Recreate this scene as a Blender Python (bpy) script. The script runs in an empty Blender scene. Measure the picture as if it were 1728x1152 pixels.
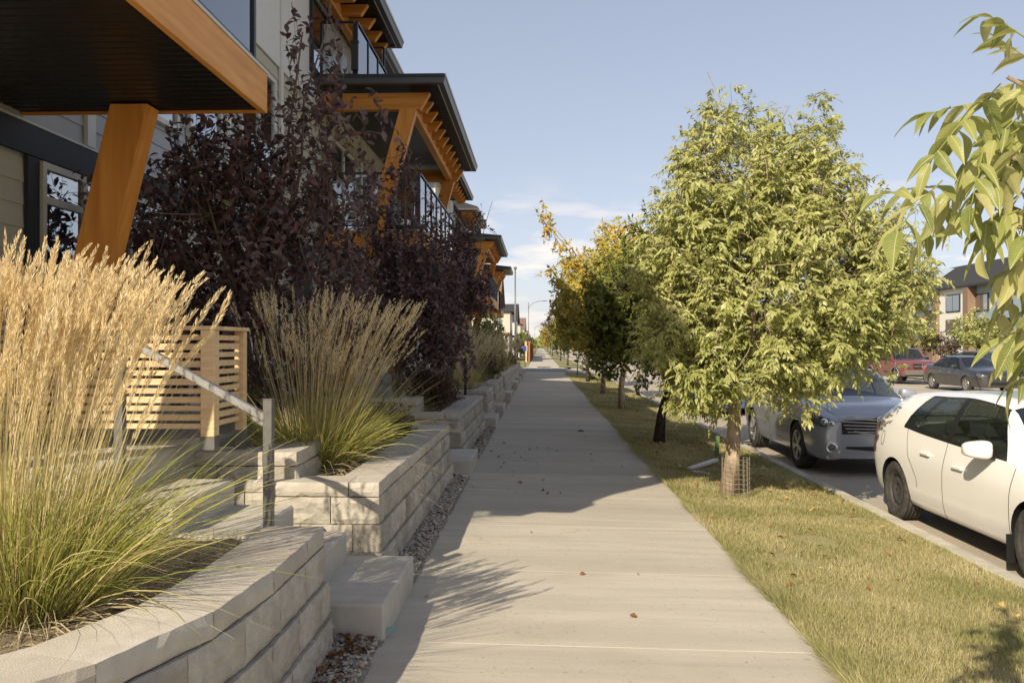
import bpy, bmesh, math, random
import numpy as np
from mathutils import Vector, Matrix, Euler

# ------------------------------------------------------------------ camera, sky, sun, exposure
scene = bpy.context.scene
COL = scene.collection
cam_data = bpy.data.cameras.new("camera")
cam = bpy.data.objects.new("camera", cam_data)
COL.objects.link(cam)
cam_data.sensor_width = 36.0
cam_data.lens = 30.2
cam_data.shift_y = 0.0035
cam_data.clip_start = 0.05
cam_data.clip_end = 4000.0
cam.location = (0.0, 0.0, 1.6)
cam.rotation_euler = (math.radians(90.0), 0.0, math.radians(1.857))
scene.camera = cam

SUN_DIR = Vector((0.47, 0.88, 0.0)).normalized() * math.cos(math.radians(33.5))
SUN_DIR.z = -math.sin(math.radians(33.5))
sun_data = bpy.data.lights.new("sun", 'SUN')
sun_data.energy = 3.75
sun_data.angle = math.radians(0.5)
sun_data.color = (1.0, 0.89, 0.70)
sun = bpy.data.objects.new("sun", sun_data)
COL.objects.link(sun)
sun.rotation_euler = SUN_DIR.to_track_quat('-Z', 'Y').to_euler()
sun.location = (-20, -30, 40)

world = bpy.data.worlds.new("World")
scene.world = world
world.use_nodes = True
wt = world.node_tree
wt.nodes.clear()
w_out = wt.nodes.new('ShaderNodeOutputWorld')
w_bg = wt.nodes.new('ShaderNodeBackground')
w_sky = wt.nodes.new('ShaderNodeTexSky')
w_sky.sky_type = 'NISHITA'
w_sky.sun_disc = False
w_sky.sun_elevation = math.radians(33.5)
w_sky.sun_rotation = math.atan2(-0.47, -0.88)
w_sky.air_density = 0.8
w_sky.dust_density = 2.6
w_sky.ozone_density = 1.0
w_sky.altitude = 1000.0
w_bg.inputs['Strength'].default_value = 0.15
# small fair-weather clouds low over the horizon, all the way round
w_tc = wt.nodes.new('ShaderNodeTexCoord')
w_sep = wt.nodes.new('ShaderNodeSeparateXYZ')
wt.links.new(w_tc.outputs['Generated'], w_sep.inputs[0])
w_map = wt.nodes.new('ShaderNodeMapping')
w_map.inputs['Scale'].default_value = (7.0, 7.0, 34.0)
w_map.inputs['Location'].default_value = (3.35, 1.2, 0.35)
wt.links.new(w_tc.outputs['Generated'], w_map.inputs[0])
w_noise = wt.nodes.new('ShaderNodeTexNoise')
w_noise.inputs['Scale'].default_value = 1.0
w_noise.inputs['Detail'].default_value = 7.0
w_noise.inputs['Roughness'].default_value = 0.52
wt.links.new(w_map.outputs[0], w_noise.inputs['Vector'])
w_ramp = wt.nodes.new('ShaderNodeValToRGB')
w_ramp.color_ramp.elements[0].position = 0.50
w_ramp.color_ramp.elements[1].position = 0.60
wt.links.new(w_noise.outputs['Fac'], w_ramp.inputs[0])
w_band = wt.nodes.new('ShaderNodeMapRange')
w_band.interpolation_type = 'SMOOTHSTEP'
w_band.inputs['From Min'].default_value = 0.2
w_band.inputs['From Max'].default_value = 0.1
w_band.inputs['To Min'].default_value = 0.0
w_band.inputs['To Max'].default_value = 1.0
wt.links.new(w_sep.outputs[2], w_band.inputs['Value'])
w_mul = wt.nodes.new('ShaderNodeMath'); w_mul.operation = 'MULTIPLY'
wt.links.new(w_ramp.outputs[0], w_mul.inputs[0])
wt.links.new(w_band.outputs[0], w_mul.inputs[1])
w_mul2 = wt.nodes.new('ShaderNodeMath'); w_mul2.operation = 'MULTIPLY'
wt.links.new(w_mul.outputs[0], w_mul2.inputs[0]); w_mul2.inputs[1].default_value = 0.95
w_mix = wt.nodes.new('ShaderNodeMixRGB')
wt.links.new(w_mul2.outputs[0], w_mix.inputs['Fac'])
w_gam = wt.nodes.new('ShaderNodeGamma'); w_gam.inputs['Gamma'].default_value = 0.5    # hazy, even sky
wt.links.new(w_sky.outputs[0], w_gam.inputs['Color'])
w_tint = wt.nodes.new('ShaderNodeMixRGB'); w_tint.blend_type = 'MULTIPLY'; w_tint.inputs['Fac'].default_value = 1.0
w_tint.inputs['Color2'].default_value = (1.385, 1.295, 1.29, 1)
wt.links.new(w_gam.outputs[0], w_tint.inputs['Color1'])
wt.links.new(w_tint.outputs[0], w_mix.inputs['Color1'])
w_mix.inputs['Color2'].default_value = (4.1, 3.8, 3.5, 1)
wt.links.new(w_mix.outputs[0], w_bg.inputs['Color'])
wt.links.new(w_bg.outputs[0], w_out.inputs[0])

scene.view_settings.view_transform = 'Standard'
scene.view_settings.look = 'None'
scene.view_settings.gamma = 1.0
scene.view_settings.use_curve_mapping = False
scene.view_settings.exposure = 0.81
scene.render.engine = 'CYCLES'
scene.cycles.use_denoising = True
scene.cycles.max_bounces = 8
scene.cycles.diffuse_bounces = 4
scene.cycles.transparent_max_bounces = 10

RNG = np.random.default_rng(7)
random.seed(11)

# ------------------------------------------------------------------ helpers
def link(o, parent=None):
    COL.objects.link(o)
    if parent is not None:
        o.parent = parent
    return o

def tag(o, label=None, cat=None, group=None, kind=None):
    if label: o["label"] = label
    if cat: o["category"] = cat
    if group: o["group"] = group
    if kind: o["kind"] = kind
    return o

def empty(name, loc=(0, 0, 0), rz=0.0):
    o = bpy.data.objects.new(name, None)
    o.empty_display_size = 0.2
    o.location = loc
    o.rotation_euler = (0, 0, rz)
    COL.objects.link(o)
    return o

def inst(name, mesh, parent=None, loc=(0, 0, 0), rot=(0, 0, 0), scale=(1, 1, 1)):
    o = bpy.data.objects.new(name, mesh)
    o.location = loc; o.rotation_euler = rot; o.scale = scale
    return link(o, parent)

def np_mesh(name, V, F, mat, smooth=False):
    """V (n,3), F (m,k) arrays -> mesh with one material"""
    V = np.ascontiguousarray(V, dtype=np.float32); F = np.ascontiguousarray(F, dtype=np.int32)
    me = bpy.data.meshes.new(name)
    n, (m, k) = len(V), F.shape
    me.vertices.add(n); me.vertices.foreach_set("co", V.ravel())
    me.loops.add(m * k); me.loops.foreach_set("vertex_index", F.ravel())
    me.polygons.add(m)
    me.polygons.foreach_set("loop_start", np.arange(0, m * k, k, dtype=np.int32))
    if smooth:
        me.polygons.foreach_set("use_smooth", np.ones(m, dtype=bool))
    me.update(calc_edges=True)
    me.materials.append(mat)
    return me

def np_obj(name, V, F, mat, parent=None, smooth=False):
    return link(bpy.data.objects.new(name, np_mesh(name, V, F, mat, smooth)), parent)

class MB:
    """collects shapes for ONE mesh object"""
    def __init__(self):
        self.v = []; self.f = []
    def add(self, vs, fs):
        n = len(self.v)
        self.v.extend(vs); self.f.extend([tuple(i + n for i in f) for f in fs])
        return self
    def box(self, x0, x1, y0, y1, z0, z1, b=0.0, M=None):
        vs, fs = cbox_data(x0, x1, y0, y1, z0, z1, b)
        if M is not None: vs = [tuple(M @ Vector(v)) for v in vs]
        return self.add(vs, fs)
    def bar(self, p, q, w, h, up=(0, 0, 1), b=0.0):
        """rectangular bar from p to q, w across, h along up"""
        p = Vector(p); q = Vector(q); d = q - p; L = d.length; d.normalize()
        u = Vector(up); s = d.cross(u)
        if s.length < 1e-4: s = d.cross(Vector((1, 0, 0)))
        s.normalize(); u = s.cross(d).normalized()
        M = Matrix((( d.x, s.x, u.x, p.x), (d.y, s.y, u.y, p.y), (d.z, s.z, u.z, p.z), (0, 0, 0, 1)))
        return self.box(0, L, -w / 2, w / 2, -h / 2, h / 2, b, M)
    def tube(self, pts, r, n=8, caps=True):
        pts = [Vector(p) for p in pts]
        rs = r if isinstance(r, (list, tuple, np.ndarray)) else [r] * len(pts)
        vs = []; fs = []
        ref = None
        for i, p in enumerate(pts):
            if i == 0: t = pts[1] - p
            elif i == len(pts) - 1: t = p - pts[i - 1]
            else: t = pts[i + 1] - pts[i - 1]
            t.normalize()
            if ref is None:
                ref = Vector((0, 0, 1)) if abs(t.z) < 0.9 else Vector((1, 0, 0))
            a = t.cross(ref).normalized(); b2 = a.cross(t).normalized(); ref = b2
            for k in range(n):
                an = 2 * math.pi * k / n
                vs.append(tuple(p + (a * math.cos(an) + b2 * math.sin(an)) * rs[i]))
        for i in range(len(pts) - 1):
            for k in range(n):
                k2 = (k + 1) % n
                fs.append((i * n + k, i * n + k2, (i + 1) * n + k2, (i + 1) * n + k))
        if caps:
            fs.append(tuple(range(n - 1, -1, -1))); m = (len(pts) - 1) * n
            fs.append(tuple(range(m, m + n)))
        return self.add(vs, fs)
    def lathe(self, prof, n=24, M=None, closed=False):
        """prof list of (r, z) about local z"""
        vs = []; fs = []
        for (r, z) in prof:
            for k in range(n):
                a = 2 * math.pi * k / n
                v = Vector((r * math.cos(a), r * math.sin(a), z))
                vs.append(tuple(M @ v if M is not None else v))
        m = len(prof)
        for i in range(m - 1 + (1 if closed else 0)):
            i2 = (i + 1) % m
            for k in range(n):
                k2 = (k + 1) % n
                fs.append((i * n + k, i * n + k2, i2 * n + k2, i2 * n + k))
        return self.add(vs, fs)
    def prism(self, poly, axis, a, b):
        """extrude a 2D polygon along axis ('x','y','z') from a to b"""
        def put(u, v, w):
            return {'x': (w, u, v), 'y': (u, w, v), 'z': (u, v, w)}[axis]
        n = len(poly)
        vs = [put(u, v, a) for u, v in poly] + [put(u, v, b) for u, v in poly]
        fs = [tuple(range(n - 1, -1, -1)), tuple(range(n, 2 * n))]
        for i in range(n):
            j = (i + 1) % n
            fs.append((i, j, n + j, n + i))
        return self.add(vs, fs)
    def mesh(self, name, mat, smooth=False):
        me = bpy.data.meshes.new(name)
        me.from_pydata(self.v, [], self.f)
        bm = bmesh.new(); bm.from_mesh(me)
        bmesh.ops.recalc_face_normals(bm, faces=bm.faces)
        bm.to_mesh(me); bm.free()
        if smooth:
            me.polygons.foreach_set("use_smooth", [True] * len(me.polygons))
        me.materials.append(mat)
        return me
    def build(self, name, mat, parent=None, smooth=False):
        return link(bpy.data.objects.new(name, self.mesh(name, mat, smooth)), parent)

def cbox_data(x0, x1, y0, y1, z0, z1, b=0.0):
    if b <= 0:
        vs = [(x0, y0, z0), (x1, y0, z0), (x1, y1, z0), (x0, y1, z0), (x0, y0, z1), (x1, y0, z1), (x1, y1, z1), (x0, y1, z1)]
        return vs, [(0, 3, 2, 1), (4, 5, 6, 7), (0, 1, 5, 4), (1, 2, 6, 5), (2, 3, 7, 6), (3, 0, 4, 7)]
    vs = []; idx = {}
    for sx in (0, 1):
        for sy in (0, 1):
            for sz in (0, 1):
                X = (x0, x1)[sx]; Y = (y0, y1)[sy]; Z = (z0, z1)[sz]
                bx = b if sx == 0 else -b; by = b if sy == 0 else -b; bz = b if sz == 0 else -b
                idx[sx, sy, sz, 0] = len(vs); vs.append((X, Y + by, Z + bz))
                idx[sx, sy, sz, 1] = len(vs); vs.append((X + bx, Y, Z + bz))
                idx[sx, sy, sz, 2] = len(vs); vs.append((X + bx, Y + by, Z))
    fs = []
    for s in (0, 1):
        fs.append((idx[s, 0, 0, 0], idx[s, 1, 0, 0], idx[s, 1, 1, 0], idx[s, 0, 1, 0]))
        fs.append((idx[0, s, 0, 1], idx[1, s, 0, 1], idx[1, s, 1, 1], idx[0, s, 1, 1]))
        fs.append((idx[0, 0, s, 2], idx[1, 0, s, 2], idx[1, 1, s, 2], idx[0, 1, s, 2]))
    for a in (0, 1):
        for c in (0, 1):
            fs.append((idx[a, c, 0, 0], idx[a, c, 1, 0], idx[a, c, 1, 1], idx[a, c, 0, 1]))
            fs.append((idx[a, 0, c, 0], idx[a, 1, c, 0], idx[a, 1, c, 2], idx[a, 0, c, 2]))
            fs.append((idx[0, a, c, 1], idx[1, a, c, 1], idx[1, a, c, 2], idx[0, a, c, 2]))
    for a in (0, 1):
        for c in (0, 1):
            for d in (0, 1):
                fs.append((idx[a, c, d, 0], idx[a, c, d, 1], idx[a, c, d, 2]))
    return vs, fs

def boxo(name, mat, parent, x0, x1, y0, y1, z0, z1, b=0.0):
    return MB().box(x0, x1, y0, y1, z0, z1, b).build(name, mat, parent)

def copy_tree(o, parent=None):
    c = o.copy(); COL.objects.link(c); c.parent = parent
    for ch in o.children:
        copy_tree(ch, c)
    return c

def nrm(a):
    return a / np.maximum(np.linalg.norm(a, axis=-1, keepdims=True), 1e-9)

def px(x, y, Z=None, z=None):
    """a point of the place from a bearing: at distance Z ahead or at height z (metres)"""
    c = (x - 864) / 1450.0; s = (582 - y) / 1450.0
    a = math.radians(1.857)
    dx = c * math.cos(a) - math.sin(a); dy = c * math.sin(a) + math.cos(a)
    t = Z / dy if Z is not None else (z - 1.6) / s
    return Vector((dx * t, dy * t, 1.6 + s * t))
# ------------------------------------------------------------------ materials
def _m(name):
    m = bpy.data.materials.new(name); m.use_nodes = True
    nt = m.node_tree; b = nt.nodes['Principled BSDF']
    return m, nt, b
def node(nt, t, **kw):
    n = nt.nodes.new(t)
    for k, v in kw.items(): setattr(n, k, v)
    return n
def setin(n, **kw):
    for k, v in kw.items(): n.inputs[k.replace('_', ' ')].default_value = v
def c4(c): return (c[0], c[1], c[2], 1.0)

def noise_mat(name, c1, c2, scale=6.0, rough=0.85, bump=0.0, bscale=60.0, detail=6.0, stretch=(1, 1, 1), spec=0.3,
              c3=None, s3=0.8, metallic=0.0, coords='Object', rnd=0.0, lo=0.35, hi=0.65):
    """two colours mixed by noise, optional large second noise towards c3, optional bump and per-object brightness"""
    m, nt, b = _m(name)
    tc = node(nt, 'ShaderNodeTexCoord'); mp = node(nt, 'ShaderNodeMapping')
    mp.inputs['Scale'].default_value = stretch
    oi = node(nt, 'ShaderNodeObjectInfo')
    if rnd:
        ad = node(nt, 'ShaderNodeVectorMath', operation='ADD'); sc = node(nt, 'ShaderNodeVectorMath', operation='SCALE')
        nt.links.new(oi.outputs['Random'], sc.inputs[0]); sc.inputs['Scale'].default_value = 37.0
        nt.links.new(tc.outputs[coords], ad.inputs[0]); nt.links.new(sc.outputs[0], ad.inputs[1])
        nt.links.new(ad.outputs[0], mp.inputs[0])
    else:
        nt.links.new(tc.outputs[coords], mp.inputs[0])
    nz = node(nt, 'ShaderNodeTexNoise'); setin(nz, Scale=scale, Detail=detail, Roughness=0.6)
    nt.links.new(mp.outputs[0], nz.inputs['Vector'])
    mr = node(nt, 'ShaderNodeMapRange'); setin(mr, **{'From_Min': lo, 'From_Max': hi})
    nt.links.new(nz.outputs['Fac'], mr.inputs['Value'])
    mx = node(nt, 'ShaderNodeMixRGB'); mx.inputs['Color1'].default_value = c4(c1); mx.inputs['Color2'].default_value = c4(c2)
    nt.links.new(mr.outputs[0], mx.inputs['Fac'])
    out = mx.outputs[0]
    if c3 is not None:
        n2 = node(nt, 'ShaderNodeTexNoise'); setin(n2, Scale=s3, Detail=4.0)
        nt.links.new(mp.outputs[0], n2.inputs['Vector'])
        m2 = node(nt, 'ShaderNodeMapRange'); setin(m2, **{'From_Min': 0.45, 'From_Max': 0.72})
        nt.links.new(n2.outputs['Fac'], m2.inputs['Value'])
        x2 = node(nt, 'ShaderNodeMixRGB'); x2.inputs['Color2'].default_value = c4(c3)
        nt.links.new(m2.outputs[0], x2.inputs['Fac']); nt.links.new(out, x2.inputs['Color1'])
        out = x2.outputs[0]
    if rnd:
        hs = node(nt, 'ShaderNodeHueSaturation')
        mr3 = node(nt, 'ShaderNodeMapRange'); setin(mr3, **{'To_Min': 1.0 - rnd, 'To_Max': 1.0 + rnd})
        nt.links.new(oi.outputs['Random'], mr3.inputs['Value'])
        nt.links.new(mr3.outputs[0], hs.inputs['Value']); nt.links.new(out, hs.inputs['Color'])
        out = hs.outputs[0]
    nt.links.new(out, b.inputs['Base Color'])
    setin(b, Roughness=rough, Metallic=metallic)
    b.inputs['Specular IOR Level'].default_value = spec
    if bump:
        n3 = node(nt, 'ShaderNodeTexNoise'); setin(n3, Scale=bscale, Detail=5.0, Roughness=0.65)
        nt.links.new(mp.outputs[0], n3.inputs['Vector'])
        bp = node(nt, 'ShaderNodeBump'); setin(bp, Strength=bump, Distance=0.01)
        nt.links.new(n3.outputs['Fac'], bp.inputs['Height'])
        nt.links.new(bp.outputs[0], b.inputs['Normal'])
    return m

def plain(name, c, rough=0.6, spec=0.4, metallic=0.0, coat=0.0):
    m, nt, b = _m(name)
    nz = node(nt, 'ShaderNodeTexNoise'); setin(nz, Scale=9.0, Detail=5.0)
    tc = node(nt, 'ShaderNodeTexCoord'); nt.links.new(tc.outputs['Object'], nz.inputs['Vector'])
    mx = node(nt, 'ShaderNodeMixRGB')
    mx.inputs['Color1'].default_value = c4([v * 0.9 for v in c]); mx.inputs['Color2'].default_value = c4([min(1, v * 1.08) for v in c])
    nt.links.new(nz.outputs['Fac'], mx.inputs['Fac']); nt.links.new(mx.outputs[0], b.inputs['Base Color'])
    setin(b, Roughness=rough, Metallic=metallic)
    b.inputs['Specular IOR Level'].default_value = spec
    if coat:
        b.inputs['Coat Weight'].default_value = coat; b.inputs['Coat Roughness'].default_value = 0.04
    return m

def leaf_mat(name, cols, trans=0.35, rough=0.45, gloss=0.3, shift=None):
    """colour picked per leaf; cols list of (pos, rgb)"""
    m, nt, b = _m(name)
    ge = node(nt, 'ShaderNodeNewGeometry')
    rp = node(nt, 'ShaderNodeValToRGB')
    cr = rp.color_ramp
    while len(cr.elements) < len(cols): cr.elements.new(0.5)
    for e, (p, c) in zip(cr.elements, cols):
        e.position = p; e.color = c4(c)
    fac = ge.outputs['Random Per Island']
    if shift:
        # shift = (scale, weight): large patches of the plant turn towards the end of the ramp
        tc = node(nt, 'ShaderNodeTexCoord'); nz = node(nt, 'ShaderNodeTexNoise'); setin(nz, Scale=shift[0], Detail=2.0)
        nt.links.new(tc.outputs['Object'], nz.inputs['Vector'])
        mr = node(nt, 'ShaderNodeMapRange'); setin(mr, **{'From_Min': 0.3, 'From_Max': 0.7})
        nt.links.new(nz.outputs['Fac'], mr.inputs['Value'])
        mm = node(nt, 'ShaderNodeMixRGB'); mm.inputs['Fac'].default_value = shift[1]
        nt.links.new(fac, mm.inputs['Color1']); nt.links.new(mr.outputs[0], mm.inputs['Color2'])
        fac = mm.outputs[0]
    nt.links.new(fac, rp.inputs[0])
    nt.links.new(rp.outputs[0], b.inputs['Base Color'])
    setin(b, Roughness=rough); b.inputs['Specular IOR Level'].default_value = gloss
    tr = node(nt, 'ShaderNodeBsdfTranslucent'); nt.links.new(rp.outputs[0], tr.inputs['Color'])
    ms = node(nt, 'ShaderNodeMixShader'); ms.inputs[0].default_value = trans
    nt.links.new(b.outputs[0], ms.inputs[1]); nt.links.new(tr.outputs[0], ms.inputs[2])
    nt.links.new(ms.outputs[0], nt.nodes['Material Output'].inputs[0])
    return m

def glass_mat(name, tint, clear, rough=0.02, gl=(1, 1, 1)):
    """clear = share seen through; the rest is a dark or pale backing, with a mirror coat by angle"""
    m, nt, b = _m(name)
    setin(b, Base_Color=c4(tint), Roughness=rough); b.inputs['Specular IOR Level'].default_value = 0.9
    b.inputs['Coat Weight'].default_value = 0.6; b.inputs['Coat Roughness'].default_value = 0.01
    tr = node(nt, 'ShaderNodeBsdfTransparent'); tr.inputs[0].default_value = c4(gl)
    ms = node(nt, 'ShaderNodeMixShader'); ms.inputs[0].default_value = clear
    nt.links.new(b.outputs[0], ms.inputs[1]); nt.links.new(tr.outputs[0], ms.inputs[2])
    nt.links.new(ms.outputs[0], nt.nodes['Material Output'].inputs[0])
    return m

def window_mat(name):
    """house window: mirrors the street, dark behind"""
    m, nt, b = _m(name)
    setin(b, Base_Color=(0.02, 0.024, 0.028, 1), Roughness=0.03)
    gl = node(nt, 'ShaderNodeBsdfGlossy'); gl.inputs['Color'].default_value = (0.9, 0.93, 0.95, 1); gl.inputs['Roughness'].default_value = 0.01
    nz = node(nt, 'ShaderNodeTexNoise'); setin(nz, Scale=1.3, Detail=1.0)
    bp = node(nt, 'ShaderNodeBump'); setin(bp, Strength=0.12, Distance=0.02)
    nt.links.new(nz.outputs['Fac'], bp.inputs['Height']); nt.links.new(bp.outputs[0], gl.inputs['Normal'])
    ms = node(nt, 'ShaderNodeMixShader'); ms.inputs[0].default_value = 0.45
    nt.links.new(b.outputs[0], ms.inputs[1]); nt.links.new(gl.outputs[0], ms.inputs[2])
    nt.links.new(ms.outputs[0], nt.nodes['Material Output'].inputs[0])
    return m

M = {}
M['sidewalk'] = noise_mat('broomed_concrete', (0.425, 0.385, 0.315), (0.495, 0.45, 0.368), 3.0, 0.9, 0.25, 160, stretch=(0.35, 3.2, 1), c3=(0.39, 0.352, 0.288), s3=0.5, rnd=0.06, spec=0.2)
def concrete_walk(m):
    nt = m.node_tree; b = nt.nodes['Principled BSDF']
    src = b.inputs['Base Color'].links[0].from_socket
    ge = node(nt, 'ShaderNodeNewGeometry')
    def fac(scale, lo, hi, detail=6.0, vec=None):
        n = node(nt, 'ShaderNodeTexNoise'); setin(n, Scale=scale, Detail=detail, Roughness=0.62)
        nt.links.new(vec or ge.outputs['Position'], n.inputs['Vector'])
        r = node(nt, 'ShaderNodeMapRange'); setin(r, **{'From_Min': lo, 'From_Max': hi}); nt.links.new(n.outputs['Fac'], r.inputs['Value'])
        return r.outputs[0]
    def mul(f, col, amount):
        nonlocal src
        k = node(nt, 'ShaderNodeMath', operation='MULTIPLY'); nt.links.new(f, k.inputs[0]); k.inputs[1].default_value = amount
        x = node(nt, 'ShaderNodeMixRGB'); x.blend_type = 'MULTIPLY'; nt.links.new(k.outputs[0], x.inputs['Fac'])
        nt.links.new(src, x.inputs['Color1']); x.inputs['Color2'].default_value = c4(col); src = x.outputs[0]
    mul(fac(1.3, 0.52, 0.75), (0.80, 0.77, 0.73), 0.55)          # damp and dirt stains
    mul(fac(95.0, 0.55, 0.8, 3.0), (0.62, 0.58, 0.52), 0.55)     # grit
    mul(fac(38.0, 0.66, 0.72, 2.0), (0.5, 0.46, 0.42), 0.7)      # dark spots
    nz = node(nt, 'ShaderNodeTexNoise'); setin(nz, Scale=2.2, Detail=5.0); nt.links.new(ge.outputs['Position'], nz.inputs['Vector'])
    av = node(nt, 'ShaderNodeVectorMath', operation='SCALE'); nt.links.new(nz.outputs['Color'], av.inputs[0]); av.inputs['Scale'].default_value = 0.5
    ad = node(nt, 'ShaderNodeVectorMath', operation='ADD'); nt.links.new(ge.outputs['Position'], ad.inputs[0]); nt.links.new(av.outputs[0], ad.inputs[1])
    vo = node(nt, 'ShaderNodeTexVoronoi'); vo.feature = 'DISTANCE_TO_EDGE'; setin(vo, Scale=0.42); nt.links.new(ad.outputs[0], vo.inputs['Vector'])
    vr = node(nt, 'ShaderNodeMapRange'); setin(vr, **{'From_Min': 0.0022, 'From_Max': 0.0}); nt.links.new(vo.outputs['Distance'], vr.inputs['Value'])
    k = node(nt, 'ShaderNodeMath', operation='MULTIPLY'); nt.links.new(vr.outputs[0], k.inputs[0]); nt.links.new(fac(0.5, 0.5, 0.56, 2.0), k.inputs[1])
    mul(k.outputs[0], (0.55, 0.5, 0.45), 0.8)                     # hairline cracks
    nt.links.new(src, b.inputs['Base Color'])
concrete_walk(M['sidewalk'])
M['step'] = noise_mat('cast_concrete', (0.45, 0.42, 0.36), (0.53, 0.49, 0.42), 7.0, 0.9, 0.3, 220, c3=(0.40, 0.37, 0.31), s3=1.6, rnd=0.04, spec=0.2)
M['block'] = noise_mat('split_face_block', (0.42, 0.38, 0.315), (0.53, 0.485, 0.405), 16.0, 0.95, 0.8, 110, c3=(0.31, 0.275, 0.225), s3=2.6, rnd=0.13, spec=0.15)
M['cap'] = noise_mat('wall_cap_stone', (0.45, 0.41, 0.345), (0.53, 0.485, 0.41), 9.0, 0.92, 0.4, 190, c3=(0.42, 0.37, 0.30), s3=1.7, rnd=0.06, spec=0.15)
M['kerb'] = noise_mat('kerb_concrete', (0.42, 0.385, 0.32), (0.52, 0.475, 0.395), 10.0, 0.9, 0.4, 150, c3=(0.34, 0.31, 0.26), s3=2.0, rnd=0.05, spec=0.2)
M['asphalt'] = noise_mat('worn_grey_asphalt', (0.34, 0.295, 0.235), (0.42, 0.365, 0.29), 30.0, 0.92, 0.4, 240, c3=(0.46, 0.40, 0.32), s3=0.35, spec=0.25)
M['crossroad'] = noise_mat('dark_asphalt', (0.15, 0.145, 0.14), (0.20, 0.19, 0.18), 30.0, 0.92, 0.4, 240, c3=(0.24, 0.22, 0.2), s3=0.3, spec=0.25)
M['dirt'] = noise_mat('lawn_thatch', (0.28, 0.235, 0.12), (0.38, 0.315, 0.175), 14.0, 1.0, 0.6, 120, c3=(0.20, 0.21, 0.085), s3=1.1, spec=0.1)
M['ground'] = noise_mat('far_dry_lawn', (0.22, 0.2, 0.1), (0.30, 0.26, 0.14), 0.7, 1.0, 0.0, 40, c3=(0.15, 0.17, 0.07), s3=0.12, spec=0.1)
M['soil'] = noise_mat('bark_mulch_soil', (0.13, 0.10, 0.07), (0.30, 0.25, 0.18), 26.0, 1.0, 1.0, 70, c3=(0.38, 0.31, 0.2), s3=4.0, spec=0.1)
M['gravelbed'] = noise_mat('gravel_bed', (0.22, 0.19, 0.155), (0.4, 0.36, 0.3), 60.0, 1.0, 1.0, 90, spec=0.1)
M['patio'] = noise_mat('patio_paving', (0.36, 0.34, 0.3), (0.43, 0.4, 0.35), 6.0, 0.9, 0.3, 150, spec=0.2)
def pebble_mat():
    m, nt, b = _m('river_pebble')
    ge = node(nt, 'ShaderNodeNewGeometry'); rp = node(nt, 'ShaderNodeValToRGB')
    cr = rp.color_ramp; cr.interpolation = 'LINEAR'
    cols = [(0, (0.15, 0.13, 0.11)), (0.25, (0.33, 0.275, 0.21)), (0.5, (0.42, 0.38, 0.32)), (0.7, (0.23, 0.22, 0.21)), (0.86, (0.54, 0.49, 0.41)), (1, (0.34, 0.22, 0.14))]
    while len(cr.elements) < len(cols): cr.elements.new(0.5)
    for e, (p, c) in zip(cr.elements, cols): e.position = p; e.color = c4(c)
    nt.links.new(ge.outputs['Random Per Island'], rp.inputs[0])
    nt.links.new(rp.outputs[0], b.inputs['Base Color']); setin(b, Roughness=0.75)
    return m
M['pebble'] = pebble_mat()
M['cedar'] = noise_mat('pale_cedar', (0.62, 0.43, 0.225), (0.74, 0.545, 0.32), 3.0, 0.7, 0.15, 40, stretch=(1, 6, 14), rnd=0.07, spec=0.25)
M['timber'] = noise_mat('orange_stained_timber', (0.47, 0.185, 0.032), (0.60, 0.255, 0.052), 2.0, 0.55, 0.15, 30, stretch=(9, 2, 2), c3=(0.40, 0.15, 0.028), s3=2.5, spec=0.35)
M['soffit'] = noise_mat('black_metal_soffit', (0.011, 0.011, 0.010), (0.017, 0.016, 0.015), 4.0, 0.38, 0, spec=0.25)
M['black'] = plain('black_powdercoat', (0.022, 0.024, 0.028), 0.4, 0.5)
M['darktrim'] = plain('charcoal_trim', (0.035, 0.037, 0.043), 0.6, 0.3)
M['roof'] = noise_mat('dark_shingle', (0.035, 0.036, 0.04), (0.06, 0.06, 0.062), 25.0, 0.95, 0.5, 60, spec=0.15)
M['gutter'] = plain('charcoal_gutter', (0.06, 0.062, 0.068), 0.4, 0.5)
M['flash'] = plain('pale_flashing', (0.55, 0.54, 0.5), 0.45, 0.5)
M['siding'] = noise_mat('beige_lap_siding', (0.47, 0.43, 0.335), (0.51, 0.465, 0.365), 2.0, 0.75, 0.1, 60, stretch=(1, 0.4, 6), rnd=0.025)
M['siding_grey'] = noise_mat('grey_lap_siding', (0.44, 0.445, 0.45), (0.48, 0.485, 0.49), 2.0, 0.75, 0.1, 60, stretch=(1, 0.4, 6), rnd=0.025)
M['white'] = plain('white_panel', (0.72, 0.70, 0.66), 0.6)
M['wtrim'] = plain('white_trim', (0.68, 0.66, 0.6), 0.5)
M['vinyl'] = plain('pale_vinyl_frame', (0.58, 0.55, 0.48), 0.45)
M['window'] = window_mat('house_window_glass')
def rail_glass():
    m, nt, b = _m('rail_glass')
    tr = node(nt, 'ShaderNodeBsdfTransparent'); tr.inputs[0].default_value = (0.86, 0.90, 0.92, 1)
    gl = node(nt, 'ShaderNodeBsdfGlossy'); gl.inputs['Roughness'].default_value = 0.01
    fr = node(nt, 'ShaderNodeFresnel'); fr.inputs['IOR'].default_value = 2.7
    ms = node(nt, 'ShaderNodeMixShader'); fr.inputs['IOR'].default_value = 1.6
    fm = node(nt, 'ShaderNodeMapRange'); setin(fm, **{'To_Min': 0.3, 'To_Max': 1.0}); nt.links.new(fr.outputs[0], fm.inputs['Value']); nt.links.new(fm.outputs[0], ms.inputs[0])
    nt.links.new(tr.outputs[0], ms.inputs[1]); nt.links.new(gl.outputs[0], ms.inputs[2])
    nt.links.new(ms.outputs[0], nt.nodes['Material Output'].inputs[0])
    return m
M['railglass'] = rail_glass()
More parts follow.
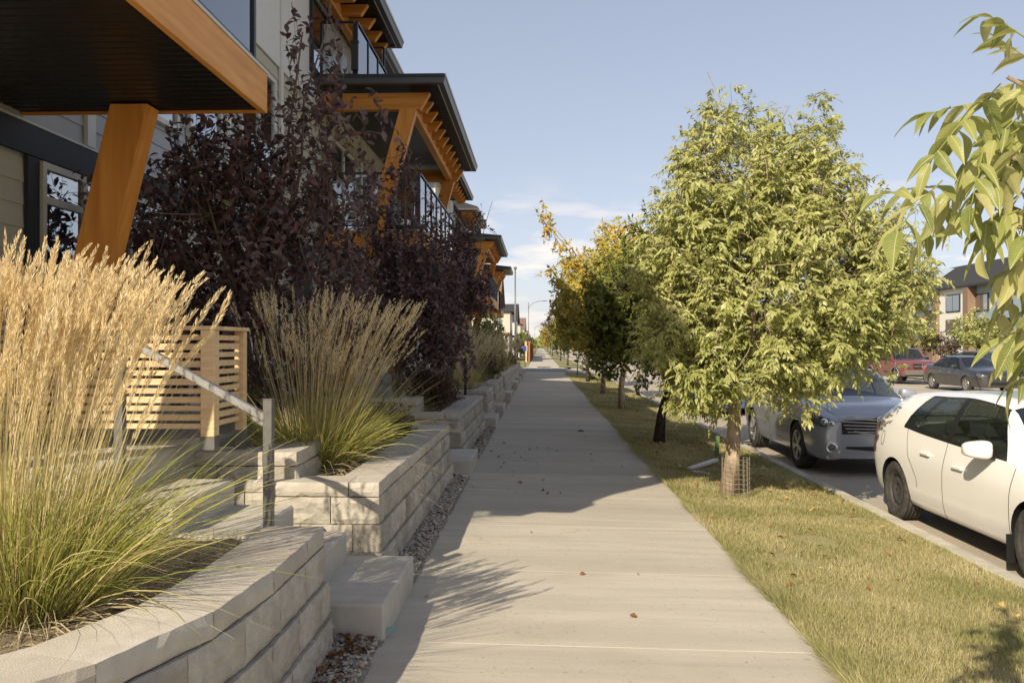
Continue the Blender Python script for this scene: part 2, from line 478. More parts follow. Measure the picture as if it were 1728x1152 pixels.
M['steelpost'] = noise_mat('grey_painted_steel', (0.115, 0.11, 0.10), (0.155, 0.148, 0.135), 20, 0.45, 0.1, 90, spec=0.5)
M['steelrail'] = noise_mat('brushed_steel_rail', (0.32, 0.31, 0.30), (0.40, 0.39, 0.375), 30, 0.38, 0.05, 90, stretch=(1, 1, 1), metallic=0.55, spec=0.5)
M['bark'] = noise_mat('pale_brown_bark', (0.34, 0.26, 0.18), (0.54, 0.43, 0.31), 9.0, 0.95, 0.9, 40, stretch=(3, 3, 0.8), c3=(0.19, 0.135, 0.09), s3=5, spec=0.1)
M['darkbark'] = noise_mat('dark_bark', (0.045, 0.035, 0.03), (0.10, 0.08, 0.065), 9.0, 0.95, 0.9, 40, stretch=(3, 3, 0.8), spec=0.1)
M['purplebark'] = noise_mat('brown_twig_bark', (0.17, 0.125, 0.09), (0.27, 0.205, 0.145), 12.0, 0.9, 0.4, 60, spec=0.15)
M['ashleaf'] = leaf_mat('ash_leaf', [(0, (0.24, 0.265, 0.065)), (0.35, (0.37, 0.385, 0.115)), (0.75, (0.52, 0.51, 0.20)), (0.95, (0.62, 0.58, 0.28)), (1.0, (0.62, 0.46, 0.08))], 0.42, 0.42, 0.5, shift=(0.9, 0.35))
def near_leaf_mat():
    m, nt, b = _m('near_ash_leaf')
    oi = node(nt, 'ShaderNodeObjectInfo'); rp = node(nt, 'ShaderNodeValToRGB'); cr = rp.color_ramp
    cols = [(0, (0.15, 0.20, 0.045)), (0.35, (0.27, 0.32, 0.08)), (0.7, (0.43, 0.44, 0.14)), (1, (0.60, 0.56, 0.26))]
    while len(cr.elements) < len(cols): cr.elements.new(0.5)
    for e, (p, c) in zip(cr.elements, cols): e.position = p; e.color = c4(c)
    nt.links.new(oi.outputs['Random'], rp.inputs[0])
    tc = node(nt, 'ShaderNodeTexCoord'); sp = node(nt, 'ShaderNodeSeparateXYZ'); nt.links.new(tc.outputs['Object'], sp.inputs[0])
    ab = node(nt, 'ShaderNodeMath', operation='ABSOLUTE'); nt.links.new(sp.outputs[1], ab.inputs[0])
    rib = node(nt, 'ShaderNodeMapRange'); setin(rib, **{'From_Min': 0.014, 'From_Max': 0.004}); nt.links.new(ab.outputs[0], rib.inputs['Value'])
    # side veins: sin of (x - 0.9|y|)
    a1 = node(nt, 'ShaderNodeMath', operation='MULTIPLY_ADD'); nt.links.new(ab.outputs[0], a1.inputs[0]); a1.inputs[1].default_value = -0.9; nt.links.new(sp.outputs[0], a1.inputs[2])
    a2 = node(nt, 'ShaderNodeMath', operation='MULTIPLY'); nt.links.new(a1.outputs[0], a2.inputs[0]); a2.inputs[1].default_value = 75.0
    a3 = node(nt, 'ShaderNodeMath', operation='SINE'); nt.links.new(a2.outputs[0], a3.inputs[0])
    a4 = node(nt, 'ShaderNodeMapRange'); setin(a4, **{'From_Min': 0.82, 'From_Max': 1.0, 'To_Max': 0.45}); nt.links.new(a3.outputs[0], a4.inputs['Value'])
    mxv = node(nt, 'ShaderNodeMath', operation='MAXIMUM'); nt.links.new(rib.outputs[0], mxv.inputs[0]); nt.links.new(a4.outputs[0], mxv.inputs[1])
    nz = node(nt, 'ShaderNodeTexNoise'); setin(nz, Scale=9.0, Detail=5.0); nt.links.new(tc.outputs['Object'], nz.inputs['Vector'])
    mr = node(nt, 'ShaderNodeMapRange'); setin(mr, **{'From_Min': 0.35, 'From_Max': 0.75, 'To_Max': 0.5}); nt.links.new(nz.outputs['Fac'], mr.inputs['Value'])
    x0 = node(nt, 'ShaderNodeMixRGB'); nt.links.new(mr.outputs[0], x0.inputs['Fac']); nt.links.new(rp.outputs[0], x0.inputs['Color1']); x0.inputs['Color2'].default_value = (0.42, 0.38, 0.10, 1)
    x1 = node(nt, 'ShaderNodeMixRGB'); nt.links.new(mxv.outputs[0], x1.inputs['Fac']); nt.links.new(x0.outputs[0], x1.inputs['Color1']); x1.inputs['Color2'].default_value = (0.66, 0.64, 0.34, 1)
    nt.links.new(x1.outputs[0], b.inputs['Base Color']); setin(b, Roughness=0.4); b.inputs['Specular IOR Level'].default_value = 0.5
    bp = node(nt, 'ShaderNodeBump'); setin(bp, Strength=0.35, Distance=0.01); nt.links.new(mxv.outputs[0], bp.inputs['Height']); nt.links.new(bp.outputs[0], b.inputs['Normal'])
    tr = node(nt, 'ShaderNodeBsdfTranslucent'); nt.links.new(x0.outputs[0], tr.inputs['Color'])
    ms = node(nt, 'ShaderNodeMixShader'); ms.inputs[0].default_value = 0.48
    nt.links.new(b.outputs[0], ms.inputs[1]); nt.links.new(tr.outputs[0], ms.inputs[2]); nt.links.new(ms.outputs[0], nt.nodes['Material Output'].inputs[0])
    return m
M['nearleaf'] = near_leaf_mat()
M['turnleaf'] = leaf_mat('autumn_turning_leaf', [(0, (0.16, 0.20, 0.05)), (0.22, (0.30, 0.32, 0.08)), (0.45, (0.50, 0.45, 0.11)), (0.72, (0.68, 0.49, 0.08)), (1.0, (0.68, 0.30, 0.04))], 0.45, 0.5, 0.3, shift=(0.75, 0.5))
M['greenleaf'] = leaf_mat('green_leaf', [(0, (0.09, 0.13, 0.035)), (0.5, (0.19, 0.23, 0.06)), (0.85, (0.33, 0.33, 0.085)), (1.0, (0.50, 0.36, 0.06))], 0.35, 0.5, 0.3, shift=(0.6, 0.35))
M['yellowleaf'] = leaf_mat('yellow_leaf', [(0, (0.28, 0.24, 0.06)), (1.0, (0.55, 0.43, 0.10))], 0.35, 0.5, 0.3)
M['brownleaf'] = leaf_mat('brown_purple_leaf', [(0, (0.10, 0.075, 0.055)), (1.0, (0.22, 0.17, 0.12))], 0.3, 0.5, 0.3)
M['purpleleaf'] = leaf_mat('dark_purple_leaf', [(0, (0.075, 0.043, 0.045)), (0.5, (0.145, 0.088, 0.09)), (0.93, (0.23, 0.155, 0.15)), (0.99, (0.22, 0.05, 0.045)), (1.0, (0.15, 0.16, 0.04))], 0.25, 0.42, 0.4)
M['ninebark'] = leaf_mat('small_maroon_leaf', [(0, (0.045, 0.027, 0.023)), (0.7, (0.10, 0.055, 0.045)), (1.0, (0.18, 0.10, 0.07))], 0.22, 0.45, 0.35)
M['limeleaf'] = leaf_mat('lime_shrub_leaf', [(0, (0.08, 0.10, 0.02)), (0.6, (0.19, 0.21, 0.04)), (1, (0.42, 0.38, 0.11))], 0.35, 0.5, 0.3, shift=(1.2, 0.6))
M['blade'] = leaf_mat('reed_grass_blade', [(0, (0.19, 0.23, 0.045)), (0.4, (0.33, 0.34, 0.075)), (0.7, (0.48, 0.43, 0.13)), (1, (0.62, 0.51, 0.26))], 0.4, 0.5, 0.3)
M['stalk'] = leaf_mat('reed_grass_stalk', [(0, (0.52, 0.42, 0.20)), (1, (0.72, 0.59, 0.33))], 0.35, 0.55, 0.3)
M['plume'] = leaf_mat('reed_grass_plume', [(0, (0.68, 0.54, 0.31)), (0.6, (0.82, 0.68, 0.42)), (1, (0.90, 0.79, 0.54))], 0.46, 0.65, 0.15)
M['deadblade'] = leaf_mat('dead_grass_blade', [(0, (0.36, 0.29, 0.17)), (1, (0.60, 0.51, 0.33))], 0.3, 0.65, 0.2)
M['turf'] = leaf_mat('turf_blade', [(0, (0.17, 0.20, 0.065)), (0.35, (0.30, 0.29, 0.11)), (0.62, (0.47, 0.405, 0.205)), (1, (0.66, 0.56, 0.34))], 0.3, 0.6, 0.2, shift=(1.1, 0.5))
M['litter'] = leaf_mat('fallen_leaf', [(0, (0.20, 0.095, 0.04)), (0.5, (0.34, 0.18, 0.08)), (0.75, (0.50, 0.33, 0.15)), (1, (0.64, 0.44, 0.07))], 0.2, 0.7, 0.2)
M['litter_dark'] = leaf_mat('dark_fallen_leaf', [(0, (0.05, 0.03, 0.03)), (0.5, (0.17, 0.085, 0.04)), (1, (0.36, 0.18, 0.07))], 0.15, 0.7, 0.2)
M['wire'] = plain('galvanised_wire', (0.40, 0.34, 0.26), 0.5, 0.5, 0.4)
M['galv'] = plain('galvanised_lamp_post', (0.17, 0.17, 0.17), 0.45, 0.5, 0.3)
M['rubber'] = noise_mat('tyre_rubber', (0.035, 0.033, 0.03), (0.075, 0.068, 0.06), 18, 0.85, 0.3, 90, spec=0.25)
M['steelwheel'] = plain('black_steel_wheel', (0.075, 0.07, 0.066), 0.45, 0.5, 0.2)
M['alloy'] = plain('alloy_wheel', (0.50, 0.49, 0.47), 0.3, 0.5, 0.75)
M['chrome'] = plain('chrome', (0.75, 0.75, 0.76), 0.12, 0.5, 1.0)
M['carblack'] = plain('black_plastic_trim', (0.014, 0.014, 0.015), 0.5, 0.4)
M['carglass'] = glass_mat('tinted_car_glass', (0.015, 0.02, 0.019), 0.6, 0.02, (0.72, 0.80, 0.72))
M['windscreen'] = glass_mat('windscreen_glass', (0.012, 0.016, 0.02), 0.3, 0.02, (0.6, 0.68, 0.68))
M['lampglass'] = glass_mat('headlamp_glass', (0.13, 0.13, 0.135), 0.35, 0.04)
M['redlamp'] = plain('red_tail_lamp', (0.42, 0.02, 0.015), 0.15, 0.6, coat=0.5)
M['amber'] = plain('amber_lamp', (0.75, 0.30, 0.05), 0.2, 0.6, coat=0.5)
M['seatcloth'] = plain('dark_seat_cloth', (0.05, 0.05, 0.052), 0.9, 0.2)
def paint(name, c, metallic=0.0, rough=0.28, dust=0.0, dc=(0.4, 0.34, 0.26)):
    m, nt, b = _m(name)
    nz = node(nt, 'ShaderNodeTexNoise'); setin(nz, Scale=3.0, Detail=6.0)
    tc = node(nt, 'ShaderNodeTexCoord'); nt.links.new(tc.outputs['Object'], nz.inputs['Vector'])
    sp = node(nt, 'ShaderNodeSeparateXYZ'); nt.links.new(tc.outputs['Object'], sp.inputs[0])
    mr = node(nt, 'ShaderNodeMapRange'); setin(mr, **{'From_Min': 0.75, 'From_Max': 0.2, 'To_Min': 0.15, 'To_Max': 1.0})
    nt.links.new(sp.outputs[2], mr.inputs['Value'])
    mu = node(nt, 'ShaderNodeMath', operation='MULTIPLY'); nt.links.new(mr.outputs[0], mu.inputs[0]); nt.links.new(nz.outputs['Fac'], mu.inputs[1])
    mu2 = node(nt, 'ShaderNodeMath', operation='MULTIPLY'); nt.links.new(mu.outputs[0], mu2.inputs[0]); mu2.inputs[1].default_value = dust
    mx = node(nt, 'ShaderNodeMixRGB'); mx.inputs['Color1'].default_value = c4(c); mx.inputs['Color2'].default_value = c4(dc)
    nt.links.new(mu2.outputs[0], mx.inputs['Fac']); nt.links.new(mx.outputs[0], b.inputs['Base Color'])
    setin(b, Roughness=rough, Metallic=metallic)
    b.inputs['Coat Weight'].default_value = 0.7; b.inputs['Coat Roughness'].default_value = 0.06
    return m
M['paint_white'] = paint('white_car_paint', (0.86, 0.845, 0.81), 0, 0.3, 0.25)
M['paint_silver'] = paint('silver_car_paint', (0.37, 0.39, 0.425), 0.45, 0.32, 0.2)
M['paint_black'] = paint('dusty_black_car_paint', (0.024, 0.025, 0.028), 0.1, 0.3, 0.16)
M['paint_red'] = paint('dusty_red_car_paint', (0.17, 0.032, 0.028), 0.1, 0.35, 0.5)
M['paint_blue'] = paint('blue_car_paint', (0.02, 0.08, 0.35), 0.2, 0.3, 0.2)
M['paint_grey'] = paint('grey_car_paint', (0.2, 0.21, 0.23), 0.3, 0.3, 0.3)
M['brownwood'] = noise_mat('brown_stained_fence', (0.24, 0.105, 0.05), (0.33, 0.155, 0.08), 5.0, 0.8, 0, stretch=(1, 1, 0.3), rnd=0.1)
M['bluebin'] = plain('blue_plastic_bin', (0.02, 0.07, 0.35), 0.5)
M['brick'] = plain('brown_panel', (0.23, 0.15, 0.105), 0.8)
M['bluegrey'] = plain('blue_grey_panel', (0.30, 0.36, 0.42), 0.7)
M['brown_roof'] = plain('brown_shingle', (0.20, 0.13, 0.10), 0.95, 0.15)
M['cream'] = plain('cream_siding', (0.55, 0.49, 0.40), 0.75)
M['bottle'] = glass_mat('clear_plastic', (0.6, 0.62, 0.62), 0.6, 0.1)
# ------------------------------------------------------------------ ground, road, sidewalk, verge
def sheet(name, mat, xs, ys, zf, parent=None, kind='structure', bump=0.0):
    xs = np.asarray(xs, float); ys = np.asarray(ys, float)
    X, Y = np.meshgrid(xs, ys)
    Z = np.vectorize(zf)(X, Y).astype(float)
    if bump: Z = Z + RNG.normal(0, bump, Z.shape)
    V = np.stack([X, Y, Z], -1).reshape(-1, 3)
    nx, ny = len(xs), len(ys)
    I = np.arange(nx * ny).reshape(ny, nx)
    F = np.stack([I[:-1, :-1], I[:-1, 1:], I[1:, 1:], I[1:, :-1]], -1).reshape(-1, 4)
    o = np_obj(name, V, F, mat, parent, smooth=True)
    if kind: o["kind"] = kind
    return o

def verge_z(x, y):
    t = min(1.0, max(0.0, (x - 1.49) / 2.01))
    return -0.042 - 0.118 * t

GROUND_Z = -0.42
sheet('ground', M['ground'], [-1500, -60, 60, 1500], [-300, -20, 200, 3000], lambda x, y: GROUND_Z)
sheet('road', M['asphalt'], np.linspace(3.66, 20.0, 12), np.linspace(-15, 400, 90), lambda x, y: -0.33 + 0.06 * (1 - abs(x - 11.8) / 8.2), bump=0.0)
def cross_z(x, y):
    if x <= 1.5: return -0.10
    return -0.10 - 0.23 * min(1, (x - 1.5) / 2.15)
sheet('cross_street', M['crossroad'], [-60, -20, -4, -1, 1.5, 2.2, 3.0, 3.655], [52.6, 55, 58, 61, 63.4], cross_z)
sheet('verge', M['dirt'], np.linspace(1.44, 3.52, 14), np.linspace(-6, 51.4, 200), lambda x, y: verge_z(x, y) - 0.008, bump=0.004)
sheet('verge', M['ground'], np.linspace(1.44, 3.52, 4), np.linspace(64.4, 420, 20), lambda x, y: verge_z(x, y))
sheet('lawn', M['ground'], [-60, -20, -6, -0.9], np.linspace(64.0, 420, 12), lambda x, y: -0.05)
sheet('lawn', M['ground'], [20.2, 30, 60, 160], np.linspace(-20, 420, 12), lambda x, y: -0.16 if x < 200 else 0)
sheet('gravel_bed', M['gravelbed'], np.linspace(-1.35, -0.84, 8), np.linspace(-4, 52.3, 400), lambda x, y: 0.002, bump=0.006)
sheet('side_yard', M['ground'], [-60, -20, -4.0, -1.0], [-12, -4, 2.0, 53], lambda x, y: -0.06)

SLAB = 1.525; SLAB_W = 2.35; TILT = 0.0175
sidewalk = tag(empty('sidewalk', (-0.86, 0, 0)), kind='structure')
slab_me = MB().box(0, SLAB_W, 0.0018, SLAB - 0.0018, -0.12, 0, 0.0022).mesh('slab', M['sidewalk'])
y = 4.63 - SLAB * 5
while y < 51.0:
    inst('slab', slab_me, sidewalk, (0, y, 0), (0, TILT, 0)); y += SLAB
yE = y
inst('joint_bed', MB().box(0.01, SLAB_W - 0.01, 4.63 - SLAB * 5, yE, -0.14, -0.005).mesh('joint_bed', M['sidewalk']), sidewalk, (0, 0, 0), (0, TILT, 0))
# the ramp down to the cross street and the walk going on beyond it
MB().add([(0, yE, 0), (SLAB_W, yE, -0.041), (SLAB_W + 0.35, 52.55, -0.11), (-0.3, 52.55, -0.085)], [(0, 1, 2, 3)]).build('ramp', M['sidewalk'], sidewalk)
slab2 = MB().box(0, SLAB_W, 0.01, 3.04, -0.12, 0, 0.01).mesh('far_slab', M['sidewalk'])
for k in range(34):
    inst('slab', slab2, sidewalk, (0, 65.0 + k * 3.05, 0), (0, TILT, 0))
MB().box(0, SLAB_W, 65.0 + 34 * 3.05, 420, -0.1, -0.01).build('far_walk', M['sidewalk'], sidewalk)
MB().add([(-0.5, 63.4, -0.09), (SLAB_W + 0.6, 63.4, -0.12), (SLAB_W, 65.0, -0.041), (0, 65.0, 0)], [(0, 1, 2, 3)]).build('ramp', M['sidewalk'], sidewalk)

kerb = tag(empty('kerb', (3.5, 0, 0)), kind='structure')
kprof = [(0, -0.35), (0, -0.162), (0.012, -0.150), (0.135, -0.152), (0.155, -0.166), (0.175, -0.29), (0.42, -0.318), (0.42, -0.36)]
kme = MB().prism(kprof, 'y', 0.003, 2.997).mesh('kerb_stone', M['kerb'])
for k in range(18):
    inst('kerb_stone', kme, kerb, (0, -4 + 3.0 * k, 0))
for k in range(30):
    inst('kerb_stone', kme, kerb, (0, 64.5 + 3.0 * k, 0))
# rounded corner kerbs into the cross street
def corner_kerb(cx, cy, r, a0, a1):
    n = 10; vs = []; fs = []
    prof = [(0.0, -0.36), (0.0, -0.14), (0.15, -0.15), (0.17, -0.36)]
    for i in range(n + 1):
        a = a0 + (a1 - a0) * i / n
        for (d, z) in prof:
            vs.append((cx + math.cos(a) * (r + d), cy + math.sin(a) * (r + d), z))
    for i in range(n):
        for j in range(3):
            fs.append((i * 4 + j, i * 4 + j + 1, (i + 1) * 4 + j + 1, (i + 1) * 4 + j))
    o = MB().add(vs, fs).build('corner_kerb', M['kerb'], kerb)
    o.location = (-3.5, 0, 0)
corner_kerb(2.3, 50.2, 1.2, 0, math.pi / 2)
corner_kerb(2.3, 65.6, 1.2, 0, -math.pi / 2)

# ------------------------------------------------------------------ turf of the verge
def turf(name, regions, parent=None):
    Vs = []; Fs = []; off = 0
    for (x0, x1, y0, y1, dens, h, w) in regions:
        n = int((x1 - x0) * (y1 - y0) * dens)
        x = RNG.uniform(x0, x1, n); yy = RNG.uniform(y0, y1, n)
        patch = 0.5 + 0.5 * np.sin(x * 2.3 + 1.7 * np.sin(yy * 1.1)) * np.sin(yy * 1.7 + x)
        h_ = h * RNG.uniform(0.45, 1.15, n) * (0.65 + 0.6 * patch)
        edge = np.exp(-(x - 1.49) / 0.12); h_ = h_ * (1 + (0.6 + 1.3 * patch) * edge)
        z = np.array([verge_z(a, 0) for a in x]) - 0.01
        az = RNG.uniform(0, 2 * np.pi, n); lean = RNG.uniform(0.2, 1.3, n)
        bare = np.sin(x * 5.1 + 2 * np.sin(yy * 1.9)) * np.sin(yy * 3.7 + 1.5 * np.sin(x * 2.2)) > 0.62
        h_ = np.where(bare & (RNG.random(n) < 0.8), h_ * 0.25, h_)
        tall = RNG.random(n) < 0.03; h_ = np.where(tall, h_ * 1.8, h_)
        lx = np.cos(az) * lean - (0.4 + 0.9 * patch) * edge; ly = np.sin(az) * lean
        P = np.stack([x, yy, z], -1)
        T = P + np.stack([lx * h_, ly * h_, h_], -1)
        s = np.stack([-np.sin(az), np.cos(az), 0 * az], -1) * (w * RNG.uniform(0.6, 1.2, n))[:, None]
        V = np.stack([P - s, P + s, T], 1).reshape(-1, 3)
        F = np.arange(3 * n).reshape(-1, 3) + off
        Vs.append(V); Fs.append(F); off += 3 * n
    return np_obj(name, np.concatenate(Vs), np.concatenate(Fs), M['turf'], parent)
g = turf('grass', [(1.485, 3.5, 3.6, 6.2, 15000, 0.036, 0.0022), (1.485, 3.5, 6.2, 9, 10000, 0.038, 0.0028), (1.485, 3.5, 9, 14, 5500, 0.04, 0.0038),
                   (1.485, 3.5, 14, 24, 2400, 0.042, 0.006), (1.485, 3.5, 24, 51.3, 800, 0.045, 0.011)])
tag(g, 'short dry green and straw lawn on the verge', 'grass', kind='stuff')

# ------------------------------------------------------------------ pebbles along the walls
ICO_V = []
_t = (1 + 5 ** 0.5) / 2
for a in (-1, 1):
    for b_ in (-_t, _t):
        ICO_V += [(0, a, b_), (a, b_, 0), (b_, 0, a)]
ICO_V = nrm(np.array(ICO_V, float))
_bm = bmesh.new()
_vs = [_bm.verts.new(v) for v in ICO_V]
bmesh.ops.convex_hull(_bm, input=_vs)
_bm.verts.index_update()
ICO_F = np.array([[v.index for v in f.verts] for f in _bm.faces])
_bm.free()
def pebbles(name, regions):
    Vs = []; Fs = []; off = 0
    for (x0, x1, y0, y1, dens, r0, r1) in regions:
        n = int((x1 - x0) * (y1 - y0) * dens)
        C = np.stack([RNG.uniform(x0, x1, n), RNG.uniform(y0, y1, n), RNG.uniform(0.004, 0.028, n)], -1)
        R = RNG.uniform(r0, r1, n) * RNG.uniform(0.6, 1.3, n)
        S = np.stack([RNG.uniform(0.7, 1.3, n), RNG.uniform(0.7, 1.3, n), RNG.uniform(0.45, 0.85, n)], -1)
        V = ICO_V[None] * (1 + RNG.normal(0, 0.13, (n, 12, 1))) * (S * R[:, None])[:, None, :]
        a = RNG.uniform(0, 6.28, n); ca, sa = np.cos(a)[:, None], np.sin(a)[:, None]
        V = np.stack([V[..., 0] * ca - V[..., 1] * sa, V[..., 0] * sa + V[..., 1] * ca, V[..., 2]], -1) + C[:, None, :]
        Vs.append(V.reshape(-1, 3)); Fs.append((ICO_F[None] + (np.arange(n) * 12)[:, None, None]).reshape(-1, 3) + off); off += 12 * n
    return np_obj(name, np.concatenate(Vs), np.concatenate(Fs), M['pebble'], smooth=True)
pb = pebbles('gravel', [(-1.22, -0.87, 3.7, 9.0, 5200, 0.007, 0.017), (-1.22, -0.87, 9.0, 20.0, 2000, 0.011, 0.021), (-1.2, -0.87, 20.0, 48.0, 500, 0.02, 0.035)])
tag(pb, 'mixed grey and brown pebbles between wall and sidewalk', 'gravel', kind='stuff')

# ------------------------------------------------------------------ block retaining walls
CH = 0.185; CAPH = 0.10; BL = 0.41; BD = 0.2; CAPD = 0.31; BATTER = 0.02
def rough_block(name, L, h, D, mat, amp, nx, nz, ends=True):
    """split-face block: front at y=0 facing -y"""
    vs = []; fs = []
    g = 0.004
    for k in range(nz + 1):
        for i in range(nx + 1):
            x = g + (L - 2 * g) * i / nx; z = 0.002 + (h - 0.004) * k / nz
            edge = (i in (0, nx)) or (k in (0, nz))
            yv = random.uniform(0.004, 0.010) if edge else -amp * random.uniform(-0.3, 1.0)
            if not edge:
                x += random.uniform(-0.25, 0.25) * L / nx; z += random.uniform(-0.25, 0.25) * h / nz
            else:
                if k in (0, nz) and 0 < i < nx: z += random.uniform(-0.0025, 0.0015) if k else random.uniform(0, 0.002)
            vs.append((x, yv, z))
    W = nx + 1
    for k in range(nz):
        for i in range(nx):
            a, b_, c, d = k * W + i, k * W + i + 1, (k + 1) * W + i + 1, (k + 1) * W + i
            if random.random() < 0.5: fs += [(a, b_, c), (a, c, d)]
            else: fs += [(a, b_, d), (b_, c, d)]
    nb = len(vs)
    vs += [(g, D, 0.002), (L - g, D, 0.002), (L - g, D, h - 0.002), (g, D, h - 0.002)]
    bot = [i for i in range(W)]; top = [nz * W + i for i in range(W)]
    left = [k * W for k in range(nz + 1)]; right = [k * W + nx for k in range(nz + 1)]
    fs.append(tuple(bot[::-1] + [nb, nb + 1])); fs.append(tuple(top + [nb + 2, nb + 3]))
    fs.append(tuple(left + [nb + 3, nb])); fs.append(tuple(right[::-1] + [nb + 1, nb + 2]))
    fs.append((nb + 1, nb, nb + 3, nb + 2))
    return MB().add(vs, fs).mesh(name, mat)
BLOCKS = [rough_block('block', BL, CH, BD, M['block'], 0.012, 9, 5) for _ in range(7)]
CAPS = [rough_block('cap_block', BL, CAPH, CAPD, M['cap'], 0.006, 8, 3) for _ in range(5)]

def offset_path(pts, o):
    """move an open polyline to its right-hand side by o"""
    P = [Vector((p[0], p[1])) for p in pts]; out = []
    for i, p in enumerate(P):
        ns = []
        if i > 0: d = (P[i] - P[i - 1]).normalized(); ns.append(Vector((d.y, -d.x)))
        if i < len(P) - 1: d = (P[i + 1] - P[i]).normalized(); ns.append(Vector((d.y, -d.x)))
        n = sum(ns, Vector((0, 0))) / len(ns)
        n = n / max(0.3, n.length_squared)
        out.append(p + n * o)
    return out

def lay_course(parent, pts, z, k, L0, D, meshes, name):
    for i in range(len(pts) - 1):
        a, b_ = Vector(pts[i]), Vector(pts[i + 1])
        d = (b_ - a); tot = d.length; d.normalize()
        s0 = 0.0; s1 = tot
        if i > 0 and k % 2 == 0: s0 = D
        if i < len(pts) - 2 and k % 2 == 1: s1 = tot - D
        s = s0; first = True
        rz = math.atan2(d.y, d.x)
        while s < s1 - 0.02:
            L = L0 * random.choice((1.0, 1.0, 0.96, 1.04))
            if first: L = L0 * (0.5 if (k % 2) else 1.0); first = False
            if s1 - s - L < 0.14: L = s1 - s
            p = a + d * s
            jog = random.uniform(-0.003, 0.003)
            inst(name, random.choice(meshes), parent, (p.x + d.y * jog, p.y - d.x * jog, z), (0, 0, rz), (L / L0, 1, 1))
            s += L

def retaining_wall(label, pts, courses=3, k0=0, z0=0.0, group='stepped block planter walls along the sidewalk', cap=True):
    base = empty('retaining_wall', (pts[0][0], pts[0][1], z0))
    tag(base, label, 'retaining wall', group)
    loc = [(p[0] - pts[0][0], p[1] - pts[0][1]) for p in pts]
    for k in range(k0, courses):
        lay_course(base, offset_path(loc, (courses - 1 - k) * BATTER), k * CH, k, BL, BD, BLOCKS, 'block')
    if cap:
        lay_course(base, offset_path(loc, -0.005), courses * CH + 0.002, 0, BL * 1.3, CAPD, CAPS, 'cap_block')
    return base

def curved_wall(label, pts):
    """wall along a smooth curve (first wall)"""
    P = np.array(pts, float)
    # resample
    seg = np.r_[0, np.cumsum(np.linalg.norm(np.diff(P, axis=0), axis=1))]
    ss = np.linspace(0, seg[-1], 200)
    C = np.stack([np.interp(ss, seg, P[:, 0]), np.interp(ss, seg, P[:, 1])], -1)
    for _ in range(14):
        C[1:-1] = (C[:-2] + 2 * C[1:-1] + C[2:]) / 4
    ss = np.r_[0, np.cumsum(np.linalg.norm(np.diff(C, axis=0), axis=1))]
    T = np.gradient(C, axis=0); T /= np.linalg.norm(T, axis=1)[:, None]
    Nn = np.stack([T[:, 1], -T[:, 0]], -1)
    base = tag(empty('retaining_wall', (C[0, 0], C[0, 1], 0)), label, 'retaining wall', 'stepped block planter walls along the sidewalk')
    def lay(z, k, L0, meshes, name, o):
        D_ = C + Nn * o
        s = 0.0; first = True
        while s < ss[-1] - 0.05:
            L = L0 * (0.55 if (first and k % 2) else random.choice((0.97, 1.0, 1.03))); first = False
            if ss[-1] - s - L < 0.15: L = ss[-1] - s
            a = np.array([np.interp(s, ss, D_[:, 0]), np.interp(s, ss, D_[:, 1])]); b_ = np.array([np.interp(s + L, ss, D_[:, 0]), np.interp(s + L, ss, D_[:, 1])])
            d = b_ - a
            inst(name, random.choice(meshes), base, (a[0] - C[0, 0], a[1] - C[0, 1], z), (0, 0, math.atan2(d[1], d[0])), (np.linalg.norm(d) / L0 * 1.004, 1, 1))
            s += L
    for k in range(3):
        lay(k * CH, k, BL, BLOCKS, 'block', (2 - k) * BATTER)
    lay(3 * CH + 0.002, 0, BL * 1.35, CAPS, 'cap_block', -0.005)
    # short return beside the steps
    for k in range(3):
        e = C[-1] + Nn[-1] * (2 - k) * BATTER
        inst('block', BLOCKS[k], base, (e[0] - C[0, 0] - BD - 0.004, e[1] - C[0, 1] + (0.03 if k < 2 else 0.02), k * CH), (0, 0, math.pi), (1.0, 0.6, 1))
    return base

CAPS = [rough_block('cap_block', BL * 1.35, CAPH, CAPD, M['cap'], 0.006, 10, 3) for _ in range(5)]
CAPS_S = [rough_block('cap_block', BL * 1.3, CAPH, CAPD, M['cap'], 0.006, 10, 3) for _ in range(5)]
curved_wall('nearest curved block retaining wall holding the big tan grasses', [(-2.6, 1.55), (-2.1, 1.72), (-1.66, 2.02), (-1.36, 2.38), (-1.2, 2.76), (-1.125, 3.12), (-1.105, 3.5), (-1.11, 4.0), (-1.115, 4.45)])
CAPS = CAPS_S
WALLS = [(5.86, 10.2), (11.85, 16.2), (17.9, 19.8), (21.3, 25.2), (26.9, 32.4), (34.3, 36.6), (38.3, 42.4), (44.2, 47.5)]
WLAB = ['sunlit block retaining wall just past the nearest concrete step, under the tall grass clump',
        'shaded block retaining wall with maroon shrubs, between the second and third steps',
        'short block retaining wall beside the black handrail post',
        'block retaining wall just beyond the fourth concrete step',
        'long far block retaining wall with dark round shrub behind its cap',
        'small far block retaining wall, third from the cross street',
        'far block retaining wall, second from the cross street',
        'last block retaining wall before the cross street']
for (a, b_), lb in zip(WALLS, WLAB):
    retaining_wall(lb, [(-1.85, a), (-1.1, a), (-1.07, b_), (-1.85, b_)])
# upper tier beside the first steps
retaining_wall('upper tier of blocks beside the near stairs behind the handrail post', [(-2.5, 6.03), (-1.72, 6.03), (-1.72, 6.75)], courses=4, k0=1, group=None)
retaining_wall('upper tier of blocks half hidden by shrubs beside the second stairs', [(-2.5, 12.03), (-1.72, 12.03), (-1.72, 12.75)], courses=4, k0=1, group=None)

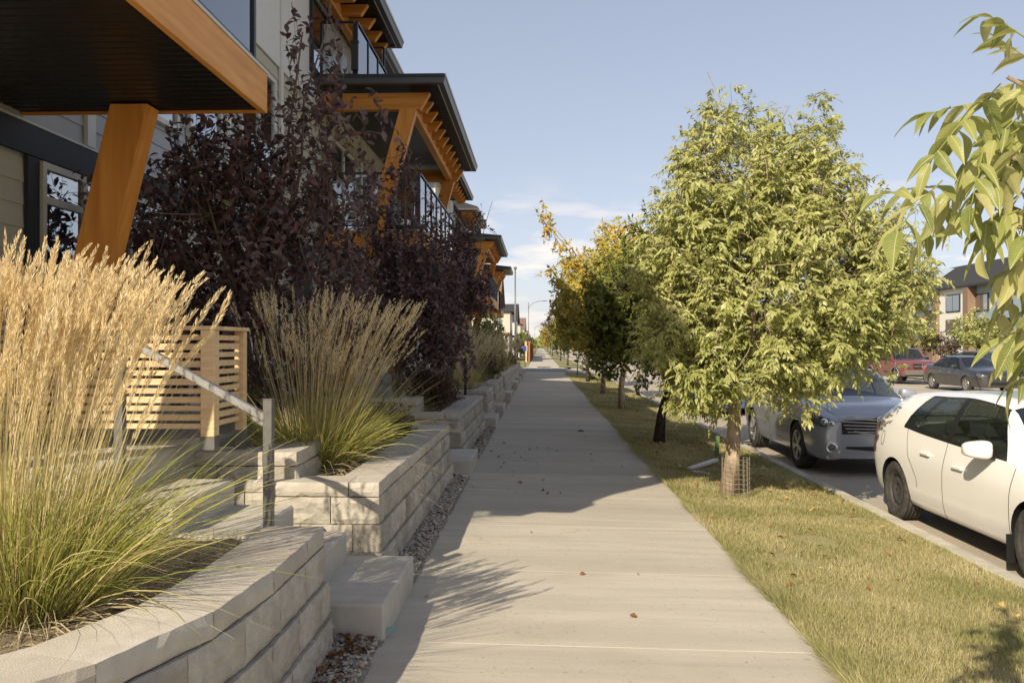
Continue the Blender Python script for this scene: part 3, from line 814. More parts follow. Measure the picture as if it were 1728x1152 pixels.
# soil behind the walls, terrace in front of the houses
def soil(name, x0, x1, y0, y1, z, mat='soil'):
    nx = max(3, int((x1 - x0) / 0.12)); ny = max(3, int((y1 - y0) / 0.12))
    return sheet(name, M[mat], np.linspace(x0, x1, nx), np.linspace(y0, y1, ny), lambda x, y: z, bump=0.012)
soil('planter_soil', -4.2, -1.36, 1.9, 4.42, 0.585)
for (a, b_) in WALLS:
    soil('planter_soil', -2.5, -1.3, a + 0.2, b_ - 0.2, 0.58)
terr = tag(empty('terrace', (0, 0, 0)), kind='structure')
MB().box(-4.1, -2.46, 5.75, 52, 0.0, 0.9, 0.02).build('terrace_slab', M['patio'], terr)
MB().box(-12, -4.1, 3.7, 52, 0.0, 0.88).build('terrace_fill', M['patio'], terr)
MB().box(-4.1, -2.46, 4.5, 5.75, 0.0, 0.902, 0.02).build('landing', M['step'], terr)

# ------------------------------------------------------------------ precast steps
def rough_slab(x0, x1, y0, y1, z0, z1):
    return MB().box(x0, x1, y0, y1, z0, z1, 0.014)
STAIRS = [(4.62, 5.70), (10.42, 11.6), (16.5, 17.7), (20.0, 21.1), (25.4, 26.6), (32.7, 34.0), (36.9, 38.0), (42.7, 43.9), (47.8, 49.0)]
SLAB_LAB = ['nearest pale concrete steps rising from the sidewalk past the metal handrail', 'second flight of concrete steps, beyond the sunlit wall', 'third flight of concrete steps, by the black handrail',
            'fourth flight of concrete steps up from the sidewalk', 'fifth flight of concrete steps up from the sidewalk', 'sixth flight of concrete steps up from the sidewalk',
            'seventh flight of concrete steps, small in the distance', 'eighth flight of concrete steps, small in the distance', 'last flight of concrete steps before the cross street']
def stairs(y0, y1, lab):
    t = tag(empty('concrete_steps', (-0.84, y0, 0)), lab, 'steps', 'precast steps up to the houses')
    w = y1 - y0
    for i, (xa, xb, z0, z1) in enumerate([(-0.47, 0, -0.06, 0.2), (-0.80, -0.42, 0.1, 0.385), (-1.2, -0.77, 0.25, 0.555), (-1.6, -1.16, 0.45, 0.722)]):
        rough_slab(xa, xb, 0.0 if i == 0 else 0.03, w if i == 0 else w - 0.12, z0, z1).build('step', M['step'], t)
for s, lb in zip(STAIRS, SLAB_LAB): stairs(*s, lb)

# ------------------------------------------------------------------ handrails
def handrail(label, x, y, z0, h, dx, dz, pm, rm, w=0.052):
    t = tag(empty('handrail', (x, y, z0)), label, 'handrail', 'stair handrails')
    MB().box(-w / 2, w / 2, -w / 2, w / 2, -0.02, h, 0.003).build('post', pm, t)
    MB().box(-w / 2 - 0.001, w / 2 + 0.001, -w / 2 - 0.001, w / 2 + 0.001, h, h + 0.004).build('post_cap', pm, t)
    r = MB().bar((-0.018, 0, h - 0.105), (-dx, 0, h - 0.105 + dz), 0.05, 0.044, b=0.005)
    r.build('rail', rm, t)
    if rm is M['steelrail']:
        for s in (-0.012, 0.012):
            MB().bar((-0.03, s, h - 0.105 + 0.0225), (-dx, s, h - 0.105 + dz + 0.0155), 0.005, 0.007).build('groove', M['steelpost'], t)
    MB().bar((-0.02, 0, h - 0.13), (-0.09, 0, h - 0.13 + 0.045), 0.03, 0.05).build('bracket', rm, t)
    MB().box(-dx - w / 2, -dx + w / 2, -w / 2, w / 2, dz - 0.12, dz + h - 0.09, 0.003).build('post', pm, t)
    return t
handrail('grey square metal handrail post with silver rail at the nearest stairs', -1.545, 4.85, 0.555, 0.735, 0.86, 0.47, M['steelpost'], M['steelrail'])
handrail('black metal handrail beside the third flight of steps', -1.45, 16.7, 0.555, 0.8, 0.8, 0.42, M['black'], M['black'])
handrail('small black metal handrail beside the fifth flight of steps', -1.45, 25.6, 0.555, 0.8, 0.8, 0.42, M['black'], M['black'])
handrail('distant black metal handrail beside the sixth flight of steps', -1.45, 33.0, 0.555, 0.8, 0.8, 0.42, M['black'], M['black'])

# ------------------------------------------------------------------ cedar privacy screen
def screen_panel(parent, p, q, z0, z1, n):
    p = Vector((p[0], p[1], 0)); q = Vector((q[0], q[1], 0))
    pitch = (z1 - z0) / n
    for k in range(n):
        z = z0 + (k + 0.5) * pitch
        hh = pitch * (0.72 if k % 2 else 0.6)
        MB().bar((p.x, p.y, z), (q.x, q.y, z + random.uniform(-0.002, 0.002)), 0.02, hh, b=0.002).build('slat', M['cedar'], parent)
scr = tag(empty('privacy_screen', (-2.23, 5.74, 0.9)), 'low pale cedar slat screen at the top of the near stairs', 'fence')
PX = [-0.0, -1.0, -1.9]
for i, xx in enumerate(PX):
    MB().box(xx - 0.047, xx + 0.047, -0.047, 0.047, 0.085 if i == 0 else 0.0, 0.8, 0.004).build('post', M['cedar'], scr)
    MB().box(xx - 0.049, xx + 0.049, -0.049, 0.049, 0.0, 0.085).build('post_bracket', M['steelpost'], scr)
screen_panel(scr, (-1.9, 0.01), (-0.047, 0.01), 0.12, 0.78, 11)
MB().bar((-1.95, 0.0, 0.815), (0.06, 0.0, 0.815), 0.11, 0.028, b=0.004).build('top_rail', M['cedar'], scr)
screen_panel(scr, (0.03, 0.055), (0.03, 0.46), 0.14, 0.78, 11)
MB().box(0.0, 0.07, 0.465, 0.535, 0.08, 0.8, 0.004).build('post', M['cedar'], scr)
MB().box(-0.002, 0.072, 0.463, 0.537, -0.2, 0.08).build('post_bracket', M['steelpost'], scr)
MB().bar((0.03, 0.06, 0.814), (0.035, 0.55, 0.814), 0.1, 0.026, b=0.004).build('top_rail', M['cedar'], scr)
# ------------------------------------------------------------------ townhouse rows on the left
M['timber_z'] = noise_mat('orange_timber_upright', (0.60, 0.235, 0.038), (0.74, 0.325, 0.065), 2.0, 0.55, 0.12, 30, stretch=(7, 7, 0.6), c3=(0.52, 0.19, 0.03), s3=1.5, spec=0.3, rnd=0.03)
M['timber_y'] = noise_mat('orange_timber_along', (0.62, 0.28, 0.065), (0.76, 0.37, 0.105), 2.0, 0.55, 0.12, 30, stretch=(7, 0.6, 7), c3=(0.54, 0.225, 0.05), s3=1.5, spec=0.3, rnd=0.03)
M['timber_x'] = noise_mat('orange_timber_across', (0.60, 0.235, 0.038), (0.74, 0.325, 0.065), 2.0, 0.55, 0.12, 30, stretch=(0.6, 7, 7), c3=(0.52, 0.19, 0.03), s3=1.5, spec=0.3, rnd=0.03)
FX = -4.05     # street facade

def window(parent, y0, y1, z0, z1, cols=(0.5,), rows=(), fm='vinyl', x=FX, trim=None):
    """window on a facade that faces +x: frame (part) > pane, mullion"""
    t = 0.055
    b = MB()
    b.box(x, x + 0.06, y0, y0 + t, z0, z1).box(x, x + 0.06, y1 - t, y1, z0, z1)
    b.box(x, x + 0.058, y0 + t, y1 - t, z0, z0 + t).box(x, x + 0.058, y0 + t, y1 - t, z1 - t, z1)
    f = b.build('window', M[fm], parent)
    ys = [y0 + t] + [y0 + (y1 - y0) * c for c in cols] + [y1 - t]
    zs = [z0 + t] + [z0 + (z1 - z0) * r for r in rows] + [z1 - t]
    for c in ys[1:-1]: MB().box(x, x + 0.056, c - 0.035, c + 0.035, z0 + t, z1 - t).build('mullion', M[fm], f)
    for r in zs[1:-1]: MB().box(x, x + 0.054, y0 + t, y1 - t, r - 0.03, r + 0.03).build('mullion', M[fm], f)
    for i in range(len(ys) - 1):
        for k in range(len(zs) - 1):
            MB().box(x + 0.022, x + 0.03, ys[i] + 0.001, ys[i + 1] - 0.001, zs[k] + 0.001, zs[k + 1] - 0.001).build('pane', M['window'], f)
    return f

def siding(parent, y0, y1, z0, z1, mat, x=FX, e=0.18):
    z = z0
    prof = [(0, 0), (0.022, 0), (0.008, e + 0.012), (0, e + 0.012)]
    me = MB().prism([(a, b) for a, b in prof], 'y', 0, y1 - y0).mesh('siding_board', mat)
    while z < z1 - 0.05:
        inst('siding_board', me, parent, (x - 0.022, y0, z)); z += e

def trim(parent, name, mat, y0, y1, z0, z1, d=0.03, x=FX):
    return boxo(name, M[mat], parent, x, x + d, y0, y1, z0, z1)

def glass_rail(parent, p, q, z, h, n, mat='railglass'):
    """post-and-glass guard rail from p to q (plan), parts under parent"""
    p = Vector((p[0], p[1], 0)); q = Vector((q[0], q[1], 0)); d = q - p
    for i in range(n + 1):
        c = p + d * (i / n)
        MB().box(c.x - 0.022, c.x + 0.022, c.y - 0.022, c.y + 0.022, z, z + h - 0.03).build('rail_post', M['black'], parent)
    MB().bar((p.x, p.y, z + h - 0.015), (q.x, q.y, z + h - 0.015), 0.055, 0.03).build('top_rail', M['black'], parent)
    MB().bar((p.x, p.y, z + 0.085), (q.x, q.y, z + 0.085), 0.03, 0.025).build('bottom_rail', M['black'], parent)
    u = d.normalized()
    for i in range(n):
        a = p + d * (i / n) + u * 0.03; b = p + d * ((i + 1) / n) - u * 0.03
        MB().bar((a.x, a.y, z + 0.1 + (h - 0.15) / 2), (b.x, b.y, z + 0.1 + (h - 0.15) / 2), 0.008, h - 0.15).build('glass_panel', M[mat], parent)

BALUSTER = MB().box(-0.01, 0.01, -0.01, 0.01, 0, 0.98).mesh('baluster', M['black'])
def picket_rail(parent, p, q, z, h, gap=0.125, posts=2):
    p = Vector((p[0], p[1], 0)); q = Vector((q[0], q[1], 0)); d = q - p
    for i in range(posts):
        c = p + d * (i / (posts - 1))
        MB().box(c.x - 0.027, c.x + 0.027, c.y - 0.027, c.y + 0.027, z, z + h).build('rail_post', M['black'], parent)
    for zz in (z + h - 0.02, z + 0.08):
        MB().bar((p.x, p.y, zz), (q.x, q.y, zz), 0.04, 0.035).build('top_rail' if zz > z + 0.5 else 'bottom_rail', M['black'], parent)
    n = int(d.length / gap)
    for i in range(1, n):
        c = p + d * (i / n)
        inst('baluster', BALUSTER, parent, (c.x, c.y, z + 0.08), (0, 0, 0), (1, 1, (h - 0.1) / 0.98))

def balcony(parent, y0, y1, zb, x1=-2.12, depth=0.3, rail='glass', pitch=0.105, boards=True, panels=0):
    """timber-edged balcony; deck mesh is the part, the rest sub-parts"""
    x0 = FX
    deck = boxo('balcony', M['soffit'], parent, x0, x1 - 0.05, y0 + 0.05, y1 - 0.05, zb + 0.04, zb + depth - 0.02)
    if boards:
        y = y0 + 0.052; bm = MB().box(0, x1 - 0.052 - x0, 0.006, pitch - 0.006, 0, 0.022, 0.009).mesh('soffit_board', M['soffit'])
        while y < y1 - 0.06:
            inst('soffit_board', bm, deck, (x0, y, zb + 0.015)); y += pitch
    boxo('fascia', M['timber_y'], deck, x1 - 0.048, x1, y0, y1, zb, zb + depth, 0.003)
    boxo('fascia', M['timber_x'], deck, x0, x1 - 0.049, y0, y0 + 0.048, zb, zb + depth, 0.003)
    boxo('fascia', M['timber_x'], deck, x0, x1 - 0.049, y1 - 0.048, y1, zb, zb + depth, 0.003)
    boxo('flashing', M['flash'], deck, x0, x1 + 0.008, y0 - 0.008, y1 + 0.008, zb + depth + 0.001, zb + depth + 0.025)
    xr = x1 - 0.09; zr = zb + depth + 0.025
    if rail == 'glass':
        glass_rail(deck, (xr, y0 + 0.08), (xr, y1 - 0.08), zr, 1.06, panels or max(2, int((y1 - y0) / 1.3)))
        glass_rail(deck, (x0 + 0.05, y0 + 0.08), (xr - 0.05, y0 + 0.08), zr, 1.06, 2)
        glass_rail(deck, (x0 + 0.05, y1 - 0.08), (xr - 0.05, y1 - 0.08), zr, 1.06, 2)
    else:
        picket_rail(deck, (xr, y0 + 0.08), (xr, y1 - 0.08), zr, 1.06, posts=4)
        picket_rail(deck, (x0 + 0.05, y0 + 0.08), (xr - 0.03, y0 + 0.08), zr, 1.06)
        picket_rail(deck, (x0 + 0.05, y1 - 0.08), (xr - 0.03, y1 - 0.08), zr, 1.06)
    return deck

def lean_post(parent, y, za, xa, zb, xb, w=0.34, d=0.2):
    """timber post leaning out towards the street"""
    vs = []
    for (z, x) in ((za, xa), (zb, xb)):
        vs += [(x - w / 2, y - d / 2, z), (x + w / 2, y - d / 2, z), (x + w / 2, y + d / 2, z), (x - w / 2, y + d / 2, z)]
    fs = [(0, 1, 2, 3), (4, 5, 6, 7), (0, 1, 5, 4), (1, 2, 6, 5), (2, 3, 7, 6), (3, 0, 4, 7)]
    o = MB().add(vs, fs).build('timber_post', M['timber_z'], parent)
    return o

def eave_roof(parent, x1, y0, y1, z, rise, x0=-8.0, hip=0.0, soff=0.11, gut=0.16, boards=True):
    """roof slab whose eave runs along the street; roof mesh > soffit, gutter, rake"""
    zt = z + gut
    run = x1 - x0
    ridge = zt + rise
    vs = [(x1, y0, zt), (x1, y1, zt), (x0, y1 - hip, ridge), (x0, y0 + hip, ridge), (x0, y0, zt), (x0, y1, zt)]
    roof = MB().add(vs, [(0, 1, 2, 3), (0, 3, 4), (1, 5, 2), (4, 3, 2, 5), (0, 4, 5, 1)]).build('roof', M['roof'], parent)
    MB().box(x0 + 0.02, x1 - 0.12, y0 + 0.1, y1 - 0.1, z + 0.03, z + 0.06).build('soffit', M['soffit'], roof)
    if boards:
        xx = x1 - 0.12 - 0.001; pitch = 0.12
        bm = MB().box(0, 1.55, 0.004, pitch - 0.004, 0, 0.012, 0.003).mesh('soffit_board', M['soffit'])
        y = y0 + 0.1
        while y < y1 - 0.2:
            inst('soffit_board', bm, roof, (xx - 1.55, y, z + 0.017)); y += pitch
    MB().prism([(x1 - 0.12, z), (x1 - 0.02, z), (x1 + 0.01, z + gut * 0.6), (x1 + 0.01, zt - 0.002), (x1 - 0.12, zt - 0.002)], 'y', y0 - 0.01, y1 + 0.01).build('gutter', M['gutter'], roof)
    MB().prism([(x1 + 0.011, zt - 0.05), (x1 + 0.025, zt - 0.05), (x1 + 0.025, zt + 0.004), (x1 + 0.011, zt + 0.004)], 'y', y0 - 0.012, y1 + 0.012).build('gutter_lip', M['flash'], roof)
    MB().box(x1 - 0.135, x1 - 0.1205, y0 + 0.101, y1 - 0.101, z - 0.012, z + 0.02).build('soffit_trim', M['flash'], roof)
    for yy, s in ((y0, -1), (y1, 1)):
        a, b = (yy - 0.012, yy + 0.1) if s < 0 else (yy - 0.1, yy + 0.012)
        MB().box(x0, x1 - 0.121, a, b, z + 0.002, zt - 0.004).build('fascia', M['gutter'], roof)
        MB().box(x0, x1 - 0.0, a - 0.012 if s < 0 else b + 0.001, a - 0.001 if s < 0 else b + 0.012, zt - 0.055, zt + 0.004).build('drip_edge', M['darktrim'], roof)
    return roof

def rafters(parent, y0, y1, n, x0, x1, z, h=0.2, w=0.13):
    for i in range(n):
        y = y0 + (y1 - y0) * i / max(1, n - 1)
        MB().prism([(x0, z), (x1 - 0.14, z), (x1, z + h), (x0, z + h)], 'y', y - w / 2, y + w / 2).build('rafter', M['timber_x'], parent)

def porch(parent, y0, y1, zfloor, zeave, eave_x=-1.69, nraf=9, post_x=(-3.0, -2.38)):
    """timber porch over a balcony: roof, beams, rafters, leaning posts"""
    roof = eave_roof(parent, eave_x, y0 - 0.4, y1 + 0.4, zeave, 0.38, x0=FX, hip=1.2)
    bx = post_x[1]
    MB().box(bx - 0.07, bx + 0.07, y0 + 0.14, y1 - 0.14, zeave - 0.34, zeave - 0.08, 0.004).build('beam', M['timber_y'], parent)
    for yy in (y0 + 0.06, y1 - 0.06):
        MB().prism([(FX, zeave - 0.36), (bx + 0.2, zeave - 0.36), (bx + 0.38, zeave - 0.06), (FX, zeave - 0.06)], 'y', yy - 0.08, yy + 0.08).build('beam', M['timber_x'], parent)
        lean_post(parent, yy, zfloor, post_x[0], zeave - 0.361, post_x[1] - 0.02, 0.3, 0.2)
    rafters(parent, y0 + 0.7, y1 - 0.7, nraf, bx + 0.071, bx + 0.36, zeave - 0.24, 0.2)

# ---- near row -------------------------------------------------------------------------------
rowA = tag(empty('townhouse_row', (0, 0, 0)), 'near townhouse row with orange timber porches and black-railed balconies', 'building')
boxo('wall', M['siding_grey'], rowA, -12, FX - 0.03, 3.7, 26.4, 0.85, 8.3)
siding(rowA, 3.7, 12.0, 0.9, 3.08, M['siding'])
siding(rowA, 3.7, 12.0, 3.36, 8.2, M['siding_grey'])
siding(rowA, 12.0, 26.4, 0.9, 3.08, M['siding'])
siding(rowA, 12.0, 23.0, 3.36, 5.9, M['siding'])
siding(rowA, 23.0, 26.4, 3.36, 8.2, M['siding_grey'])
boxo('wall_panel', M['white'], rowA, FX - 0.03, FX + 0.02, 12.0, 23.0, 5.9, 8.25)
trim(rowA, 'trim_band', 'darktrim', 3.7, 15.0, 3.1, 3.34, 0.035)
trim(rowA, 'flashing', 'flash', 3.7, 15.0, 3.341, 3.36, 0.045)
trim(rowA, 'trim_board', 'darktrim', 6.62, 6.775, 0.9, 3.09, 0.034)
window(rowA, 6.78, 9.3, 1.3, 3.08, cols=(0.26, 0.6), rows=(0.83,))
trim(rowA, 'trim_board', 'darktrim', 9.31, 9.46, 0.9, 3.09, 0.034)
for yy in (7.5, 10.9, 13.2, 19.2): trim(rowA, 'corner_board', 'wtrim', yy, yy + 0.14, 3.37, 8.2, 0.04)
window(rowA, 4.4, 6.8, 3.8, 5.9, cols=(0.5,), fm='wtrim')
window(rowA, 8.0, 9.4, 3.95, 5.4, cols=(0.5,), fm='wtrim')
window(rowA, 9.7, 10.7, 3.95, 5.4, cols=(), rows=(0.7,), fm='wtrim')
window(rowA, 8.0, 9.6, 6.3, 7.8, cols=(0.5,), fm='wtrim')
window(rowA, 11.4, 12.9, 4.1, 5.6, cols=(0.5,), fm='wtrim')
window(rowA, 14.9, 18.0, 6.4, 7.75, cols=(0.35, 0.68), fm='darktrim', x=FX + 0.02)
window(rowA, 16.3, 18.6, 3.8, 5.6, cols=(0.5,), fm='wtrim')
window(rowA, 19.6, 21.4, 3.8, 5.6, cols=(0.5,), fm='wtrim')
window(rowA, 11.0, 12.6, 1.4, 2.9, cols=(0.5,), fm='wtrim')
window(rowA, 17.0, 19.0, 1.4, 2.9, cols=(0.5,), fm='wtrim')
window(rowA, 24.0, 26.0, 4.0, 5.6, cols=(0.5,), fm='wtrim')
boxo('door', M['darktrim'], rowA, FX, FX + 0.05, 14.0, 15.0, 0.95, 3.05)
eave_roof(rowA, -3.0, 3.3, 18.75, 8.1, 1.6, x0=-8)
eave_roof(rowA, -3.45, 18.9, 26.9, 8.3, 1.6, x0=-8)
MB().box(-3.93, -3.79, 9.0, 18.4, 7.83, 8.09, 0.004).build('beam', M['timber_y'], rowA)
rafters(rowA, 9.4, 18.45, 14, -3.789, -3.28, 7.9, 0.2)
balcony(rowA, 3.76, 6.62, 3.4)
lean_post(rowA, 6.42, 0.9, -3.68, 3.399, -3.07, 0.28, 0.2)
lean_post(rowA, 4.0, 0.9, -3.68, 3.399, -3.07, 0.28, 0.2)
porch(rowA, 3.15, 6.9, 3.73, 6.1, nraf=5)
# third-floor balcony with glass rail
d3 = boxo('balcony', M['wtrim'], rowA, FX + 0.021, -3.25, 15.26, 18.3, 6.3, 6.36)
glass_rail(d3, (-3.28, 15.3), (-3.28, 18.25), 6.36, 1.04, 3)
glass_rail(d3, (-3.92, 15.3), (-3.33, 15.3), 6.36, 1.04, 1)
glass_rail(d3, (-3.9, 18.25), (-3.33, 18.25), 6.36, 1.6, 1)
MB().box(-3.36, -3.24, 15.2, 15.26, 6.5, 6.98).box(-3.37, -3.23, 15.19, 15.265, 6.98, 7.02).build('privacy_column', M['darktrim'], d3)
balcony(rowA, 15.6, 21.8, 3.38, rail='glass', boards=True, panels=7)
porch(rowA, 15.6, 22.6, 3.7, 6.25)
for yy in (15.75, 21.6):
    lean_post(rowA, yy, 0.9, -3.66, 3.379, -3.05, 0.34, 0.22)

# barbecue under its cover on the second balcony
bq = MB()
bq.prism([(-3.05, 3.71), (-2.45, 3.71), (-2.42, 4.45), (-2.55, 4.8), (-2.75, 4.92), (-2.95, 4.8), (-3.08, 4.45)], 'y', 16.6, 17.3)
tag(bq.build('covered_barbecue', M['black']), 'black fabric covered barbecue on the second-floor balcony', 'barbecue')

# ---- far row --------------------------------------------------------------------------------
rowB = tag(empty('townhouse_row', (0, 0, 0)), 'farther townhouse row with small porch roofs just before the cross street', 'building')
boxo('wall', M['siding_grey'], rowB, -12, FX - 0.03, 33.0, 51.0, 0.85, 8.3)
siding(rowB, 33.0, 51.0, 0.9, 3.1, M['siding'], e=0.24)
boxo('wall_panel', M['white'], rowB, FX - 0.03, FX + 0.02, 33.0, 51.0, 3.3, 8.2)
for (a, b, c, d) in [(34, 36, 3.9, 5.5), (38.5, 40.5, 3.8, 5.6), (41.5, 43.2, 3.8, 5.6), (34.5, 36.5, 6.3, 7.7), (41, 43, 6.3, 7.7), (48, 49.5, 3.9, 5.5), (38, 40, 1.4, 2.9), (45, 46, 4, 5.5)]:
    window(rowB, a, b, c, d, x=FX + 0.02, fm='darktrim')
eave_roof(rowB, -3.0, 32.4, 38.6, 8.1, 1.6, x0=-8, boards=False)
rafters(rowB, 33.0, 38.2, 8, -3.7, -3.25, 7.9, 0.2)
eave_roof(rowB, -2.9, 40.0, 46.6, 7.9, 1.6, x0=-8, boards=False)
rafters(rowB, 40.4, 46.2, 9, -3.7, -3.15, 7.7, 0.2)
balcony(rowB, 37.6, 44.2, 3.38, rail='picket', boards=False)
porch(rowB, 37.6, 44.6, 3.7, 6.2, nraf=8)
balcony(rowB, 47.2, 50.4, 3.2, rail='picket', boards=False)
porch(rowB, 47.6, 50.8, 3.5, 5.75, nraf=4, eave_x=-1.6)
d4 = boxo('balcony', M['white'], rowB, FX + 0.021, -3.0, 40.5, 44.0, 5.9, 6.05)
picket_rail(d4, (-3.03, 40.55), (-3.03, 43.9), 6.5, 1.0, gap=0.2)
for yy in (37.8, 44.0): lean_post(rowB, yy, 0.9, -3.66, 3.379, -3.05, 0.34, 0.22)
# ------------------------------------------------------------------ plants
LEAF_T = np.array([(0, 0, 0), (0.42, -0.5, 0.10), (0.42, 0.5, 0.10), (0.45, 0, 0), (1, 0, -0.10)], float)
LEAF_F = np.array([(0, 1, 3), (0, 3, 2), (1, 4, 3), (3, 4, 2)])
LEAF9_T = np.array([(0, 0, 0), (0.2, -0.36, 0.05), (0.2, 0.36, 0.05), (0.22, 0, 0), (0.52, -0.5, 0.09), (0.52, 0.5, 0.09), (0.52, 0, 0.0),
                    (0.8, -0.27, 0.0), (0.8, 0.27, 0.0), (0.8, 0, -0.05), (1, 0, -0.14)], float)
LEAF9_F = np.array([(0, 1, 3), (0, 3, 2), (1, 4, 6), (1, 6, 3), (3, 6, 5), (3, 5, 2), (4, 7, 9), (4, 9, 6), (6, 9, 8), (6, 8, 5), (7, 10, 9), (9, 10, 8)])

def leaf_geo(P, D, N, L, W, T=LEAF_T, F=LEAF_F):
    """leaves at P pointing along D, faces towards N"""
    D = nrm(D); S = nrm(np.cross(D, N)); N = np.cross(S, D)
    L = np.asarray(L)[:, None, None]; W = np.asarray(W)[:, None, None]
    V = P[:, None, :] + D[:, None, :] * T[None, :, 0:1] * L + S[:, None, :] * T[None, :, 1:2] * W + N[:, None, :] * T[None, :, 2:3] * L
    k = len(T)
    Fo = F[None] + (np.arange(len(P)) * k)[:, None, None]
    return V.reshape(-1, 3), Fo.reshape(-1, F.shape[1])

def ribbon_geo(P, D, B, L, W, seg=5, rng=RNG, tip=0.15):
    """curved ribbons: start P, direction D, bend B added with t^2"""
    n = len(P); t = np.linspace(0, 1, seg + 1)[None, :, None]
    L_ = np.asarray(L)[:, None, None]
    C = P[:, None, :] + D[:, None, :] * L_ * t + B[:, None, :] * L_ * t ** 2
    Tn = nrm(D[:, None, :] + 2 * B[:, None, :] * t)
    R = nrm(rng.normal(size=(n, 1, 3)))
    S = nrm(np.cross(Tn, np.repeat(R, seg + 1, 1)))
    w = np.asarray(W)[:, None, None] * (tip + (1 - tip) * (1 - t ** 1.5))
    V = np.stack([C - S * w / 2, C + S * w / 2], 2)        # n, seg+1, 2, 3
    base = (np.arange(n) * (seg + 1) * 2)[:, None, None]
    i = np.arange(seg)
    q = np.stack([2 * i, 2 * i + 1, 2 * i + 3, 2 * i + 2], -1)[None]
    return V.reshape(-1, 3), (q + base).reshape(-1, 4), C, Tn

def rand_dir(n, rng=RNG):
    return nrm(rng.normal(size=(n, 3)))

def twigs_geo(A, Bp, r0, r1, seg=3, sag=0.06, rng=RNG):
    """thin triangular-section twigs from A to Bp"""
    n = len(A); t = np.linspace(0, 1, seg + 1)[None, :, None]
    d = Bp - A; ln = np.linalg.norm(d, axis=1)
    bow = rand_dir(n, rng) * (ln * sag)[:, None]
    C = A[:, None] + d[:, None] * t + bow[:, None] * (4 * t * (1 - t))
    Tn = nrm(d)[:, None]
    ref = np.where(np.abs(Tn[..., 2:3]) < 0.9, np.array([0, 0, 1.0]), np.array([1.0, 0, 0]))
    a = nrm(np.cross(Tn, ref)); b = np.cross(a, Tn)
    rr = (np.asarray(r0)[:, None, None] * (1 - t) + np.asarray(r1)[:, None, None] * t)
    ring = []
    for k in range(3):
        an = 2 * np.pi * k / 3
        ring.append(C + (a * np.cos(an) + b * np.sin(an)) * rr)
    V = np.stack(ring, 2)          # n, seg+1, 3, 3
    base = (np.arange(n) * (seg + 1) * 3)[:, None, None]
    q = []
    for i in range(seg):
        for k in range(3):
            k2 = (k + 1) % 3
            q.append((i * 3 + k, i * 3 + k2, (i + 1) * 3 + k2, (i + 1) * 3 + k))
    return V.reshape(-1, 3), (np.array(q)[None] + base).reshape(-1, 4), C

def in_lobes(lobes, n, rng, inner=0.5):
    vol = np.array([(l[1][0] * l[1][1] * l[1][2]) ** 0.8 * (l[2] if len(l) > 2 else 1.0) for l in lobes])
    idx = rng.choice(len(lobes), n, p=vol / vol.sum())
    c = np.array([l[0] for l in lobes])[idx]; r = np.array([l[1] for l in lobes])[idx]
    d = rand_dir(n, rng)
    rad = inner + (1 - inner) * np.sqrt(rng.uniform(0, 1, n))
    return c + d * r * rad[:, None], d, c

def limb_tree(mb, base, top, r0, r1, limbs, rng, wob=0.05, n=8):
    """trunk and main limbs into mb; returns points along the limbs"""
    base = np.array(base, float); top = np.array(top, float)
    ts = np.linspace(0, 1, 9)
    pts = [base + (top - base) * t + np.r_[rng.normal(0, wob, 2) * math.sin(math.pi * t), 0] for t in ts]
    rs = [r0 * (1.25 if i == 0 else 1) * (1 - t) + r1 * t for i, t in enumerate(ts)]
    mb.tube(pts, rs, n)
    nodes = [p for p in pts[3:]]
    for (t0, end, rr) in limbs:
        s = base + (top - base) * t0
        k = np.argmin([np.linalg.norm(p - s) for p in pts]); s = pts[k]
        e = np.array(end, float); m = []
        for t in np.linspace(0, 1, 7):
            p = s + (e - s) * t + np.array([0, 0, 0.12 * np.linalg.norm(e - s)]) * math.sin(math.pi * t) * 0.6 + rng.normal(0, wob * 0.5, 3) * math.sin(math.pi * t)
            m.append(p)
        mb.tube(m, [rr * (1 - 0.8 * t) for t in np.linspace(0, 1, 7)], 6)
        nodes += m[1:]
    return np.array(nodes)

def nearest(nodes, P):
    d = ((P[:, None, :] - nodes[None]) ** 2).sum(-1)
    return nodes[d.argmin(1)]

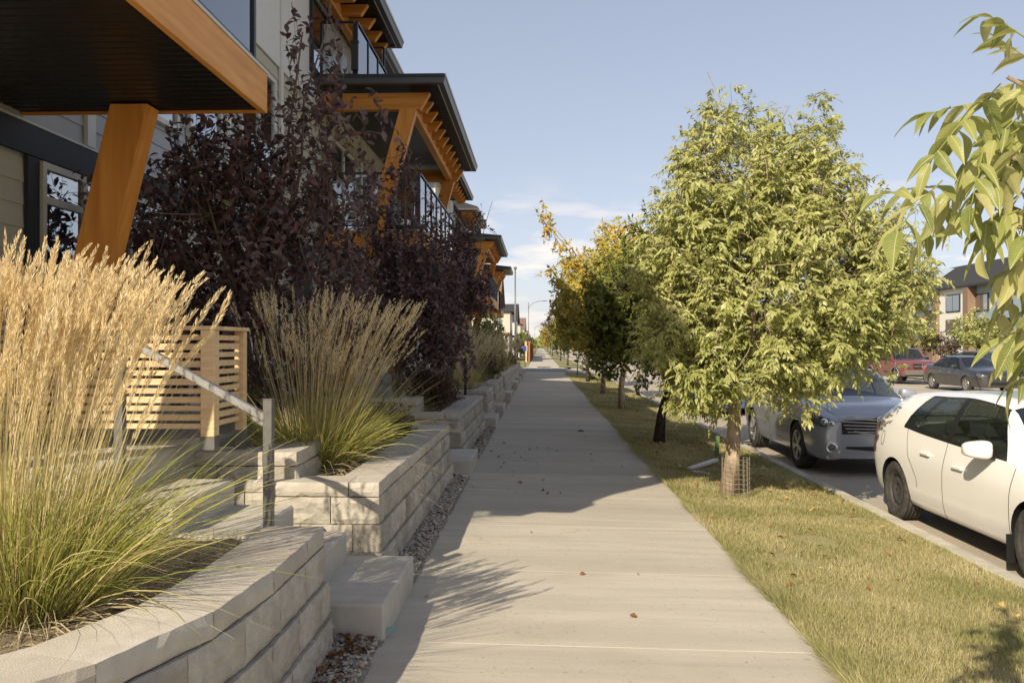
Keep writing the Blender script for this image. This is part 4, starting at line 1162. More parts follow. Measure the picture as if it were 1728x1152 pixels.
def tree(name, label, base, lobes, trunk_top, r0, limbs, n_twigs, leaf='simple', mat='ashleaf', barkm='bark', seed=1, leaf_len=0.085,
         per=7, ratio=0.36, group=None, inner=0.5, twig_len=0.42, cat='tree', droop=0.5, out=0.6, up=0.35, twig_r=0.004, spread=1.0, fine=False):
    rng = np.random.default_rng(seed)
    root = tag(empty(name, base), label, cat, group)
    b = np.array(base, float)
    mb = MB()
    nodes = limb_tree(mb, base, trunk_top, r0, r0 * 0.25, limbs, rng)
    E, dr, cc = in_lobes(lobes, n_twigs, rng, inner)
    tl = twig_len * rng.uniform(0.6, 1.4, n_twigs)
    tdir = nrm(dr * out + np.array([0, 0, up]) + rng.normal(0, 0.35, (n_twigs, 3)))
    A = E - tdir * tl[:, None]
    Vt, Ft, C = twigs_geo(A, E, np.full(n_twigs, twig_r), np.full(n_twigs, twig_r * 0.4), rng=rng)
    # secondary branches from limbs to the twig starts
    pick = rng.random(n_twigs) < 0.15
    NS = nearest(nodes, A[pick])
    V2, F2, _ = twigs_geo(NS, A[pick], np.full(pick.sum(), twig_r * 1.8), np.full(pick.sum(), twig_r), seg=4, sag=0.08, rng=rng)
    tr = mb.build('trunk', M[barkm], None, smooth=True)
    tr.location = -Vector(base); tr.parent = root
    V = np.concatenate([Vt, V2]) - b; F = np.concatenate([Ft, F2 + len(Vt)])
    np_obj('branches', V, F, M[barkm], root)
    # leaves
    tt = rng.uniform(0.12, 1.04, (n_twigs, per))
    P = (A[:, None] + (E - A)[:, None] * tt[..., None]).reshape(-1, 3)
    td = np.repeat(tdir, per, 0)
    m = len(P)
    side = rand_dir(m, rng)
    if leaf == 'compound':
        rd = nrm(td * 0.5 + side * 0.9 * spread + np.array([0, 0, -0.15 * droop]))
        RL = rng.uniform(0.12, 0.2, m) * (leaf_len / 0.085)
        tl_ = np.array([0.38, 0.38, 0.62, 0.62, 0.86, 0.86, 1.0]); sg = np.array([-1, 1, -1, 1, -1, 1, 0])
        rs = nrm(np.cross(rd, np.array([0, 0, 1.0]) + 0.3 * rand_dir(m, rng)))
        sag = np.array([0, 0, -1.0])[None, None] * (RL[:, None, None] * 0.28 * droop * (tl_ ** 2)[None, :, None])
        LP = P[:, None] + rd[:, None] * (RL[:, None] * tl_[None])[..., None] + sag
        LD = rd[:, None] * np.where(sg == 0, 1.0, 0.62)[None, :, None] + rs[:, None] * (sg * 0.75)[None, :, None] + np.array([0, 0, -0.7 * droop])
        LD = nrm(LD + rng.normal(0, 0.13, LD.shape))
        LN = np.repeat(np.repeat(dr, per, 0)[:, None], 7, 1) * 0.9 + np.array([-0.25, -0.45, 0.55]) + rng.normal(0, 0.38, LD.shape)
        LP = LP.reshape(-1, 3); LD = LD.reshape(-1, 3); LN = LN.reshape(-1, 3)
        q = len(LP); LL = leaf_len * np.repeat(rng.uniform(0.65, 1.25, m), 7) * rng.uniform(0.75, 1.15, q)
        V, F = leaf_geo(LP, LD, LN, LL, LL * ratio * rng.uniform(0.8, 1.15, q))
    else:
        LD = nrm(td * 0.45 + side * 0.8 * spread + np.array([0, 0, -0.3 * droop]))
        LN = np.array([-0.2, -0.35, 0.7]) + np.repeat(dr, per, 0) * 0.6 + 0.8 * rand_dir(m, rng)
        LL = leaf_len * rng.uniform(0.6, 1.25, m)
        V, F = leaf_geo(P, LD, LN, LL, LL * ratio * rng.uniform(0.85, 1.15, m), *((LEAF9_T, LEAF9_F) if fine else (LEAF_T, LEAF_F)))
    np_obj('crown', V - b, F, M[mat], root)
    return root

# ---- the ash on the verge, lit by the sun
def v3(*a): return np.array(a, float)
ASH_LOBES = [((2.75, 9.9, 2.35), (1.62, 1.45, 1.15)), ((2.35, 9.8, 3.1), (1.15, 1.1, 1.0)), ((2.95, 9.8, 3.35), (0.75, 0.85, 0.75)), ((1.75, 9.5, 3.0), (0.55, 0.7, 0.75)),
             ((1.95, 9.7, 4.0), (0.33, 0.45, 0.42)), ((2.55, 9.8, 4.05), (0.38, 0.45, 0.4)), ((3.1, 9.9, 4.05), (0.33, 0.4, 0.36)), ((3.6, 9.9, 2.85), (0.75, 0.75, 0.7)),
             ((3.95, 9.9, 2.35), (0.6, 0.7, 0.65)), ((1.55, 9.4, 1.75), (0.6, 0.7, 0.65)), ((2.2, 9.2, 1.45), (0.8, 0.8, 0.4)), ((3.0, 9.5, 1.6), (0.75, 0.75, 0.45)), ((1.3, 9.6, 2.5), (0.38, 0.5, 0.5)), ((1.7, 9.2, 1.3), (0.5, 0.45, 0.32)), ((3.5, 9.7, 1.85), (0.6, 0.6, 0.4)), ((2.15, 9.7, 4.35), (0.13, 0.2, 0.2)), ((3.2, 9.8, 4.4), (0.12, 0.2, 0.16)), ((1.75, 9.4, 1.1), (0.45, 0.45, 0.26)), ((2.75, 9.4, 1.15), (0.45, 0.45, 0.25)), ((1.6, 9.6, 3.75), (0.2, 0.25, 0.25))]
tree('ash_tree', 'big sunlit yellow-green ash tree with wire guard on the verge', (2.12, 9.75, -0.1), ASH_LOBES, (2.5, 9.85, 3.9), 0.088,
     [(0.3, (3.7, 9.9, 2.6), 0.04), (0.3, (1.3, 9.4, 2.3), 0.035), (0.4, (1.8, 9.5, 3.8), 0.035), (0.4, (3.2, 10.0, 3.9), 0.035), (0.3, (2.3, 8.8, 2.4), 0.03), (0.3, (3.0, 10.9, 2.6), 0.03), (0.5, (3.4, 9.2, 3.2), 0.025)],
     1750, 'compound', 'ashleaf', 'bark', 3, 0.075, per=7, ratio=0.40, group='verge trees', inner=0.45, droop=1.0, up=0.3)

TREES = [  # y, x, radius, height, mat, label
    ('verge_tree', 'verge tree with dark leaning trunk just behind the big ash', 14.9, 2.05, 1.5, 4.3, 'limeleaf', 21, 'darkbark'),
    ('verge_tree', 'verge tree turning orange and yellow, with a long bough reaching over the sidewalk', 22.7, 2.16, 2.05, 5.2, 'turnleaf', 22, 'bark'),
    ('verge_tree', 'fourth verge tree from the camera, gold tints low over the sidewalk', 30.0, 2.2, 2.0, 5.1, 'turnleaf', 23, 'bark'),
    ('verge_tree', 'fifth verge tree from the camera, green and gold', 39.4, 2.2, 1.9, 5.0, 'turnleaf', 24, 'darkbark'),
    ('verge_tree', 'small verge tree with thin trunk nearest the cross street', 48.0, 2.1, 1.2, 3.6, 'greenleaf', 25, 'bark'),
]
for (nm, lb, y, x, R, H, mt, sd, bk) in TREES:
    rg = np.random.default_rng(sd * 7)
    lobes = [((x, y, H * 0.55), (R * 0.85, R * 0.85, H * 0.3)), ((x, y, H * 0.78), (R * 0.5, R * 0.5, H * 0.2))]
    for k in range(7):
        a = 2 * math.pi * k / 7 + rg.uniform(-0.3, 0.3)
        lobes.append(((x + math.cos(a) * R * 0.62, y + math.sin(a) * R * 0.62, H * rg.uniform(0.33, 0.72)), (R * 0.4, R * 0.4, H * 0.13)))
    if sd < 23:
        for (fx_, fz_) in ((-0.55, 0.42), (-0.5, 0.62), (-0.62, 0.52)):
            lobes.append(((x + fx_ * R, y - 0.3 * R, H * fz_), (R * 0.42, R * 0.5, H * 0.14)))
    if sd == 22:
        for k in range(4):
            lobes.append(((x - 0.9 - 0.33 * k, y - 0.1 * k, 3.4 + 0.42 * k), (0.42 - 0.05 * k, 0.4, 0.3 - 0.03 * k)))
        lobes.append(((x - 2.05, y - 0.3, 5.0), (0.18, 0.2, 0.32)))
    if sd == 23:
        for k in range(4):
            lobes.append(((x - 0.8 - 0.35 * k, y - 0.1 * k, 3.1 + 0.35 * k), (0.42 - 0.05 * k, 0.4, 0.28 - 0.03 * k)))
    limbs = [(0.3 + 0.06 * k, l[0], 0.03) for k, l in enumerate(lobes[2:8])]
    if sd in (22, 23): limbs.append((0.4, lobes[-1][0], 0.03)); limbs.append((0.4, lobes[-2][0], 0.03))
    n = {21: 1300, 22: 1650, 23: 1150, 24: 700, 25: 240}[sd]
    tree(nm, lb, (x, y, -0.1), lobes, (x + (0.7 if sd == 21 else 0.05), y, H * 0.9), 0.085 if R > 1.3 else 0.04, limbs, n, 'simple', mt, bk, sd, 0.10 if y < 20 else 0.125, per=14 if y < 28 else 12,
         ratio=0.52, group='verge trees', inner=0.35, twig_len=0.5, droop=0.7)

# ---- purple-leaved trees along the house
PUR = 'dark purple small trees in front of the houses'
def purple(label, base, lobes, n, seed, leaf_len, per=15, limbs_n=7, top=None):
    rg = np.random.default_rng(seed)
    limbs = []
    for k in range(limbs_n):
        l = lobes[k % len(lobes)]
        limbs.append((0.08 + 0.1 * k / limbs_n, tuple(np.array(l[0]) + rg.normal(0, 0.25, 3) + np.array([0, 0, l[1][2] * 0.4])), 0.022))
    return tree('purple_leaf_tree', label, base, lobes, top or lobes[0][0], 0.03, limbs, n, 'simple', 'purpleleaf', 'purplebark', seed, leaf_len, per=per, ratio=0.5, group=PUR,
                inner=0.25, twig_len=0.55, droop=0.25, out=0.35, up=0.85, twig_r=0.0035, spread=1.0, fine=True)
purple('nearest dark purple leafed tree beside the leaning timber post', (-2.7, 7.9, 0.55),
       [((-2.85, 7.9, 2.7), (0.95, 0.7, 1.0)), ((-2.4, 7.8, 3.2), (0.7, 0.6, 0.8), 0.8), ((-2.12, 7.9, 4.35), (0.42, 0.5, 0.75), 0.3), ((-2.5, 7.7, 1.6), (0.8, 0.5, 0.75)), ((-3.3, 7.6, 2.1), (0.5, 0.5, 0.8)),
        ((-3.5, 7.2, 2.95), (0.4, 0.35, 0.35)), ((-3.0, 7.5, 3.35), (0.5, 0.4, 0.4)), ((-1.8, 7.7, 3.8), (0.35, 0.4, 0.5), 0.2), ((-1.8, 7.9, 3.1), (0.35, 0.4, 0.5), 0.5), ((-1.85, 8.0, 2.2), (0.4, 0.45, 0.6))], 800, 31, 0.084, 16, top=(-2.2, 7.9, 4.5))
purple('second dark purple leafed tree growing up against the second balcony', (-2.15, 12.9, 0.55),
       [((-2.3, 12.9, 2.4), (0.95, 0.8, 0.95)), ((-1.75, 12.9, 2.6), (0.7, 0.7, 0.85)), ((-2.0, 12.9, 3.5), (0.75, 0.6, 0.7), 0.4), ((-2.5, 12.8, 3.6), (0.5, 0.5, 0.8), 0.35), ((-1.5, 12.9, 1.8), (0.5, 0.6, 0.5)), ((-2.1, 12.9, 4.4), (0.35, 0.4, 0.35), 0.3)], 720, 32, 0.086, 15)
purple('third dark purple leafed tree with shoots standing against the sky', (-1.9, 18.5, 0.55),
       [((-2.05, 18.5, 2.9), (0.75, 0.8, 0.6)), ((-1.65, 18.4, 3.1), (0.6, 0.6, 0.7)), ((-1.75, 18.5, 3.9), (0.5, 0.5, 0.6)), ((-1.35, 18.4, 2.75), (0.4, 0.5, 0.45)), ((-1.25, 18.4, 4.4), (0.1, 0.12, 0.4))], 420, 33, 0.085, 15)
purple('dark purple leafed tree filling the space under the second balcony', (-2.5, 15.0, 0.7),
       [((-2.6, 15.0, 2.2), (0.7, 0.8, 0.8)), ((-2.2, 15.4, 2.5), (0.6, 0.8, 0.6))], 260, 34, 0.085, 14)
SHR = 'maroon shrubs in the wall planters'
def shrub(label, base, r, h, seed, n=170, mat='ninebark', leaf=0.035, group=SHR, name='maroon_shrub', per=20, tl=0.32):
    x, y, z = base
    lobes = [((x, y, z + h * 0.5), (r * 0.8, r * 0.8, h * 0.42)), ((x - r * 0.4, y, z + h * 0.6), (r * 0.5, r * 0.5, h * 0.35)), ((x + r * 0.42, y - r * 0.2, z + h * 0.4), (r * 0.5, r * 0.5, h * 0.32)), ((x, y + r * 0.4, z + h * 0.7), (r * 0.4, r * 0.4, h * 0.3))]
    limbs = [(0.05, (x + r * 0.6 * math.cos(k), y + r * 0.6 * math.sin(k), z + h * 0.7), 0.010) for k in range(6)]
    return tree(name, label, base, lobes, (x, y, z + h * 0.7), 0.014, limbs, n, 'simple', mat, 'purplebark', seed, leaf, per=per, ratio=0.6, group=group, inner=0.2, twig_len=tl, droop=0.2, out=0.6, up=0.6, twig_r=0.0025, cat='shrub')
shrub('low reddish-brown shrub behind the cap of the sunlit wall', (-1.68, 9.35, 0.55), 0.42, 0.5, 41, 150)
shrub('reddish-brown shrub close behind the tall grass clump on the sunlit wall', (-2.0, 8.5, 0.55), 0.5, 0.85, 42, 190)
shrub('large dark maroon shrub on the second wall from the camera', (-1.72, 13.3, 0.55), 0.55, 0.95, 43, 240)
shrub('dark maroon shrub beside the large one on the second wall', (-1.75, 14.6, 0.55), 0.45, 0.8, 44, 160)
shrub('rounded dark maroon shrub half way along the walls, between tan grasses', (-1.55, 24.2, 0.55), 0.6, 0.95, 45, 200, leaf=0.05)
shrub('small distant maroon shrub near the last walls', (-1.5, 40.0, 0.55), 0.6, 0.9, 46, 110, leaf=0.07, per=14)
shrub('maroon shrub on the long far wall', (-1.6, 31.2, 0.55), 0.5, 0.8, 47, 110, leaf=0.06, per=14)
shrub('lime green leafy bush in front of the far townhouse row', (-1.95, 29.5, 0.55), 0.75, 2.2, 48, 260, 'limeleaf', 0.09, 'green bushes by the far houses', 'green_bush', 14, 0.45)
shrub('fresh green bush beside the lime one below the small far balcony', (-2.0, 36.0, 0.6), 0.9, 2.6, 49, 260, 'greenleaf', 0.1, 'green bushes by the far houses', 'green_bush', 14, 0.5)

# ---- feather reed grasses
def reed_grass(label, base, n_st, n_bl, h, lean, seed, spread=0.22, fan=0.3, plume_n=44, plume_len=0.22, blade_h=0.75, group='feather reed grass clumps', wide=1.0):
    rng = np.random.default_rng(seed)
    root = tag(empty('reed_grass', base), label, 'ornamental grass', group, 'thing')
    lean = np.array([lean[0], lean[1], 0.0])
    def bases(n, sp):
        a = rng.uniform(0, 2 * np.pi, n); r = sp * np.sqrt(rng.uniform(0, 1, n))
        return np.stack([np.cos(a) * r, np.sin(a) * r, rng.uniform(-0.02, 0.02, n)], -1), np.stack([np.cos(a), np.sin(a), 0 * a], -1) * (r / sp)[:, None]
    # stalks
    P, o = bases(n_st, spread * 0.8)
    D = nrm(o * fan + lean * 0.5 + np.array([0, 0, 1.0]) + rng.normal(0, 0.05, (n_st, 3)))
    B = (o * fan * 0.5 + lean * 0.55 + rng.normal(0, 0.06, (n_st, 3))) * 0.6; B[:, 2] = -0.04
    L = h * (1.08 - 0.42 * rng.uniform(0, 1, n_st) ** 1.6)
    V, F, C, T = ribbon_geo(P, D, B, L, np.full(n_st, 0.0035 * wide), 6, rng, 0.6)
    np_obj('stalks', V, F, M['stalk'], root)
    # plumes
    A = C[:, -1]; ax = T[:, -1]
    PL = plume_len * rng.uniform(0.7, 1.2, n_st)
    bend = lean * 0.35 + rng.normal(0, 0.1, (n_st, 3))
    t = rng.uniform(0, 1, (n_st, plume_n)) ** 0.9
    prof = np.sin(np.pi * np.clip(0.12 + 0.86 * t, 0, 1)) ** 0.8
    side = rand_dir(n_st * plume_n, rng).reshape(n_st, plume_n, 3)
    side = nrm(side - (side * ax[:, None]).sum(-1, keepdims=True) * ax[:, None])
    cen = A[:, None] + ax[:, None] * (PL[:, None] * (t - 0.25))[..., None] + bend[:, None] * (PL[:, None] * t ** 2)[..., None]
    sd = nrm(ax[:, None] + bend[:, None] * t[..., None] + side * 0.33)
    sl = (0.014 + 0.018 * prof) * wide ** 0.5 * (plume_len / 0.22) ** 0.5
    p0 = cen + side * (0.0045 * prof)[..., None]
    tip = p0 + sd * sl[..., None]
    sv = nrm(np.cross(sd, rand_dir(n_st * plume_n, rng).reshape(n_st, plume_n, 3))) * (0.0022 * wide)
    mid = p0 + sd * (sl * 0.45)[..., None]
    V = np.stack([p0, mid + sv, tip, mid - sv], 2).reshape(-1, 3)
    F = np.arange(len(V)).reshape(-1, 4)
    np_obj('plumes', V, F, M['plume'], root)
    # blades
    P, o = bases(n_bl, spread)
    D = nrm(o * 0.62 + lean * 0.15 + np.array([0, 0, 1.0]) + rng.normal(0, 0.14, (n_bl, 3)))
    L = blade_h * rng.uniform(0.5, 1.15, n_bl)
    B = o * rng.uniform(0.05, 0.45, (n_bl, 1)) + lean * 0.15 + rng.normal(0, 0.1, (n_bl, 3)); B[:, 2] = -rng.uniform(0.05, 0.55, n_bl)
    V, F, _, _ = ribbon_geo(P, D, B, L, 0.0062 * wide * rng.uniform(0.6, 1.2, n_bl), 6, rng, 0.1)
    np_obj('blades', V, F, M['blade'], root)
    nd = n_bl // 3
    P, o = bases(nd, spread)
    D = nrm(o * 1.2 + lean * 0.2 + np.array([0, 0, 0.55]) + rng.normal(0, 0.2, (nd, 3)))
    B = o * 0.2 + rng.normal(0, 0.1, (nd, 3)); B[:, 2] = -rng.uniform(0.5, 0.9, nd)
    V, F, _, _ = ribbon_geo(P, D, B, blade_h * rng.uniform(0.45, 0.9, nd), 0.006 * wide * rng.uniform(0.6, 1.2, nd), 6, rng, 0.1)
    np_obj('dead_blades', V, F, M['deadblade'], root)
    return root
G1 = [(-1.93, 3.2, 115, 1050, 1.14, 'nearest tan reed grass clump spilling over the curved wall'), (-2.12, 3.42, 125, 850, 1.22, 'tan reed grass clump just behind the nearest one, towards the handrail'),
      (-2.3, 3.6, 110, 600, 1.26, 'tan reed grass clump at the picture edge in front of the house window')]
for k, (x, y, ns, nb, h, lb) in enumerate(G1):
    reed_grass(lb, (x, y, 0.56), ns, nb, h, (0.16, 0.06), 60 + k, spread=0.22, fan=0.15, plume_n=110, plume_len=0.23, blade_h=0.88, group='tan reed grasses massed on the first planter')
reed_grass('broad fan of tan reed grass on the sunlit wall past the handrail', (-1.82, 7.0, 0.56), 300, 1500, 1.3, (0.12, 0.04), 70, spread=0.26, fan=0.28, plume_n=44, plume_len=0.22, blade_h=0.98)
FARG = [(-2.1, 15.9, 'tan reed grass behind the maroon shrubs of the second wall'), (-1.75, 19.0, 'tan reed grass clump just behind the black handrail post'), (-2.05, 22.2, 'tan reed grass clump on the fourth wall from the camera'),
        (-1.95, 23.6, 'tan reed grass clump touching the rounded maroon shrub'), (-1.8, 27.6, 'tan reed grass clump at the near end of the long far wall'), (-1.95, 29.6, 'tan reed grass in front of the lime green bush'),
        (-1.7, 35.3, 'distant tan reed grass clump on the small far wall'), (-1.75, 41.2, 'distant tan reed grass clump by the second last wall'), (-1.6, 45.6, 'most distant tan reed grass clump by the last wall')]
for k, (x, y, lb) in enumerate(FARG):
    reed_grass(lb, (x, y, 0.56), 110, 150, 1.3, (0.1, 0.05), 80 + k, spread=0.35, fan=0.4, plume_n=14, wide=2.2 if y > 26 else 1.6, plume_len=0.28)
# ------------------------------------------------------------------ parked cars
def pchip(K, fr):
    """K (n, ...) key values at 0..n-1; fr list of parameters -> shape-preserving cubic"""
    K = np.asarray(K, float); n = len(K)
    d = np.diff(K, axis=0)
    m = np.zeros_like(K)
    a, b = d[:-1], d[1:]
    same = (a * b) > 0
    with np.errstate(divide='ignore', invalid='ignore'):
        h = np.where(same, 2 * a * b / np.where(same, a + b, 1), 0)
    m[1:-1] = h; m[0] = d[0]; m[-1] = d[-1]
    out = []
    for t in fr:
        i = min(int(t), n - 2); s = t - i
        h00 = 2 * s**3 - 3 * s**2 + 1; h10 = s**3 - 2 * s**2 + s; h01 = -2 * s**3 + 3 * s**2; h11 = s**3 - s**2
        out.append(h00 * K[i] + h10 * m[i] + h01 * K[i + 1] + h11 * m[i + 1])
    return np.array(out)

def car_rings(st):
    R = []
    for (xl, xb, xt, zb, zm, zbelt, zt, ws, wm, wb, wt, cr) in st:
        bow = 0.07 if xt > 0 else -0.04
        R.append([(xl, 0, zb), (xl, ws, zb), (xl, wm * 0.968, zb + 0.13), ((xl + xb) / 2, wm, zm), (xb, wb, zbelt), (xt, wt, zt), (xt + bow * 0.6, wt * 0.66, zt + cr * 0.75), (xt + bow, 0, zt + cr)])
    return np.array(R, float)

UF = [0, 0.16, 0.33, 0.5, 0.67, 0.84]
VF = [[0, 0.5], [0, 0.3, 0.65], [0, 0.25, 0.5, 0.75], [0, 0.2, 0.4, 0.6, 0.8, 0.92], [0, 0.07, 0.3, 0.5, 0.7, 0.93], [0, 0.08, 0.35, 0.7], [0, 0.5]]

class CarSurf:
    def __init__(self, st):
        K = car_rings(st); self.nu = len(st)
        self.us = [i + f for i in range(len(st) - 1) for f in UF] + [len(st) - 1]
        self.vs = [j + f for j in range(7) for f in VF[j]] + [7]
        A = pchip(K, self.us)                       # U, 8, 3
        B = pchip(np.swapaxes(A, 0, 1), self.vs)    # V, U, 3
        self.G = np.swapaxes(B, 0, 1)               # U, V, 3
        self.K = K
    def at(self, u, v, side=1):
        A = pchip(self.K, [u])[0]
        p = pchip(A, [v])[0]
        return np.array([p[0], p[1] * side, p[2]])
    def normal(self, u, v, side=1):
        e = 0.02
        a = self.at(min(u + e, self.nu - 1), v) - self.at(max(u - e, 0), v); b = self.at(u, min(v + e, 7)) - self.at(u, max(v - e, 0))
        n = np.cross(a, b); n /= np.linalg.norm(n)
        if n[1] < 0: n = -n
        return np.array([n[0], n[1] * side, n[2]])

def ribbon_on(S, uv, side, w=0.007, off=0.0015):
    """thin dark line lying on the body, through (u, v) points"""
    P = [S.at(u, v, side) + S.normal(u, v, side) * off for u, v in uv]
    N = [S.normal(u, v, side) for u, v in uv]
    vs = []; fs = []
    for i in range(len(P)):
        t = P[min(i + 1, len(P) - 1)] - P[max(i - 1, 0)]
        s = np.cross(t, N[i]); s /= max(1e-9, np.linalg.norm(s))
        vs += [tuple(P[i] - s * w / 2), tuple(P[i] + s * w / 2)]
    for i in range(len(P) - 1): fs.append((2 * i, 2 * i + 1, 2 * i + 3, 2 * i + 2))
    return vs, fs

def wheel_meshes(R, W, kind):
    rr = R * 0.66
    tyre = MB()
    prof = [(rr, -W * 0.42), (rr + 0.02, -W * 0.5), (R - 0.035, -W * 0.52), (R - 0.012, -W * 0.46)]
    for k in range(5):
        z = -W * 0.4 + k * W * 0.2
        prof += [(R, z - W * 0.07), (R, z + W * 0.07), (R - 0.008, z + W * 0.075), (R - 0.008, z + W * 0.125)] if k < 4 else [(R, z - W * 0.07), (R, z + W * 0.03)]
    prof += [(R - 0.012, W * 0.46), (R - 0.035, W * 0.52), (rr + 0.02, W * 0.5), (rr, W * 0.42)]
    Mx = Matrix.Rotation(math.radians(-90), 4, 'X')      # lathe axis z -> +y
    tyre.lathe(prof, 40, Mx)
    rim = MB()
    if kind == 'steel':
        rim.lathe([(rr, W * 0.42), (rr - 0.012, W * 0.45), (rr - 0.03, W * 0.30), (rr * 0.80, W * 0.22), (rr * 0.66, W * 0.34), (rr * 0.42, W * 0.36), (rr * 0.34, W * 0.25), (rr * 0.18, W * 0.27), (0.0, W * 0.27)], 36, Mx)
        holes = MB()
        for k in range(12):
            a = 2 * math.pi * k / 12; c = rr * 0.735
            holes.lathe([(0.0, W * 0.305), (rr * 0.065, W * 0.30)], 8, Mx @ Matrix.Translation((math.cos(a) * c, math.sin(a) * c, 0)))
        for k in range(5):
            a = 2 * math.pi * k / 5; c = rr * 0.27
            holes.lathe([(0.0, W * 0.30), (rr * 0.05, W * 0.29), (rr * 0.05, W * 0.25)], 8, Mx @ Matrix.Translation((math.cos(a) * c, math.sin(a) * c, 0)))
    else:
        rim.lathe([(rr, W * 0.42), (rr - 0.006, W * 0.47), (rr - 0.02, W * 0.45), (rr - 0.03, W * 0.15), (rr - 0.03, -W * 0.1)], 36, Mx)
        n = 5 if kind == 'five' else 8
        for k in range(n):
            a = 2 * math.pi * k / n + 0.2
            for da in (-0.13, 0.13) if kind == 'five' else (0,):
                p = Mx @ Vector((math.cos(a) * rr * 0.15, math.sin(a) * rr * 0.15, W * 0.36)); q = Mx @ Vector((math.cos(a + da) * (rr - 0.015), math.sin(a + da) * (rr - 0.015), W * 0.42))
                rim.bar(p, q, rr * 0.16, 0.03, up=(0, 1, 0), b=0.004)
        rim.lathe([(rr * 0.24, W * 0.30), (rr * 0.24, W * 0.40), (rr * 0.16, W * 0.43), (0, W * 0.43)], 20, Mx)
        holes = MB().lathe([(rr - 0.02, W * 0.05), (0.0, W * 0.05)], 24, Mx)
    return tyre, rim, holes

def make_car(label, st, wb, R, W, track, paint_m, wheel_kind, loc, rz, cells, arch=None, cat='car', name='parked_car', detail=2, group='parked cars', belt_trim=True):
    """st station list; cells {(i, j): slot} on the key grid, slots: 1 side glass, 2 screen, 4 headlamp, 5 tail lamp, 3 black"""
    root = tag(empty(name, loc, rz), label, cat, group)
    S = CarSurf(st); G = S.G; nu, nv = G.shape[:2]
    V = []; idx = {}
    for i in range(nu):
        for j in range(nv):
            for sd in (1, -1):
                if sd == -1 and (j == 0 or j == nv - 1):
                    idx[i, j, -1] = idx[i, j, 1]; continue
                p = G[i, j]; idx[i, j, sd] = len(V); V.append((p[0], p[1] * sd if 0 < j < nv - 1 else 0.0, p[2]))
    F = []; MI = []
    for i in range(nu - 1):
        ki = int(S.us[i] + 1e-6)
        for j in range(nv - 1):
            kj = int(S.vs[j] + 1e-6); fv = S.vs[j] - kj
            slot = cells.get((ki, kj), 0)
            if slot in (1,) and (fv < 0.05 or fv > 0.92): slot = 3
            if slot == 4 and fv < 0.35: slot = 0
            if slot == 2 and kj == 5 and fv < 0.05: slot = 0
            if kj == 0: slot = 3
            for sd in (1, -1):
                q = (idx[i, j, sd], idx[i + 1, j, sd], idx[i + 1, j + 1, sd], idx[i, j + 1, sd])
                F.append(q if sd == 1 else q[::-1]); MI.append(slot)
    for i in (0, nu - 1):
        loop = [idx[i, j, 1] for j in range(nv)] + [idx[i, j, -1] for j in range(nv - 2, 0, -1)]
        F.append(tuple(loop)); MI.append(0)
    me = bpy.data.meshes.new('body'); me.from_pydata(V, [], F)
    mats = [paint_m, M['carglass'], M['windscreen'], M['carblack'], M['lampglass'], M['redlamp']]
    for m in mats: me.materials.append(m)
    me.polygons.foreach_set('material_index', MI)
    bm = bmesh.new(); bm.from_mesh(me); bmesh.ops.recalc_face_normals(bm, faces=bm.faces); bm.to_mesh(me); bm.free()
    body = bpy.data.objects.new('body', me); COL.objects.link(body)
    # wheel arches
    ar = arch or R + 0.055
    cut = MB()
    for sx in (1, -1):
        for sy in (1, -1):
            y0, y1 = (track / 2 - W / 2 - 0.07, 1.3)
            Mx = Matrix.Translation((sx * wb / 2, 0, R)) @ Matrix.Rotation(math.radians(-90 * sy), 4, 'X')
            n = 36; vs = []; fs = []
            for z in (y0, y1):
                for k in range(n):
                    a = 2 * math.pi * k / n; vs.append(tuple(Mx @ Vector((ar * math.cos(a), ar * math.sin(a), z))))
            fs = [tuple(range(n)), tuple(range(2 * n - 1, n - 1, -1))] + [(k, n + k, n + (k + 1) % n, (k + 1) % n) for k in range(n)]
            cut.add(vs, fs)
    cm = cut.mesh('arch_cutter', M['carblack'])
    co = bpy.data.objects.new('arch_cutter', cm); COL.objects.link(co)
    md = body.modifiers.new('arch', 'BOOLEAN'); md.operation = 'DIFFERENCE'; md.object = co; md.solver = 'EXACT'
    try: md.material_mode = 'TRANSFER'
    except Exception: pass
    dg = bpy.context.evaluated_depsgraph_get()
    bm = bmesh.new(); bm.from_object(body, dg)
    ev = body.evaluated_get(dg)
    slots = [m.material.name if m.material else '' for m in ev.material_slots] if ev.material_slots else []
    names = [m.name for m in ev.data.materials]
    bpy.data.objects.remove(co); bpy.data.objects.remove(body)
    def slot_of(f):
        n_ = names[f.material_index] if f.material_index < len(names) else names[0]
        for k, m in enumerate(mats):
            if m.name == n_: return k
        return 3
    fsl = {f.index: slot_of(f) for f in bm.faces}
    bm.faces.ensure_lookup_table()
    def extract(faces, nm, mat_list, recess=0.0, smooth=True, mid=None):
        vm = {}; vs = []; fs = []; mi = []
        for f in faces:
            r = []
            for v in f.verts:
                if v.index not in vm:
                    vm[v.index] = len(vs); vs.append(tuple(v.co - v.normal * recess))
                r.append(vm[v.index])
            fs.append(tuple(r)); mi.append(mid(f) if mid else 0)
        m_ = bpy.data.meshes.new(nm); m_.from_pydata(vs, [], fs)
        for mm in mat_list: m_.materials.append(mm)
        m_.polygons.foreach_set('material_index', mi)
        m_.polygons.foreach_set('use_smooth', [smooth] * len(fs))
        try: m_.set_sharp_from_angle(angle=math.radians(38))
        except Exception: pass
        return link(bpy.data.objects.new(nm, m_), root)
    bm.verts.index_update(); bm.normal_update()
    extract([f for f in bm.faces if fsl[f.index] in (0, 3)], 'body', [paint_m, M['carblack']], mid=lambda f: 1 if fsl[f.index] == 3 else 0)
    seen = set()
